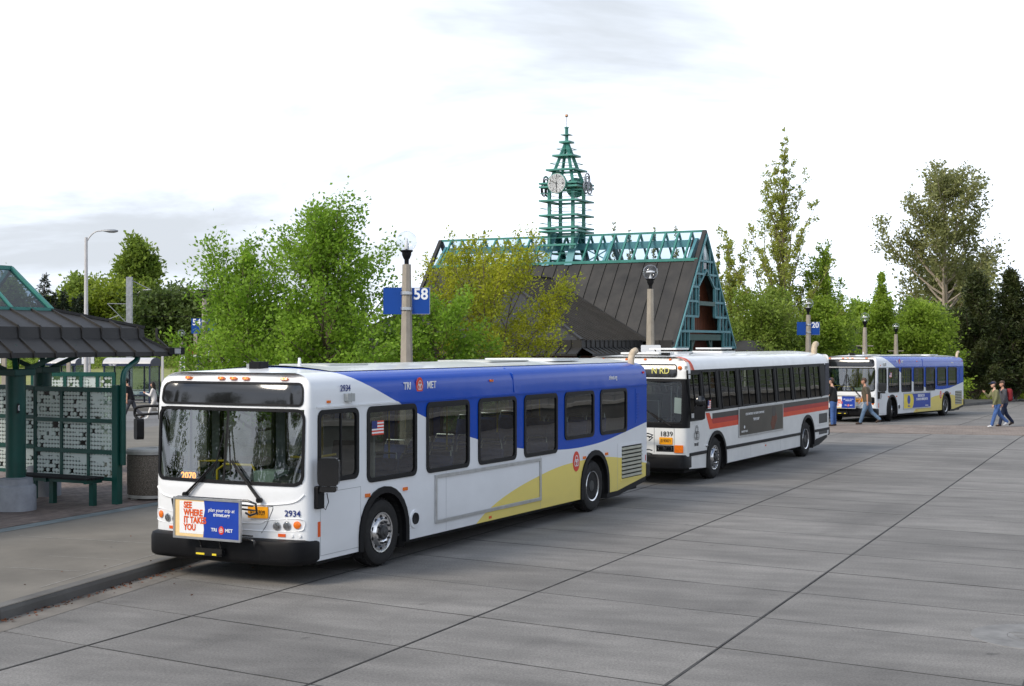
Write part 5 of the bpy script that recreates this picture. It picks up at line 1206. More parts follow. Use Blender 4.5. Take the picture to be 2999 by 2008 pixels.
for sgn in (-1, 1):
    part = empty('steep_roof', (0, 0, 0), 0, st)
    for i in range(nP):
        x0, x1 = -i*PW, -(i+1)*PW; y0, y1 = sgn*HW, sgn*abs(YS); z0, z1 = ZE-.02, slope(-abs(YS))
        n = Vector((0, sgn*k_, 1)).normalized()*.03
        b = MB(); a = [Vector((x0-.004, y0, z0)), Vector((x1+.004, y0, z0)), Vector((x1+.004, y1, z1)), Vector((x0-.004, y1, z1))]
        b.hexa([p-n for p in a], a); b.bar((x1, y0, z0+.02), (x1, y1, z1+.02), .03, .06, up=n); b.build('roof_panel', M['roofgb'], part)
    for xb in (-.02, -RL+.02): b = MB(); b.bar((xb, sgn*HW, ZE), (xb, 0, ZR+.02), .16, .14); b.build('barge_board', M['roofbr'], part)
    b = MB(); y1 = sgn*abs(YS); b.box(-RL-.05, .03, y1-.07, y1+.07, slope(-abs(YS))-.03, slope(-abs(YS))+.09); b.build('sill_beam', M['teal'], part)
    for i in range(nP+1):
        x = -i*PW; b = MB(); b.bar((x, y1, slope(-abs(YS))+.04), (x, 0, ZR), .075, .09); b.build('glazing_rib', M['teal'], part)
    for i in range(0, nP, 1):
        b = MB(); x0, x1 = -i*PW-.04, -(i+1)*PW+.04; b.add([(x0, y1, slope(-abs(YS))+.05), (x1, y1, slope(-abs(YS))+.05), (x1, 0, ZR), (x0, 0, ZR)], [(0, 1, 2, 3)]); b.build('pane', M['skyglass'], part)
b = MB(); b.bar((.04, 0, ZR+.03), (-RL-.04, 0, ZR+.03), .08, .09); b.build('ridge_beam', M['teal'], st)
b = MB(); b.box(-RL+.2, -.3, -.05, .05, ZR-.62, ZR-.32); b.build('ridge_truss', M['tealblue'], st)
for x in (-.35, -4.2, -8.6, -RL+.35):
    for sgn in (-1, 1): b = MB(); b.bar((x, sgn*abs(YS)*.96, slope(-abs(YS))), (x, 0, ZR-.35), .12, .26); b.build('truss_rafter', M['tealblue'], st)
for x in (-4.9, -7.9):
    b = MB(); b.bar((x-.7, 0, 6.65), (x+.7, 0, 7.35), .04, .05); b.bar((x+.7, 0, 6.65), (x-.7, 0, 7.35), .04, .05); b.build('cross_brace', M['tealblue'], st)
# cross wing towards the platform: ridge at Q, valley to R
sl_ = (Rv.z-Q.z)/(Rv.x-Q.x); xe = Q.x+(3.28-Q.z)/sl_; xw = 2*Q.x-xe; ye = -HW-6.2
ridge_y = -HW-2.4; nb = 26
def wz(x): return Q.z-abs(x-Q.x)*abs(sl_)
wing = empty('wing_roof', (0, 0, 0), 0, st)
ymeet = lambda z: (z-ZE)/k_-HW
for sx in (1, -1):
    xe_ = xe if sx > 0 else xw
    for i in range(nb):
        ya, yb = ye+(ymeet(Q.z)-ye)*i/nb, ye+(ymeet(Q.z)-ye)*(i+1)/nb; ym = (ya+yb)/2
        # each sheet runs from the ridge (or hip, or valley) down to the eave
        ztop = Q.z
        if ym < ridge_y: ztop = 3.28+(Q.z-3.28)*(ym-ye)/(ridge_y-ye)
        zbot = 3.28
        if ym > ymeet(3.28): zbot = max(3.28, slope(ym))
        if ztop-zbot < .03: continue
        xt = Q.x+sx*(Q.z-ztop)/abs(sl_); xb = Q.x+sx*(Q.z-zbot)/abs(sl_)
        b = MB(); e = .004; a = [Vector((xt, ya+e, ztop)), Vector((xb, ya+e, zbot)), Vector((xb, yb-e, zbot)), Vector((xt, yb-e, ztop))]
        b.hexa([p-Vector((0, 0, .04)) for p in a], a); b.bar((xt, yb, ztop+.02), (xb, yb, zbot+.02), .03, .05); b.build('roof_panel', M['roofbr'], wing)
b = MB(); a = [Vector((Q.x, ridge_y, Q.z)), Vector((xe, ye, 3.28)), Vector((xw, ye, 3.28))]; b.add(a, [(0, 1, 2)]); b.build('hip_end', M['roofbr'], wing)
b = MB(); b.bar((Q.x, ridge_y-.05, Q.z+.03), (Q.x, ymeet(Q.z), Q.z+.03), .12, .06); b.bar((Q.x, ridge_y, Q.z+.03), (xe, ye, 3.31), .12, .06); b.bar((Q.x, ridge_y, Q.z+.03), (xw, ye, 3.31), .12, .06); b.bar(tuple(Q), (xe, ymeet(3.28), 3.30), .14, .05); b.build('ridge_cap', M['roofbr'], wing)
# eave: upright band and flared skirt, seam by seam
def skirt(p, q, n, out, parent, pitch=.42):
    p, q = Vector((*p, 0)), Vector((*q, 0)); o = Vector((*out, 0)); L_ = (q-p).length; k = max(1, round(L_/pitch)); d = (q-p)/k
    for i in range(k):
        a, c = p+d*i+d*.01, p+d*(i+1)-d*.01; Z = lambda v, z: v+Vector((0, 0, z))
        b = MB(); b.hexa([Z(a, 3.02), Z(c, 3.02), Z(c-o*.03, 3.02), Z(a-o*.03, 3.02)], [Z(a, 3.30), Z(c, 3.30), Z(c-o*.03, 3.30), Z(a-o*.03, 3.30)])
        a2, c2 = a+o*.42, c+o*.42
        b.add([Z(a, 3.02), Z(c, 3.02), Z(c2, 2.80), Z(a2, 2.80), Z(c2, 2.72), Z(a2, 2.72)], [(0, 1, 2, 3), (3, 2, 4, 5)])
        b.bar(Z(c, 3.03), Z(c2, 2.81), .03, .05); b.bar(Z(c+o*.015, 3.03), Z(c+o*.015, 3.31), .03, .03, up=tuple(o)); b.build('eave_panel', M['roofbr'], parent)
    b = MB(); b.add([p-o*.9+Vector((0, 0, 2.73)), q-o*.9+Vector((0, 0, 2.73)), q+o*.42+Vector((0, 0, 2.73)), p+o*.42+Vector((0, 0, 2.73))], [(0, 1, 2, 3)]); b.build('soffit', M['green'], parent)
ev = empty('eave', (0, 0, 0), 0, st)
skirt((xe, ye), (xe, -HW-.45), 0, (1, 0), ev); skirt((xw, ye), (xe, ye), 0, (0, -1), ev); skirt((xe, -HW), (-.05, -HW), 0, (0, -1), ev, .55)
skirt((-RL, HW), (-.05, HW), 0, (0, 1), ev, .55)
# walls
b = MB(); b.box(xw+.9, xe-.9, ye+.9, -HW, -.6, 2.76); b.box(-RL+.3, -.9, -HW+.6, HW-.6, -.6, 3.3); b.build('brick_wall', M['brickwall'], st)
bc = MB()
yy = ye+.9
for r_ in range(0, 40):                                                    # courses on the two faces in view
    z = -.1+r_*.072
    for i in range(int((-HW-yy)/.21)):
        y0 = yy+i*.21+(.105 if r_ % 2 else 0); bc.box(xe-.9, xe-.888, y0+.005, y0+.205, z+.005, z+.067)
for r_ in range(0, 40):
    z = -.1+r_*.072
    for i in range(int((2*HW-1.2)/.21)):
        y0 = -HW+.6+i*.21+(.105 if r_ % 2 else 0); bc.box(-.9, -.888, y0+.005, min(y0+.205, HW-.6), z+.005, z+.067)
M['brickp'] = mat('wall_brick', (.13, .05, .034), .9, var=.3, vs=5, island=.25)
tag(bc.build('brick_course', M['brickp'], st), kind='stuff')
for y_ in (-HW-4.6, -HW-2.6, -HW-.8):
    b = MB(); b.bar((xe-.88, y_, 2.1), (xe+.2, y_, 2.72), .10, .12); b.bar((xe-.85, y_, 1.9), (xe-.85, y_, 2.72), .10, .10); b.build('bracket', M['green'], st)
# gable end: lattice window round a boarded recess
X0 = .05; rows = [ZE+.02, 4.05-.42, 4.55-.35, 5.05-.30, 5.60-.28, 6.15-.25, 6.70-.22]
rows = [ZE, ZE+.66, ZE+1.28, ZE+1.90, ZE+2.50, ZE+3.05, ZE+3.60]
def half(z): return HW*(ZR-z)/(ZR-ZE)
def inner(z):                                                              # half width of the central recess
    if z < ZE+.66: return 2.15
    if z < ZE+1.28: return 1.60
    if z < ZE+2.50: return 1.02
    if z < ZE+3.2: return max(.0, 1.02*(ZE+3.2-z)/.70)
    return 0
gw = empty('gable_window', (0, 0, 0), 0, st)
for sgn in (-1, 1):
    b = MB(); b.bar((X0, sgn*(HW+.05), ZE-.05), (X0, 0, ZR-.12), .09, .13, up=(1, 0, 0)); b.build('frame', M['tealblue'], gw)
    for z in rows:
        a, c = inner(z+.02), half(z)
        if c-a > .05: b = MB(); b.box(X0-.04, X0+.04, sgn*a, sgn*c, z-.045, z+.045); b.build('muntin', M['tealblue'], gw)
    for j in range(1, 9):
        yv = j*.43
        top = ZR-(ZR-ZE)*yv/HW; bot = ZE
        segs = [z for z in [ZE+.02*i for i in range(230)] if inner(z) <= yv+.001 and z < top]
        if segs: b = MB(); b.box(X0-.035, X0+.035, sgn*yv-.03, sgn*yv+.03, min(segs), max(segs)); b.build('muntin', M['tealblue'], gw)
    for za, zb, yi in ((ZE, ZE+.66, 2.15), (ZE+.66, ZE+1.28, 1.60), (ZE+1.28, ZE+2.50, 1.02)):
        b = MB(); b.box(X0-.05, X0+.05, sgn*yi-.04, sgn*yi+.04, za, zb); b.build('muntin', M['tealblue'], gw)
    b = MB(); b.bar((X0, sgn*1.02, ZE+2.50), (X0, 0, ZE+3.25), .08, .08, up=(1, 0, 0)); b.build('muntin', M['tealblue'], gw)
b = MB(); b.box(X0-.05, X0+.05, -2.9, 2.9, ZE+.62, ZE+.72); b.build('muntin', M['tealblue'], gw)
for sgn in (-1, 1):
    b = MB(); b.sheet([(sgn*a, z) for a, z in ((2.15, ZE), (HW-.08, ZE), (0, ZR-.15), (0, ZE+3.2), (1.02, ZE+2.5), (1.02, ZE+1.28), (1.6, ZE+1.28), (1.6, ZE+.66), (2.15, ZE+.66))], 'x', 0); b.build('pane', M['glassdk2'], gw)
for i in range(26):
    y0 = -HW+.25+i*(2*HW-.5)/26; y1 = y0+(2*HW-.5)/26-.012; zt0, zt1 = slope(-abs(y0))-.25, slope(-abs(y1))-.25
    if min(zt0, zt1) < ZE+.6: continue
    b = MB(); b.hexa([(-.55, y0, ZE+.55), (-.52, y0, ZE+.55), (-.52, y1, ZE+.55), (-.55, y1, ZE+.55)], [(-.55, y0, zt0), (-.52, y0, zt0), (-.52, y1, zt1), (-.55, y1, zt1)]); b.build('board', M['wood'], st)
b = MB(); b.box(-.5, .02, -2.1, 2.1, ZE+.30, ZE+.55); b.box(-.3, .1, -1.0, 1.0, ZE+1.75, ZE+1.92); b.build('tie_beam', M['green'], st)
for sgn in (-1, 1):
    b = MB(); b.bar((-.2, sgn*1.9, ZE-.75), (-.2, sgn*.9, ZE+.3), .12, .14); b.bar((-.2, sgn*2.6, ZE-.9), (.1, sgn*2.6, ZE), .10, .12); b.bar((-.2, sgn*1.2, ZE-1.0), (-.2, sgn*1.2, ZE+.3), .14, .14); b.build('bracket', M['green'], st)
# clock tower
tw = thing('clock_tower', 'open green steel clock tower with stacked square louvres and white clock', 'tower', (8.08-.8886*6.395, 59.29+.4586*6.395, 0), R(-27.3))
ph = 1.13/2
for sx in (-1, 1):
    for sy in (-1, 1):
        b = MB(); b.box(sx*ph-.065, sx*ph+.065, sy*ph-.065, sy*ph+.065, 6.2, 10.18); b.build('post', M['towergreen'], tw)
        b = MB(); b.bar((sx*ph, sy*ph, 10.15), (sx*.04, sy*.04, 11.95), .11, .12); b.build('hip_leg', M['towergreen'], tw)
def tier(z, s_, thick, wd, name='louvre'):
    h_ = s_/2; o = [(-h_, -h_), (h_, -h_), (h_, h_), (-h_, h_)]; i = [(-h_+wd, -h_+wd), (h_-wd, -h_+wd), (h_-wd, h_-wd), (-h_+wd, h_-wd)]
    b = MB(); b.ring(o, i, 'z', z-thick/2, z+thick/2); b.build(name, M['towergreen'], tw)
for z, s_ in ((12.0, .50), (11.39, .95), (10.75, 1.38), (10.14, 1.84), (9.99, 1.84), (9.39, 1.84), (8.75, 1.84), (8.20, 1.84), (8.05, 1.84)): tier(z, s_, .075, min(.26, s_/2-.02))
for z, s_ in ((11.69, .67), (11.05, 1.11), (10.43, 1.54), (9.71, 1.76), (9.06, 1.76), (8.41, 1.76), (7.75, 1.76)): tier(z, s_, .022, .025, 'rod_ring')
for sy in (-1, 1): b = MB(); b.box(-.92, .92, sy*.92-.12, sy*.92+.12, 7.40, 7.48); b.build('louvre', M['towergreen'], tw)
b = MB(); b.lathe([(.085, 11.85), (.085, 12.62), (.115, 12.63), (.115, 12.67)], 4); b.build('mast', M['towergreen'], tw)
b = MB(); b.box(-.2, .2, -.2, .2, 12.31, 12.335); b.build('mast_plate', M['towergreen'], tw)
b = MB(); b.tube([(0, 0, 12.66), (0, 0, 13.12)], .016, 8); b.build('rod', M['alu'], tw)
b = MB(); b.lathe([(.0, 13.10), (.05, 13.115), (.072, 13.17), (.05, 13.225), (.0, 13.24)], 16); b.build('finial_ball', M['gold'], tw, smooth=60)
for x in (-.55, .55):
    for sy in (-1, 1):
        b = MB(); b.hexa([(x-.17, sy*1.0, 6.55), (x+.17, sy*1.0, 6.55), (x+.17, sy*1.06, 6.55), (x-.17, sy*1.06, 6.55)], [(x-.17, sy*.12, 8.0), (x+.17, sy*.12, 8.0), (x+.17, sy*.18, 8.0), (x-.17, sy*.18, 8.0)]); b.build('splay_plate', M['tealblue'], tw)
for z in (6.5, 6.8, 7.1): tier(z, 1.3, .05, .15)
for x in (-.55, .55):
    for y_ in (-.55, .55): pass
def clock(y, fy):
    c = empty('clock', (0, y, 10.10), 0 if fy < 0 else math.pi, tw)
    b = MB(); b.lathe([(.0, .14), (.42, .14), (.445, .10), (.445, -.02), (.425, -.03)], 36, ax='y'); b.build('case', M['towergreen'], c, smooth=35)
    b = MB(); b.lathe([(.42, -.033), (.0, -.033)], 36, ax='y'); b.build('face', M['clock'], c)
    for k in range(12):
        t = 2*math.pi*k/12; s_, q = math.sin(t), math.cos(t); b = MB(); L0 = .27 if k % 3 == 0 else .31; b.bar((L0*s_, -.037, L0*q), (.375*s_, -.037, .375*q), .022 if k % 3 else .032, .004, up=(0, 1, 0)); b.build('hour_mark', M['blackprint'], c)
    for ang, ln, wd in ((R(178), .22, .028), (R(-66), .34, .020)):
        b = MB(); b.bar((-.07*math.sin(ang), -.043, -.07*math.cos(ang)), (ln*math.sin(ang), -.043, ln*math.cos(ang)), wd, .006, up=(0, 1, 0)); b.build('hand', M['blackprint'], c)
clock(-1.0, -1); clock(1.0, 1)
def loops(loc, facing, m, r):
    fx, fy = facing; lx, ly = -fy, fx; b = MB()
    for j in range(3):
        a = math.pi/2+j*2*math.pi/3; cu, cv = .44*r*.85*math.cos(a), .44*r*math.sin(a)
        for q in (.46*r, .24*r):
            P = [(loc[0]+lx*(cu+q*math.cos(2*math.pi*k/20))+fx*.012*j, loc[1]+ly*(cu+q*math.cos(2*math.pi*k/20))+fy*.012*j, loc[2]+cv+q*math.sin(2*math.pi*k/20)) for k in range(21)]
            b.tube(P, .034 if q > .3*r else .026, 6)
    b.build('emblem', m, tw)
loops((1.0, 0, 10.08), (1, 0), M['galv'], .56); loops((-1.0, 0, 10.05), (-1, 0), M['blk'], .56)
# two more shelter roofs behind the buses
for lab, px, py, Y, n_ in (('low brown shelter roof right of the station gable', 2195, 1000, 74, 0), ('low brown shelter roof above the farthest bus nose', 2420, 1030, 82, 1)):
    p = at(px, py, Y); o = thing('platform_shelter', lab, 'shelter', (p.x, p.y, g(p.y)), R(62.7))
    ro = empty('roof', (0, 0, 0), 0, o); ze = 3.0-.3
    flared_roof(ro, -3.2, 3.2, -2.0, 2.0, ze, ze+.95, None, pitch=.45)
    for u in (-2, 2):
        b = MB(); b.lathe([(.17, 0), (.17, ze)], 14, (u, 0, 0)); b.build('column', M['green'], o)
# ---------------------------------------------------------------- trees
def leaf_mesh(name, pos, nrm_bias, size, m, rn, aspect=.55, droop=0.0, dirs=None):
    """pos (n,3) -> one kite-shaped leaf each, built as one mesh"""
    n = len(pos); pos = np.asarray(pos, np.float32)
    d = rn.normal(size=(n, 3)); d[:, 2] = d[:, 2]*.7-droop
    if dirs is not None: d = d*.6+np.asarray(dirs)*1.0
    d /= np.linalg.norm(d, axis=1, keepdims=True)+1e-9
    q = rn.normal(size=(n, 3)); q[:, 2] += nrm_bias
    sd = np.cross(d, q); sd /= np.linalg.norm(sd, axis=1, keepdims=True)+1e-9
    nn_ = np.cross(sd, d)
    s = (size*rn.uniform(.65, 1.35, size=(n, 1)))
    v = np.empty((n, 4, 3), np.float32)
    v[:, 0] = pos; v[:, 1] = pos+d*s*.5+sd*s*aspect*.5+nn_*s*.06; v[:, 2] = pos+d*s; v[:, 3] = pos+d*s*.5-sd*s*aspect*.5+nn_*s*.06
    me = bpy.data.meshes.new(name); me.vertices.add(4*n); me.vertices.foreach_set('co', v.reshape(-1))
    me.loops.add(4*n); me.loops.foreach_set('vertex_index', np.arange(4*n, dtype=np.int32))
    me.polygons.add(n); me.polygons.foreach_set('loop_start', np.arange(0, 4*n, 4, dtype=np.int32)); me.polygons.foreach_set('loop_total', np.full(n, 4, np.int32))
    me.materials.append(m); me.update(calc_edges=True); me.validate()
    return me
SH = {'oval': lambda t: math.sin(math.pi*min(1, .18+.82*t))**.6, 'cone': lambda t: 1-.93*t, 'broad': lambda t: math.sin(math.pi*min(1, .30+.70*t))**.5,
      'column': lambda t: (1-t)**.55*.85+.15, 'spire': lambda t: (1-t)**1.1+.04, 'shoots': lambda t: max(.12, (1-t))**.8*.95+.08, 'vase': lambda t: .55+.45*math.sin(math.pi*t)}
def tree(name, label, x, y, h, rx, shape='oval', t0=.12, nb=46, nl=16000, ls=.16, leaf=None, bark=None, seed=1, el=(15, 70), curl=.5, tr=.11, twig=.34, spread=.22, stems=1, droop=.2, group=None, z0=None, aspect=.55, lean=(0, 0), cat='tree', gappy=0.0, along=.25):
    rnd_ = random.Random(seed); rn = np.random.default_rng(seed)
    root = thing(name, label, cat, (x, y, (g(y) if z0 is None else z0)), 0, group)
    T = MB(); pts = []; dirs = []; wts = []
    for sidx in range(stems):
        a0 = 2*math.pi*sidx/stems+rnd_.random(); sp_ = .0 if stems == 1 else rx*.35
        P = [Vector((0, 0, -.2))]; k = 9; wob = Vector((0, 0, 0))
        for i in range(1, k+1):
            f = i/k; wob += Vector((rnd_.gauss(0, .02), rnd_.gauss(0, .02), 0))*h*.35*.3
            P.append(Vector((math.cos(a0)*sp_*f+lean[0]*f*f, math.sin(a0)*sp_*f+lean[1]*f*f, h*.95*f))+wob*f)
        trr = tr/(stems**.5)
        T.tube(P, [trr*(1.25 if i == 0 else (1-.92*i/k)) for i in range(k+1)], 8)
        for b_ in range(nb//stems):
            f = b_/(nb//stems); t = t0+(1-t0)*f+rnd_.uniform(-.02, .02); t = min(max(t, t0), .99)
            i = t*.999*k; p0 = P[int(i)].lerp(P[min(int(i)+1, k)], i-int(i))
            tt = (t-t0)/(1-t0); az = b_*2.39996+rnd_.uniform(-.5, .5)+a0; e = R(el[0]+(el[1]-el[0])*tt+rnd_.uniform(-12, 12))
            ln = rx*SH[shape](tt)*rnd_.uniform(.7-gappy, 1.15)
            d = Vector((math.cos(az)*math.cos(e), math.sin(az)*math.cos(e), math.sin(e)))
            B = [p0]; n_ = 6
            for s_ in range(n_):
                d = (d+Vector((rnd_.gauss(0, .10), rnd_.gauss(0, .10), rnd_.gauss(0, .06)+curl*.16))).normalized(); B.append(B[-1]+d*ln/n_)
            r0 = max(.008, trr*.42*(1-t)+.012); T.tube(B, [r0*(1-.85*s_/n_) for s_ in range(n_+1)], 5, caps=False)
            nt_ = max(4, int(9*ln/rx*2)); 
            for q in range(nt_):
                u = along+(1-along)*(q+rnd_.random())/nt_; j = u*n_*.999; pb = B[int(j)].lerp(B[int(j)+1], j-int(j)); db = (B[int(j)+1]-B[int(j)]).normalized()
                dd = (db*.6+Vector((rnd_.gauss(0, .6), rnd_.gauss(0, .6), rnd_.gauss(0, .45)+curl*.35))).normalized(); tl = ln*twig*rnd_.uniform(.5, 1.2)*(1.15-u*.5)
                pe = pb+dd*tl; T.tube([pb, pe], [.007, .003], 3, caps=False)
                pts.append((pb, pe)); wts.append(tl+.05); dirs.append(dd)
    T.build('trunk', M[bark or 'bark'], root, smooth=60)
    A = np.array([list(p[0]) for p in pts]); Bq = np.array([list(p[1]) for p in pts]); D = np.array([list(d) for d in dirs]); wq = np.array(wts); wq /= wq.sum()
    idx = rn.choice(len(pts), size=nl, p=wq); f = rn.beta(1.6, 1.0, size=(nl, 1))
    pos = A[idx]+(Bq[idx]-A[idx])*f+rn.normal(scale=spread, size=(nl, 3))*np.minimum(1, .35+np.linalg.norm(Bq[idx]-A[idx], axis=1, keepdims=True))
    obj('crown', leaf_mesh('crown', pos, .6, ls, leaf, rn, aspect, droop, D[idx]*.8), root)
    return root
LM = {'maple': leafmat('maple_leaf', (.150, .280, .022), (.33, .50, .055), .55), 'gold': leafmat('gold_green_leaf', (.26, .31, .022), (.50, .50, .035), .52), 'fresh': leafmat('fresh_leaf', (.19, .30, .028), (.36, .48, .06), .52),
      'sparse': leafmat('young_poplar_leaf', (.28, .34, .05), (.46, .48, .11), .55), 'cott': leafmat('cottonwood_leaf', (.19, .21, .065), (.36, .36, .15), .5), 'conif': leafmat('conifer_leaf', (.022, .040, .009), (.062, .072, .016), .2),
      'dark': leafmat('dark_leaf', (.06, .10, .022), (.14, .19, .044), .4), 'mid': leafmat('mid_leaf', (.15, .235, .028), (.29, .37, .065), .5), 'lime': leafmat('lime_leaf', (.17, .245, .022), (.31, .37, .04), .5), 'fir': leafmat('fir_leaf', (.012, .024, .012), (.030, .046, .022), .1), 'silver': leafmat('silvery_leaf', (.19, .28, .07), (.38, .48, .19), .5)}
# platform trees
tree('maple_tree', 'large fresh green maple left of the post with sign 58', -5.45, 42, 6.7, 3.2, 'broad', .10, 62, 33000, .125, LM['maple'], seed=5, el=(5, 72), curl=.75, tr=.13, spread=.17, group='platform trees', gappy=.15, twig=.36)
tree('maple_tree', 'smaller twiggy maple leaning left, behind the nearest bus nose', -7.8, 43.0, 5.6, 2.9, 'broad', .10, 44, 20000, .125, LM['maple'], seed=11, el=(8, 74), curl=.9, tr=.11, spread=.16, group='platform trees', gappy=.25, lean=(-.4, 0))
tree('maple_tree', 'low green maple right behind the post with sign 58', -2.3, 43, 4.1, 2.2, 'broad', .10, 34, 16000, .12, LM['maple'], seed=14, el=(5, 60), curl=.4, tr=.09, spread=.18, group='platform trees')
tree('golden_tree', 'yellow green small tree in front of the station roof', -.85, 47, 6.15, 3.1, 'broad', .06, 60, 32000, .10, LM['gold'], seed=21, el=(5, 72), curl=.55, tr=.10, stems=4, spread=.12, gappy=.2, droop=.0)
# right-hand group
tree('poplar_tree', 'tall sparse spiky young poplar right of the station gable', 14.9, 78, 14.3, 7.2, 'shoots', .14, 54, 19000, .145, LM['sparse'], seed=31, el=(48, 80), curl=.9, tr=.17, twig=.13, spread=.10, group='right-hand trees', gappy=.35, z0=g(78), along=.12)
tree('poplar_tree', 'sparse young poplar leaning against the tall one, nearer the gable', 12.3, 80, 9.6, 4.6, 'shoots', .16, 36, 13000, .145, LM['sparse'], seed=32, el=(48, 78), curl=.9, tr=.12, twig=.14, spread=.11, group='right-hand trees', gappy=.35, along=.1)
tree('poplar_tree', 'bright green young tree at right flank of the tall poplar', 17.4, 79, 9.0, 4.4, 'shoots', .14, 40, 19000, .16, LM['fresh'], seed=33, el=(38, 76), curl=.9, tr=.13, twig=.18, spread=.16, group='right-hand trees', gappy=.25, along=.1)
for i, (px_, r_, h_, k_s, lab) in enumerate(((2180, 3.0, 5.0, 'mid', 'low leafy tree far behind the right of the station gable'), (2300, 3.2, 6.0, 'fresh', 'leafy tree far behind the post with sign 20'), (2430, 3.2, 6.6, 'mid', 'leafy tree far behind the cross-arm lamp post, to its left'), (2560, 3.2, 6.8, 'fresh', 'leafy tree far behind the cross-arm lamp post, to its right'), (2690, 3.2, 6.6, 'mid', 'leafy tree far behind the smallest globe lamp'), (2790, 3.0, 6.0, 'dark', 'dark leafy tree left of the conifers at the back'))):
    tree('broadleaf_tree', lab, (px_-CX)/F*106, 106+i % 2*4, h_, r_*.8, 'broad', .04, 40, 9000, .30, LM[k_s], seed=140+i, el=(0, 65), curl=.4, tr=.14, spread=.34, group='right-hand trees')
tree('broadleaf_tree', 'bushy green tree behind the post with sign 20', 13.2, 74, 5.6, 3.1, 'broad', .08, 54, 30000, .165, LM['mid'], seed=34, el=(0, 60), curl=.3, tr=.14, spread=.26, group='right-hand trees')
tree('broadleaf_tree', 'bushy light green tree filling the gap above the farthest bus nose', 17.0, 77.5, 5.6, 2.4, 'broad', .06, 50, 28000, .165, LM['fresh'], seed=35, el=(0, 60), curl=.3, tr=.14, spread=.26, group='right-hand trees')
tree('broadleaf_tree', 'bright lime tree above the farthest bus roof, second from the conifers', 22.4, 86, 8.3, 2.9, 'spire', .08, 52, 24000, .18, LM['fresh'], seed=36, el=(15, 75), curl=.8, tr=.13, spread=.22, group='right-hand trees')
tree('broadleaf_tree', 'light green wind-blown tree above the farthest bus tail, nearest the conifers', 24.4, 84, 5.8, 2.3, 'broad', .05, 54, 26000, .19, LM['fresh'], seed=37, el=(0, 60), curl=.4, tr=.13, spread=.25, group='right-hand trees')
tree('cottonwood_tree', 'tall open cottonwood with pale forked trunk, at right skyline', 37.3, 122, 18.3, 7.4, 'oval', .24, 60, 19000, .30, LM['cott'], 'barkpale', seed=41, el=(15, 70), curl=.6, tr=.42, twig=.26, spread=.26, gappy=.3, along=.4)
tree('cottonwood_tree', 'lower grey green cottonwood behind the tall one, its crown toward the conifers', 40.0, 128, 10.5, 6.0, 'broad', .15, 44, 15000, .36, LM['cott'], 'barkpale', seed=42, el=(5, 60), curl=.4, tr=.3, spread=.45, gappy=.2)
for i, (x, y, h, r, lab) in enumerate(((29.8, 91, 8.0, 3.0, 'narrow dark conifer nearest the farthest bus tail'), (32.6, 92, 8.4, 2.9, 'dark conifer second from the farthest bus, close to its twin'), (35.2, 95, 8.2, 2.0, 'slim dark conifer between the twin conifers and the right edge'), (36.0, 92, 10.6, 3.0, 'tallest dark conifer at the right edge'), (39, 95, 10.0, 3.0, 'dark conifer cut by the right edge of the picture'))):
    tree('conifer_tree', lab, x, y, h, r, 'column', .03, 150, 34000, .22, LM['conif'], seed=50+i, el=(25, 75), curl=.5, tr=.15, twig=.30, spread=.13, group='dark conifers at right', aspect=.35)
tree('broadleaf_tree', 'dark leafy tree behind the conifers and bus tail', 28.5, 102, 5.2, 4.2, 'broad', .05, 40, 12000, .28, LM['dark'], seed=58, el=(0, 55), curl=.2, tr=.14, spread=.35, group='right-hand trees')
# far bare poplars over the station roof
for i, (px, py, lab) in enumerate(((1800, 630, 'thin far poplar left of the others above the glazed ridge'), (1848, 650, 'short thin far poplar above the glazed ridge, second from tower'), (1912, 640, 'thin far poplar above the glazed ridge, third from tower'), (1982, 640, 'thin far poplar above the glazed ridge, nearest the gable'), (1520, 690, 'thin far poplar left of the clock tower'), (2105, 700, 'thin far poplar just right of the gable apex'))):
    p = at(px, py, 150); tree('far_poplar', lab, p.x, 150, p.z+.6, 1.1, 'column', .2, 40, 2600, .22, LM['cott'], seed=60+i, el=(60, 82), curl=.3, tr=.1, twig=.22, spread=.10, group='far thin poplars', z0=-.6)
# left background
tree('broadleaf_tree', 'tallest far tree left of the tram mast, with airy top', -46.6, 176, 15.0, 4.4, 'oval', .12, 60, 17000, .55, LM['mid'], seed=71, el=(20, 75), curl=.7, tr=.35, twig=.28, spread=.4, group='far left trees', z0=1.0)
tree('broadleaf_tree', 'far tree at left foot of the tallest one', -52.5, 172, 9.2, 4.0, 'oval', .1, 44, 10000, .5, LM['mid'], seed=72, tr=.25, spread=.5, group='far left trees', z0=1.0)
tree('broadleaf_tree', 'yellow green far tree behind the tram mast', -45.5, 160, 7.6, 4.8, 'broad', .05, 46, 13000, .45, LM['lime'], seed=73, el=(0, 60), tr=.25, spread=.5, group='far left trees', z0=.9)
tree('broadleaf_tree', 'yellow green far tree left of the white street lamp', -50.5, 160, 5.6, 4.0, 'broad', .05, 46, 13000, .45, LM['lime'], seed=74, el=(0, 60), tr=.25, spread=.5, group='far left trees', z0=.9)
for i, (px, py, lab) in enumerate(((455, 850, 'dark far tree right of the tram mast'), (520, 835, 'dark far tree behind the short globe lamp'), (575, 850, 'dark far tree behind the post with sign 54'), (640, 880, 'dark far tree behind the smaller maple'), (740, 900, 'dark far tree deep behind the maples'), (850, 905, 'dark far tree hidden behind the large maple'), (960, 905, 'dark far tree hidden right of the large maple'))):
    p = at(px, py, 150+i % 2*6); tree('broadleaf_tree', lab, p.x, p.y, (p.z-.3)*.82, 4.2, 'broad', .03, 48, 10000, .46, LM['dark'], seed=80+i, el=(0, 60), curl=.3, tr=.25, spread=.5, group='far left trees', z0=.8)
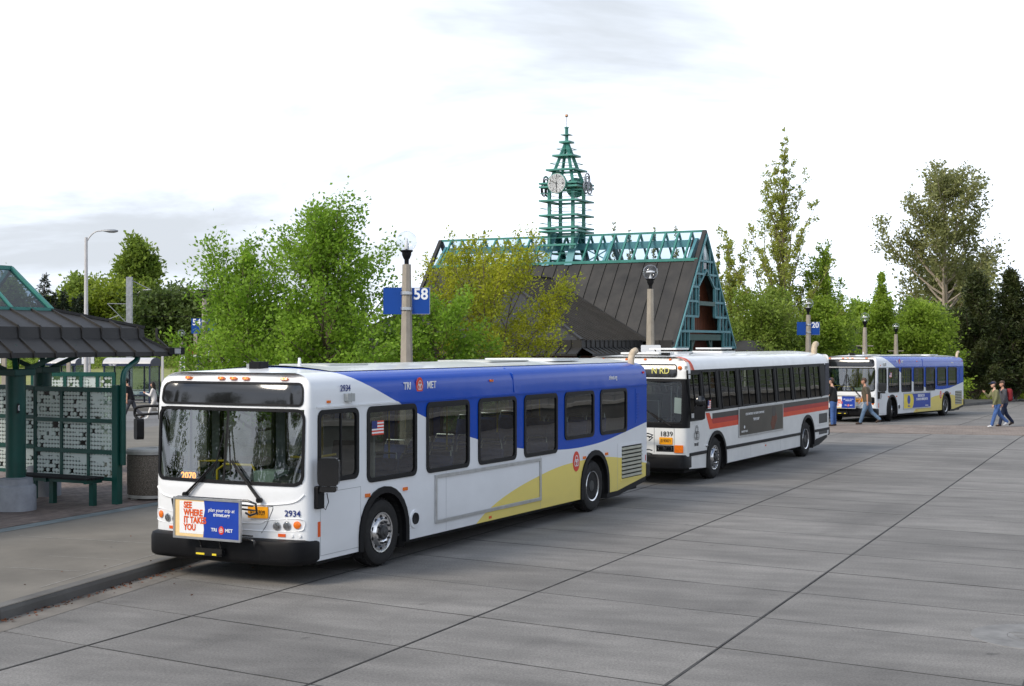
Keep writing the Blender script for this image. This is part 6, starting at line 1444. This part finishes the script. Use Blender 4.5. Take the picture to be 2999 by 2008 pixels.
for i, (px, py, hh, r, lab) in enumerate(((128, 785, 0, 2.9, 'pointed dark fir left of the white street lamp, the tallest'), (158, 845, 0, 2.0, 'small dark fir just right of the tallest fir'), (188, 840, 0, 2.0, 'small dark fir midway to the white street lamp'), (222, 860, 0, 1.9, 'small dark fir left beside the white street lamp'), (238, 850, 0, 2.4, 'small dark fir behind the white street lamp'))):
    p = at(px, py, 156); tree('fir_tree', lab, p.x, p.y, p.z-.8, r*.85, 'cone', .02, 130, 12000, .36, LM['fir'], seed=90+i, el=(-10, 20), curl=-.2, tr=.2, spread=.2, group='far firs', z0=.8, aspect=.3)
for i, (px, py, lab) in enumerate(((20, 770, 'far tree showing over the shelter lantern at left edge'), (60, 905, 'dark far tree behind the shelter lantern'), (-40, 860, 'far tree beyond the left edge'), (190, 925, 'low dark far tree under the firs'), (300, 940, 'low far tree behind the white street lamp'))):
    p = at(px, py, 168); tree('broadleaf_tree', lab, p.x, p.y, (p.z-.8)*.82, 4.2, 'broad', .03, 44, 8000, .5, LM['mid' if i != 1 else 'dark'], seed=100+i, el=(0, 60), tr=.25, spread=.5, group='far left trees', z0=.8)
# low growth and undergrowth masses
def mass(name, label, pts, nl, ls, leaf, seed, hgt, cat='undergrowth', rad=.8):
    rn = np.random.default_rng(seed); pos = []
    P = np.array(pts); i = rn.integers(0, len(P)-1, nl); f = rn.random((nl, 1)); base = P[i]+(P[i+1]-P[i])*f
    lump = .6+.4*np.sin(base[:, :1]*1.7+seed)*np.sin(base[:, :1]*.63+base[:, 1:2]*.9)
    off = rn.normal(size=(nl, 3))*np.array([.4, rad, 0]); zz_ = (rn.beta(1.8, 1.3, (nl, 1)))*hgt*lump*np.clip(1-(off[:, 1:2]/(rad*2.6))**2, .1, 1)
    pos = base+off; pos[:, 2:3] = base[:, 2:3]+zz_
    return tag(obj(name, leaf_mesh(name, pos, .8, ls, leaf, rn)), label, cat, kind='stuff')
mass('undergrowth', 'tangled green undergrowth along the far side of the yard', [(20, 101, -.7), (30, 100, -.7), (44, 99, -.7)], 26000, .22, LM['mid'], 5, 2.0, rad=1.6)
mass('undergrowth', 'rough grass strip in front of the conifers', [(24, 98, -.66), (46, 96, -.66)], 9000, .16, LM['lime'], 6, .55, rad=.9)
mass('undergrowth', 'dark shrubs along the far left skyline', [(-75, 150, .8), (-40, 150, .8), (10, 146, .8)], 26000, .42, LM['dark'], 7, 3.6, rad=2.2)
mass('undergrowth', 'green scrub at the top of the far left verge', [(-75, 142, .6), (-30, 142, .6), (5, 140, .6)], 14000, .30, LM['mid'], 8, 2.0, rad=1.4)
# ---------------------------------------------------------------- people
def caps_mesh(name, caps, m, vox=.02, extra=None):
    b = MB()
    for p0, r0, p1, r1 in caps:
        p0, p1 = Vector(p0), Vector(p1); d = p1-p0; L_ = d.length
        d = d/L_ if L_ > 1e-5 else Vector((0, 0, 1)); P = []; Rr = []
        for t in (85, 60, 35, 12): P.append(p0-d*r0*math.sin(R(t))); Rr.append(r0*math.cos(R(t)))
        for f in (0, .5, 1): P.append(p0+d*L_*f); Rr.append(r0+(r1-r0)*f)
        for t in (12, 35, 60, 85): P.append(p1+d*r1*math.sin(R(t))); Rr.append(r1*math.cos(R(t)))
        b.tube(P, Rr, 12)
    o = bpy.data.objects.new('tmp', b.mesh('tmp', m)); col.objects.link(o)
    q = o.modifiers.new('r', 'REMESH'); q.mode = 'VOXEL'; q.voxel_size = vox; q.use_smooth_shade = True
    s_ = o.modifiers.new('s', 'SMOOTH'); s_.factor = .5; s_.iterations = 3
    dg = bpy.context.evaluated_depsgraph_get(); dg.update(); me = bpy.data.meshes.new_from_object(o.evaluated_get(dg)); bpy.data.objects.remove(o)
    if extra:
        bm = bmesh.new(); bm.from_mesh(me)
        tmp = extra.mesh('x', m); bm.from_mesh(tmp); bm.to_mesh(me); bm.free()
    me.name = name; me.materials.clear(); me.materials.append(m)
    me.polygons.foreach_set('use_smooth', [True]*len(me.polygons))
    return me
def ellip(b, c, rx, ry, rz, n=10, mi=0):
    b.lathe([(math.sin(R(t)), -math.cos(R(t))) for t in range(0, 181, 18)], n) if False else None
    vs = []; 
    prof = [(math.sin(R(t)), -math.cos(R(t))) for t in range(6, 175, 14)]
    for a, z in prof:
        for j in range(n): t = 2*math.pi*j/n; vs.append((c[0]+rx*a*math.cos(t), c[1]+ry*a*math.sin(t), c[2]+rz*z))
    k = len(prof); b.add(vs, [(i*n+j, i*n+(j+1) % n, (i+1)*n+(j+1) % n, (i+1)*n+j) for i in range(k-1) for j in range(n)]+[tuple(range(n-1, -1, -1)), tuple((k-1)*n+j for j in range(n))], mi)
def person(label, x, y, head, h=1.76, stride=.0, arms=((0, 0), (0, 0)), top='tblack', legs='jeanb', shoes='shoe', hair='hairbr', skin='skin', sleeve='short', cap=None, long_hair=False, sit=False, z0=None, look=0.0, bag=None, pack=None, heavy=1.0, lean=.03, phone=False, group='people'):
    """heading: world angle the person faces; local x forward, y left. arms: (swing, elbow bend) in degrees for left and right"""
    root = thing('person', label, 'person', (x, y, g(y) if z0 is None else z0), head, group); s = h/1.76; V = lambda *a: Vector(a)*s
    hip = .93 if not sit else .52
    pel = V(0, 0, hip); che = V(lean*1.2, 0, hip+.40); nek = V(lean*1.8, 0, hip+.56); hd = V(lean*2.4+.02, 0, hip+.71)
    J = {}
    for sd, nm in ((1, 'l'), (-1, 'r')):
        sw = stride*sd; hp = pel+V(0, sd*.095, -.03)
        if sit: kn = hp+V(.42, sd*.03, .0); an = kn+V(.02, 0, -.41)
        elif stride:
            a = sw; kn = hp+V(math.sin(a)*.43, sd*.0, -math.cos(a)*.43); bk = a-(.10 if a > 0 else .55)*abs(stride)/.45; an = kn+V(math.sin(bk)*.42, 0, -math.cos(bk)*.42)
        else: kn = hp+V(.012, sd*.012, -.43); an = kn+V(-.012, sd*.01, -.42)
        toe = an+(V(.16, sd*.02, -.045) if not (stride and sw < 0) else V(.13, 0, -.10))
        J[nm] = (hp, kn, an, toe)
        sh_ = nek+V(-.01, sd*.175*heavy, -.055); a, eb = arms[0 if sd == 1 else 1]; a, eb = R(a), R(eb)
        el = sh_+V(math.sin(a)*.29, sd*.05, -math.cos(a)*.29); wr = el+V(math.sin(a+eb)*.25, -sd*.03*(eb > .3), -math.cos(a+eb)*.25)
        J[nm+'a'] = (sh_, el, wr)
    low = min(min(J[n_][2].z, J[n_][3].z) for n_ in 'lr')-.045*s
    for q in [pel, che, nek, hd]+[v for t in J.values() for v in t]: q.z -= low
    hd_c = hd+V(.005, 0, .05)
    # skin: head with face, neck, arms, legs as one surface
    C = [(nek-V(0, 0, .05), .055*s, nek+V(.01, 0, .07), .05*s), (hd_c+V(-.012, 0, .03), .088*s, hd_c+V(.012, 0, -.035), .072*s), (hd_c+V(.03, 0, -.07), .045*s, hd_c+V(.04, 0, -.075), .042*s),
         (hd_c+V(.085, 0, .0), .012*s, hd_c+V(.100, 0, -.022), .016*s), (hd_c+V(0, .078, -.01), .016*s, hd_c+V(0, .08, .015), .018*s), (hd_c+V(0, -.078, -.01), .016*s, hd_c+V(0, -.08, .015), .018*s),
         (che, .12*s, nek-V(0, 0, .06), .09*s), (pel, .12*s, che, .12*s)]
    X = MB()
    for nm, sd in (('l', 1), ('r', -1)):
        hp, kn, an, toe = J[nm]; sh_, el, wr = J[nm+'a']
        C += [(hp, .075*s, kn, .05*s), (kn, .05*s, an, .036*s), (an, .034*s, toe, .028*s), (che+V(0, sd*.08, .06), .07*s, sh_, .055*s), (sh_, .052*s, el, .040*s), (el, .040*s, wr, .028*s)]
        d = (wr-el).normalized(); C.append((wr, .028*s, wr+d*.075*s, .034*s)); pm = wr+d*.085*s; sdv = d.cross(Vector((0, 1, 0))).normalized(); cu = Vector((0, -sd, 0))*.4
        for i, ln in enumerate((.062, .072, .068, .052)):
            q = pm+sdv*(.024-.016*i)*s; q2 = q+(d+cu*.3).normalized()*ln*.55*s; X.tube([q, q2, q2+(d+cu*1.4).normalized()*ln*.5*s], [.009*s, .0085*s, .006*s], 6)
        q = wr+d*.03*s+sdv*.025*s; q2 = q+(d*.6+sdv).normalized()*.035*s; X.tube([q, q2, q2+(d+sdv*.3).normalized()*.03*s], [.011*s, .010*s, .007*s], 6)
    obj('body', caps_mesh('body', C, M[skin], .018, X), root)
    # face marks and hair
    for sd in (1, -1): b = MB(); ellip(b, hd_c+V(.083, sd*.032, .012), .008*s, .012*s, .007*s, 8); b.build('eye', M['hair'], root)
    b = MB(); ellip(b, hd_c+V(.082, 0, -.062), .010*s, .024*s, .005*s, 8); b.build('mouth', M['logored'] if False else M[skin], root)
    HC = [(hd_c+V(-.03, 0, .055), .094*s, hd_c+V(-.005, 0, .062), .090*s), (hd_c+V(-.055, 0, .0), .070*s, hd_c+V(-.05, 0, -.04), .05*s)]
    if long_hair: HC += [(hd_c+V(-.06, 0, .0), .085*s, hd_c+V(-.11, 0, -.30), .07*s), (hd_c+V(-.03, .06, 0), .05*s, hd_c+V(-.06, .06, -.2), .04*s), (hd_c+V(-.03, -.06, 0), .05*s, hd_c+V(-.06, -.06, -.2), .04*s)]
    obj('hair', caps_mesh('hair', HC, M[hair], .02), root)
    if cap:
        b = MB(); ellip(b, hd_c+V(-.008, 0, .065), .105*s, .094*s, .075*s, 16); b.add([hd_c+V(.07, .06, .062), hd_c+V(.18, .045, .045), hd_c+V(.18, -.045, .045), hd_c+V(.07, -.06, .062), hd_c+V(.07, .06, .072), hd_c+V(.18, .045, .052), hd_c+V(.18, -.045, .052), hd_c+V(.07, -.06, .072)], [(0, 1, 2, 3), (4, 5, 6, 7), (0, 1, 5, 4), (1, 2, 6, 5), (2, 3, 7, 6)]); b.build('cap', M[cap], root, smooth=50)
    # clothes over the body
    w_ = heavy; T_ = [(pel+V(0, .05, .02), .145*s*w_, che+V(0, .03, 0), .14*s*w_), (pel+V(0, -.05, .02), .145*s*w_, che+V(0, -.03, 0), .14*s*w_), (che+V(0, .06, .05), .115*s, nek+V(0, .06, -.075), .085*s), (che+V(0, -.06, .05), .115*s, nek+V(0, -.06, -.075), .085*s), (pel+V(.03*w_, 0, .14), .13*s*w_, che+V(.02, 0, -.08), .13*s*w_)]
    for nm in 'lr':
        sh_, el, wr = J[nm+'a']; T_.append((nek+V(0, .1 if nm == 'l' else -.1, -.07), .085*s, sh_, .075*s))
        T_.append((sh_, .076*s, el if sleeve == 'long' else sh_.lerp(el, .72), .062*s if sleeve != 'long' else .058*s))
        if sleeve == 'long': T_.append((el, .058*s, wr, .044*s))
    obj('shirt', caps_mesh('shirt', T_, M[top], .022), root)
    G_ = [(pel+V(0, .05, -.02), .135*s*w_, pel+V(0, .05, .06), .135*s*w_), (pel+V(0, -.05, -.02), .135*s*w_, pel+V(0, -.05, .06), .135*s*w_)]
    for nm in 'lr':
        hp, kn, an, toe = J[nm]; G_ += [(hp, .105*s*w_, kn, .078*s), (kn, .078*s, an+V(0, 0, .02), .066*s)]
    obj('trousers', caps_mesh('trousers', G_, M[legs], .022), root)
    for nm in 'lr':
        hp, kn, an, toe = J[nm]; obj('shoe', caps_mesh('shoe', [(an+V(-.03, 0, -.025), .045*s, an+V(.05, 0, -.02), .045*s), (an+V(.02, 0, -.03), .045*s, toe, .036*s)], M[shoes], .018), root)
    if bag:
        b = MB(); c = pel+V(-.12, -.20 if bag == 'r' else .20, .02); b.prism(rr(-.16, .16, -.13, .12, .05), 'y', -.05, .05); sb_ = obj('shoulder_bag', b.mesh('shoulder_bag', M['tblack'], 40), root, c); b = MB(); b.tube([c+V(.0, 0, .1), che+V(-.13, 0, 0), nek+V(-.02, .08 if bag == 'r' else -.08, -.02), che+V(.13, 0, 0), c+V(.1, 0, .1)], .012, 6); b.build('bag_strap', M['tblack'], root)
    if pack:
        c = che+V(-.24, 0, -.06); obj('backpack', caps_mesh('backpack', [(c+V(0, .07, -.16), .12*s, c+V(0, .07, .14), .11*s), (c+V(0, -.07, -.16), .12*s, c+V(0, -.07, .14), .11*s)], M[pack], .025), root); obj('backpack_pocket', caps_mesh('backpack_pocket', [(c+V(-.11, .05, -.14), .075*s, c+V(-.11, -.05, -.14), .075*s)], M['packgr'], .025), root)
        b = MB()
        for sd in (.09, -.09): b.tube([c+V(.1, sd, .18), nek+V(-.02, sd*1.2, -.0), che+V(.15, sd*1.2, .05), c+V(.12, sd*1.6, -.18)], .016, 6)
        b.build('pack_strap', M['tblack'], root)
    if phone:
        wr = J['la'][2]; b = MB(); b.box(-.01, .01, -.035, .035, -.06, .06); b.build('phone', M['alu'], root, wr+V(.10, -.02, -.02))
    return root
def face(dx, dy): return math.atan2(dy, dx)
person('man in black T-shirt, navy cap and jeans looking at a phone near the older bus', 12.75, 56.2, face(-.75, .55), 1.82, 0, ((10, 65), (5, 35)), 'tblack', 'jeanb', 'shoe', 'hairbr', 'skin2', cap='capnavy', phone=True, heavy=1.05)
person('heavy-set man in olive shirt and pale jeans walking left with black shoulder bag', 14.45, 57.6, face(-1, .25), 1.84, .36, ((-14, 12), (16, 10)), 'olive', 'jean', 'shoe', 'hairbr', 'skin', bag='r', heavy=1.22, lean=.05)
person('walker in sage sweater, navy cap and blue jeans, nearest of the pair at right', 18.9, 55.2, face(-1, -.12), 1.74, .36, ((12, 10), (30, 105)), 'green2', 'jeanb', 'shoew', 'hairbr', 'skin2', sleeve='long', cap='capnavy', lean=.06)
person('walker carrying a red and teal backpack, behind the other at right', 19.45, 56.0, face(-1, -.1), 1.74, .30, ((8, 10), (-8, 15)), 'greycl', 'capnavy', 'shoe', 'hairbr', 'skin', sleeve='long', pack='packred')
person('man in black T-shirt and grey trousers walking left on the far lane', -16.4, 61, face(-1, .1), 1.80, .40, ((-10, 12), (12, 10)), 'tblack', 'greycl', 'shoe', 'hair', 'skin', lean=.08)
person('woman in white with long dark hair walking left on the far lane', -15.9, 63, face(-1, .05), 1.62, .38, ((20, 95), (-6, 20)), 'whitecl', 'whitecl', 'shoew', 'hair', 'skin', sleeve='long', long_hair=True, bag='r', heavy=.85)
person('dark-haired person whose head shows over the nearest bus roof corner', -19.6, 86, face(.6, .8), 1.70, 0, ((5, 10), (5, 10)), 'greycl', 'greycl', 'shoe', 'hair', 'skin', z0=g(86)+.15)
person('seated person in dark clothes inside the far curved-roof shelter', -22.4, 82.0, face(-.6, -.8), 1.72, 0, ((20, 50), (20, 50)), 'tblack', 'tblack', 'shoe', 'hair', 'skin', sit=True, z0=g(82)+.15)
person('person whose head shows above the green glazed screen at left', -25.4, 80, face(1, -.2), 1.74, 0, ((5, 10), (5, 10)), 'whitecl', 'greycl', 'shoe', 'hair', 'skin2', z0=g(80)+.15)
# ---------------------------------------------------------------- left background
pf = MB(); pf.grid([[(x, y, g(y)+.15) for x in (-60, -36, -14.2)] for y in (73.5, 96)]); pf.grid([[(x, 73.5, g(73.5)+z) for x in (-60, -36, -14.2)] for z in (.15, -.1)]); pf.grid([[(-14.2, y, g(y)+z) for y in (73.5, 96)] for z in (.15, -.1)])
far_platform = tag(pf.build('far_platform', M['platform']), kind='structure')
for k in range(14):
    b = MB(); x0 = -14.2-k*3; b.box(x0-2.99, x0, 73.36, 73.497, g(73.5)-.1, g(73.5)+.153); b.build('kerb_stone', M['kerb'], far_platform)
tag(MB().grid([[(x, y, z) for x in (-130, -40, 30)] for y, z in ((100, -.66), (112, -.3), (122, .1), (136, .55), (150, .85), (230, 1.2))]).build('verge', M['drygrass']), kind='structure')
tag(MB().grid([[(x, y, z) for x in (30, 60, 300)] for y, z in ((97, -.66), (130, -.3), (300, 1.5))]).build('bank', M['grass']), kind='structure')
hl_ = MB(); rnd = random.Random(4); xs = [-2400+i*120 for i in range(41)]; hz = [22+14*math.sin(i*.55)+8*math.sin(i*1.7+1) for i in range(41)]
hl_.grid([[(x, 1500, -5) for x in xs], [(x, 1600, z) for x, z in zip(xs, hz)], [(x, 2000, z*.8) for x, z in zip(xs, hz)]])
tag(hl_.build('hills', mat('wooded_hills', (.035, .055, .055), .95, var=.3, vs=.02, world=True)), kind='structure')
# curved-roof bus shelters
M['frost'] = glass('frosted_panel', (.62, .70, .68), refl=.8, rough=.25)
M['shroof'] = mat('grey_vault', (.50, .48, .47), .35, var=.08, coat=.2)
def vault_shelter(label, x, y, L_, rz, lettered=False):
    o = thing('bus_shelter', label, 'shelter', (x, y, g(y)+.15), rz, 'curved-roof bus shelters'); D = 1.45; h = 2.15
    for px in (-L_/2, -L_/6, L_/6, L_/2):
        b = MB(); b.box(px-.04, px+.04, D/2-.04, D/2+.04, 0, h); b.build('post', M['navyframe'], o)
    for px in (-L_/2, L_/2): b = MB(); b.box(px-.04, px+.04, -D/2-.04, -D/2+.04, 0, h); b.build('post', M['navyframe'], o)
    for k in range(3): b = MB(); x0 = -L_/2+k*L_/3; b.box(x0+.05, x0+L_/3-.05, D/2-.008, D/2+.008, .2, h-.05); b.build('pane', M['frost'], o)
    for px in (-L_/2, L_/2): b = MB(); b.box(px-.008, px+.008, -D/2+.05, D/2-.05, .2, h-.05); b.build('pane', M['frost'], o)
    b = MB(); b.box(-L_/2, L_/2, D/2-.03, D/2+.03, .1, .18); b.build('bottom_rail', M['navyframe'], o)
    b = MB(); b.ring(rr(-L_/2-.1, L_/2+.1, -D/2-.1, D/2+.1, .02, 1), rr(-L_/2+.02, L_/2-.02, -D/2+.02, D/2-.02, .02, 1), 'z', h-.01, h+.14); b.build('fascia', M['navyframe'], o)
    b = MB(); n = 12; prof = [((D/2+.08)*math.cos(math.pi*i/n), h+.14+.34*math.sin(math.pi*i/n)) for i in range(n+1)]
    b.grid([[(px, a, z) for a, z in prof] for px in (-L_/2-.08, L_/2+.08)]); b.build('vault', M['shroof'], o, smooth=60)
    for px in (-L_/2-.08, L_/2+.08): b = MB(); b.prism(prof, 'x', px-.02, px+.02); b.build('vault_end', M['navyframe'], o)
    if lettered:
        text('TRI  MET', .2, M['print'], o, (-L_/2-.104, 0, h+.24), '-x', bold=.01); 
        text('TRI  MET', .12, M['print'], o, (-L_/2+.55, -D/2-.105, h+.065), '-y', bold=.01)
    b = MB(); b.box(-L_/2+.3, L_/2-.3, D/2-.5, D/2-.12, .42, .47); b.build('seat', M['navyframe'], o)
    for px in (-L_/2+.5, L_/2-.5): b = MB(); b.box(px-.03, px+.03, D/2-.35, D/2-.28, 0, .42); b.build('leg', M['navyframe'], o)
    return o
vault_shelter('curved-roof shelter of frosted glass behind the green shelter', -22.1, 82.4, 2.75, R(-8), True)
vault_shelter('curved-roof glass shelter half hidden by the maples', -20.6, 104, 3.6, R(-14))
vault_shelter('curved-roof shelter seen between the green shelter columns', -29.2, 92, 2.4, R(-8))
def cobra(label, x, y, h, arm, head, z0):
    o = thing('street_lamp', label, 'street lamp', (x, y, z0), 0, 'tall white street lamps'); b = MB()
    b.tube([(0, 0, 0), (0, 0, h)], [.14, .095], 12); b.build('pole', M['shroof'], o, smooth=60)
    b = MB(); b.tube(catmull([(0, 0, h-.35), (arm*.25, 0, h+.05), (arm*.6, 0, h+.34), (arm, 0, h+.40)], 4), .04, 8); b.build('arm', M['shroof'], o, smooth=60)
    b = MB(); hl = head
    prof = []
    for i, (f, w_, t_, u_) in enumerate(((0, .06, .05, .02), (.2, .12, .08, .06), (.45, .19, .10, .12), (.75, .19, .10, .13), (.95, .10, .05, .08), (1, .03, .02, .03))):
        c = arm+hl*f; prof.append([(c, w_*math.cos(2*math.pi*j/12), h+.40+(t_ if math.sin(2*math.pi*j/12) > 0 else u_)*math.sin(2*math.pi*j/12)) for j in range(12)])
    b.grid(prof, close=True); b.add(prof[-1], [tuple(range(12))]); b.build('lamp_head', M['galv'], o, smooth=60)
    return o
cobra('tallest white street lamp rising behind the green shelter', -25.85, 86, 9.9, .95, 1.0, -.3); cobra('smaller white street lamp right of the tram mast', -39.8, 150, 7.6, .9, 1.0, .8)
ma = thing('tram_mast', 'grey tram wire mast with bracket arms, behind the green shelter', 'mast', (-27.0, 100, -.6))
b = MB(); b.box(-.20, .20, -.14, .14, 0, 8.45); b.build('mast', M['galv'], ma, bevel=.01)
for z in (1.6, 2.6, 4.0, 5.2, 5.5, 7.1): b = MB(); b.box(-.22, .22, -.16, .16, z, z+.05); b.build('collar', M['galv'], ma)
for p, q in (((-.2, 0, 6.55), (-1.55, 0, 6.57)), ((-1.55, 0, 6.57), (-.2, 0, 5.2)), ((-.75, 0, 5.75), (-1.5, 0, 5.45)), ((.2, 0, 8.2), (1.4, 0, 7.6))): b = MB(); b.tube([p, q], .028, 6); b.build('bracket', M['galv'], ma)
for lab, p, q in (('upper tram wire running right from the mast', (-26.8, 100, 6.6), (8, 108, 7.0)), ('lower tram wire running right from the mast', (-26.8, 100, 5.1), (8, 108, 5.3)), ('tram wire running left from the mast', (-28.5, 100, 4.85), (-60, 96, 5.2))):
    b = MB(); m_ = (Vector(p)+Vector(q))/2-Vector((0, 0, .25)); b.tube([p, m_, q], .014, 5); tag(b.build('tram_wire', M['blk']), lab, 'wire', 'tram wires')
def sign_post(label, px, Y, h, panels, w_=.12, mt='conc_post', z0=None):
    x = (px-CX)/F*Y; z0 = g(Y)+.15 if z0 is None else z0
    o = thing('sign_post', label, 'sign post', (x, Y, z0)); b = MB(); b.box(-w_/2, w_/2, -w_/2, w_/2, 0, h); b.build('post', M[mt], o)
    for sx, sz, ww, hh, mm, tx, tm in panels:
        b = MB(); b.box(sx-ww/2, sx+ww/2, -w_/2-.03, -w_/2-.006, sz-hh/2, sz+hh/2); p = b.build('sign_panel', M[mm], o, bevel=.004)
        for (t, ts, tz) in (tx or []): text(t, ts, M[tm], p, (sx, -w_/2-.033, sz+tz), '-y', bold=.015)
    return o
def zz(py, Y): return H-(py-HOR)/F*Y-(g(Y)+.15)
sign_post('post with dark red direction sign, left of the sign 54 lamp', 573, 85, zz(972, 85), [(-.15, zz(1022, 85), .48, .52, 'signred', [('L', .3, .05)], 'print'), (-.10, zz(1044, 85), .42, .26, 'signwhite', [('TRACK 1', .10, 0)], 'navy')], .2)
sign_post('slim dark post beside the dark red sign', 581, 84, zz(1000, 84), [], .12, 'navyframe')
sign_post('post with small white S sign, left of the white bus sign', 591, 84, zz(1000, 84), [(.05, zz(1032, 84), .28, .42, 'signwhite', [('S', .22, .03)], 'navy'), (.0, zz(1049, 84), .26, .2, 'signwhite', None, None)], .15)
sign_post('post with large white bus stop sign, beside the sign 54 lamp', 603, 80, zz(1006, 80), [(.02, zz(1028, 80), .42, .74, 'signwhite', [('BUS', .16, .24)], 'navy')], .17)
sign_post('dark post right behind the white bus stop sign', 618, 82, zz(1004, 82), [], .26, 'conc_post')
sign_post('white pole rising beside the woman in white', 476, 78, zz(1030, 78), [], .12, 'shroof'); sign_post('short blue bollard post by the clipped hedge', 496, 97, zz(1099, 97), [], .11, 'tealblue')
sign_post('concrete post with small white sign, left of the far curved shelter', 201, 88, zz(1045, 88), [(-.01, zz(1050, 88), .30, .30, 'signwhite', None, None)], .22); sign_post('white pole carrying paired bus stop notices, left of the far curved shelter', 260, 86.6, zz(1030, 86.6), [(-.18, zz(1052, 86.6), .42, .48, 'signwhite', [('BUS', .13, .12)], 'navy'), (.26, zz(1051, 86.6), .2, .46, 'signwhite', None, None)], .2, 'shroof'); sign_post('leftmost concrete post with white sign, behind the green column', 12, 88, zz(1045, 88), [(-.3, zz(1052, 88), .3, .4, 'signwhite', None, None)], .25)
# clipped hedge, tram platform edge
mass('clipped_hedge', 'low clipped dark hedge beside the tram platform', [(-26.2, 103, -.6), (-23.5, 103, -.6)], 9000, .16, LM['dark'], 9, 1.35, 'hedge', .55)
mass('clipped_hedge', 'low clipped dark hedge further right behind the nearest bus', [(-23.4, 104, -.6), (-18, 104, -.6)], 9000, .16, LM['dark'], 10, .9, 'hedge', .5)
te = thing('tram_platform', 'tram platform edge with pale band and blue dashes, behind the far lane', 'platform edge', (0, 0, 0)); b = MB(); b.box(-45, -10, 98.2, 100.5, -.75, -.15); b.build('deck', M['platform'], te); b = MB(); b.box(-45, -10, 98.14, 98.198, -.42, -.16); b.build('edge_band', M['signwhite'], te)
for k in range(24): b = MB(); x0 = -44+k*1.4; b.box(x0, x0+.9, 98.125, 98.139, -.36, -.22); b.build('edge_dash', M['signblue'], te)
for nm, zr_, lab in (('railing', .1, 'thin white railing in front of the tram platform'),):
    o = thing('railing', lab, 'railing', (0, 0, 0))
    for k in range(16): b = MB(); x0 = -40+k*1.8; b.box(x0-.02, x0+.02, 96.98, 97.02, -.7, .02); b.build('post', M['shroof'], o)
    for z in (.0, -.28): b = MB(); b.box(-40.5, -12, 96.98, 97.02, z-.02, z+.02); b.build('rail', M['shroof'], o)
# ---------------------------------------------------------------- the side of the place behind and beside the camera (seen only in reflections)
wl = thing('parapet_wall', 'long concrete parapet wall with railing beside the yard, outside the picture', 'wall', (5.5, 0, 0), R(90-24.4)); b = MB(); b.box(-12, 95, -.3, 0, -.5, .62); b.build('wall', M['kerb'], wl); b = MB(); b.box(-12, 95, -.38, .08, .622, .76); b.build('coping', M['conc_pale'], wl)
for k in range(54): b = MB(); b.box(-12+k*2-.03, -12+k*2+.03, -.18, -.12, .76, 1.9); b.build('post', M['galv'], wl)
for z in (1.0, 1.25, 1.5, 1.9): b = MB(); b.box(-12, 95, -.17, -.13, z-.02, z+.02); b.build('rail', M['galv'], wl)
for i, (x, y, h, r) in enumerate(((30, 24, 6, 2.6), (37, 36, 6.5, 2.8), (44, 50, 7, 3), (52, 64, 7, 3), (24, 10, 6, 2.6), (20, -4, 6, 2.6), (60, 82, 8, 3))):
    tree('yard_tree', 'tree beyond the parapet wall beside the yard, outside the picture', x, y, h, r, 'broad', .1, 40, 7000, .32, LM['mid' if i % 2 else 'dark'], seed=200+i, spread=.4, group='trees beyond the parapet', z0=0)
for i, (x, y, h, r) in enumerate(((-17, 7, 7.5, 2.6), (-22, 12, 8.5, 2.8), (-25, 4, 9, 3), (-20, -2, 8, 2.6), (-28, 17, 9, 3.2), (-14, -6, 8.5, 2.6), (-33, 9, 10, 3.5))):
    tree('kerb_tree', 'dark tree left of and behind the camera, outside the picture', x, y, h, r, 'oval', .15, 40, 7000, .22, LM['dark'], seed=220+i, spread=.25, group='trees left of the camera', z0=0)
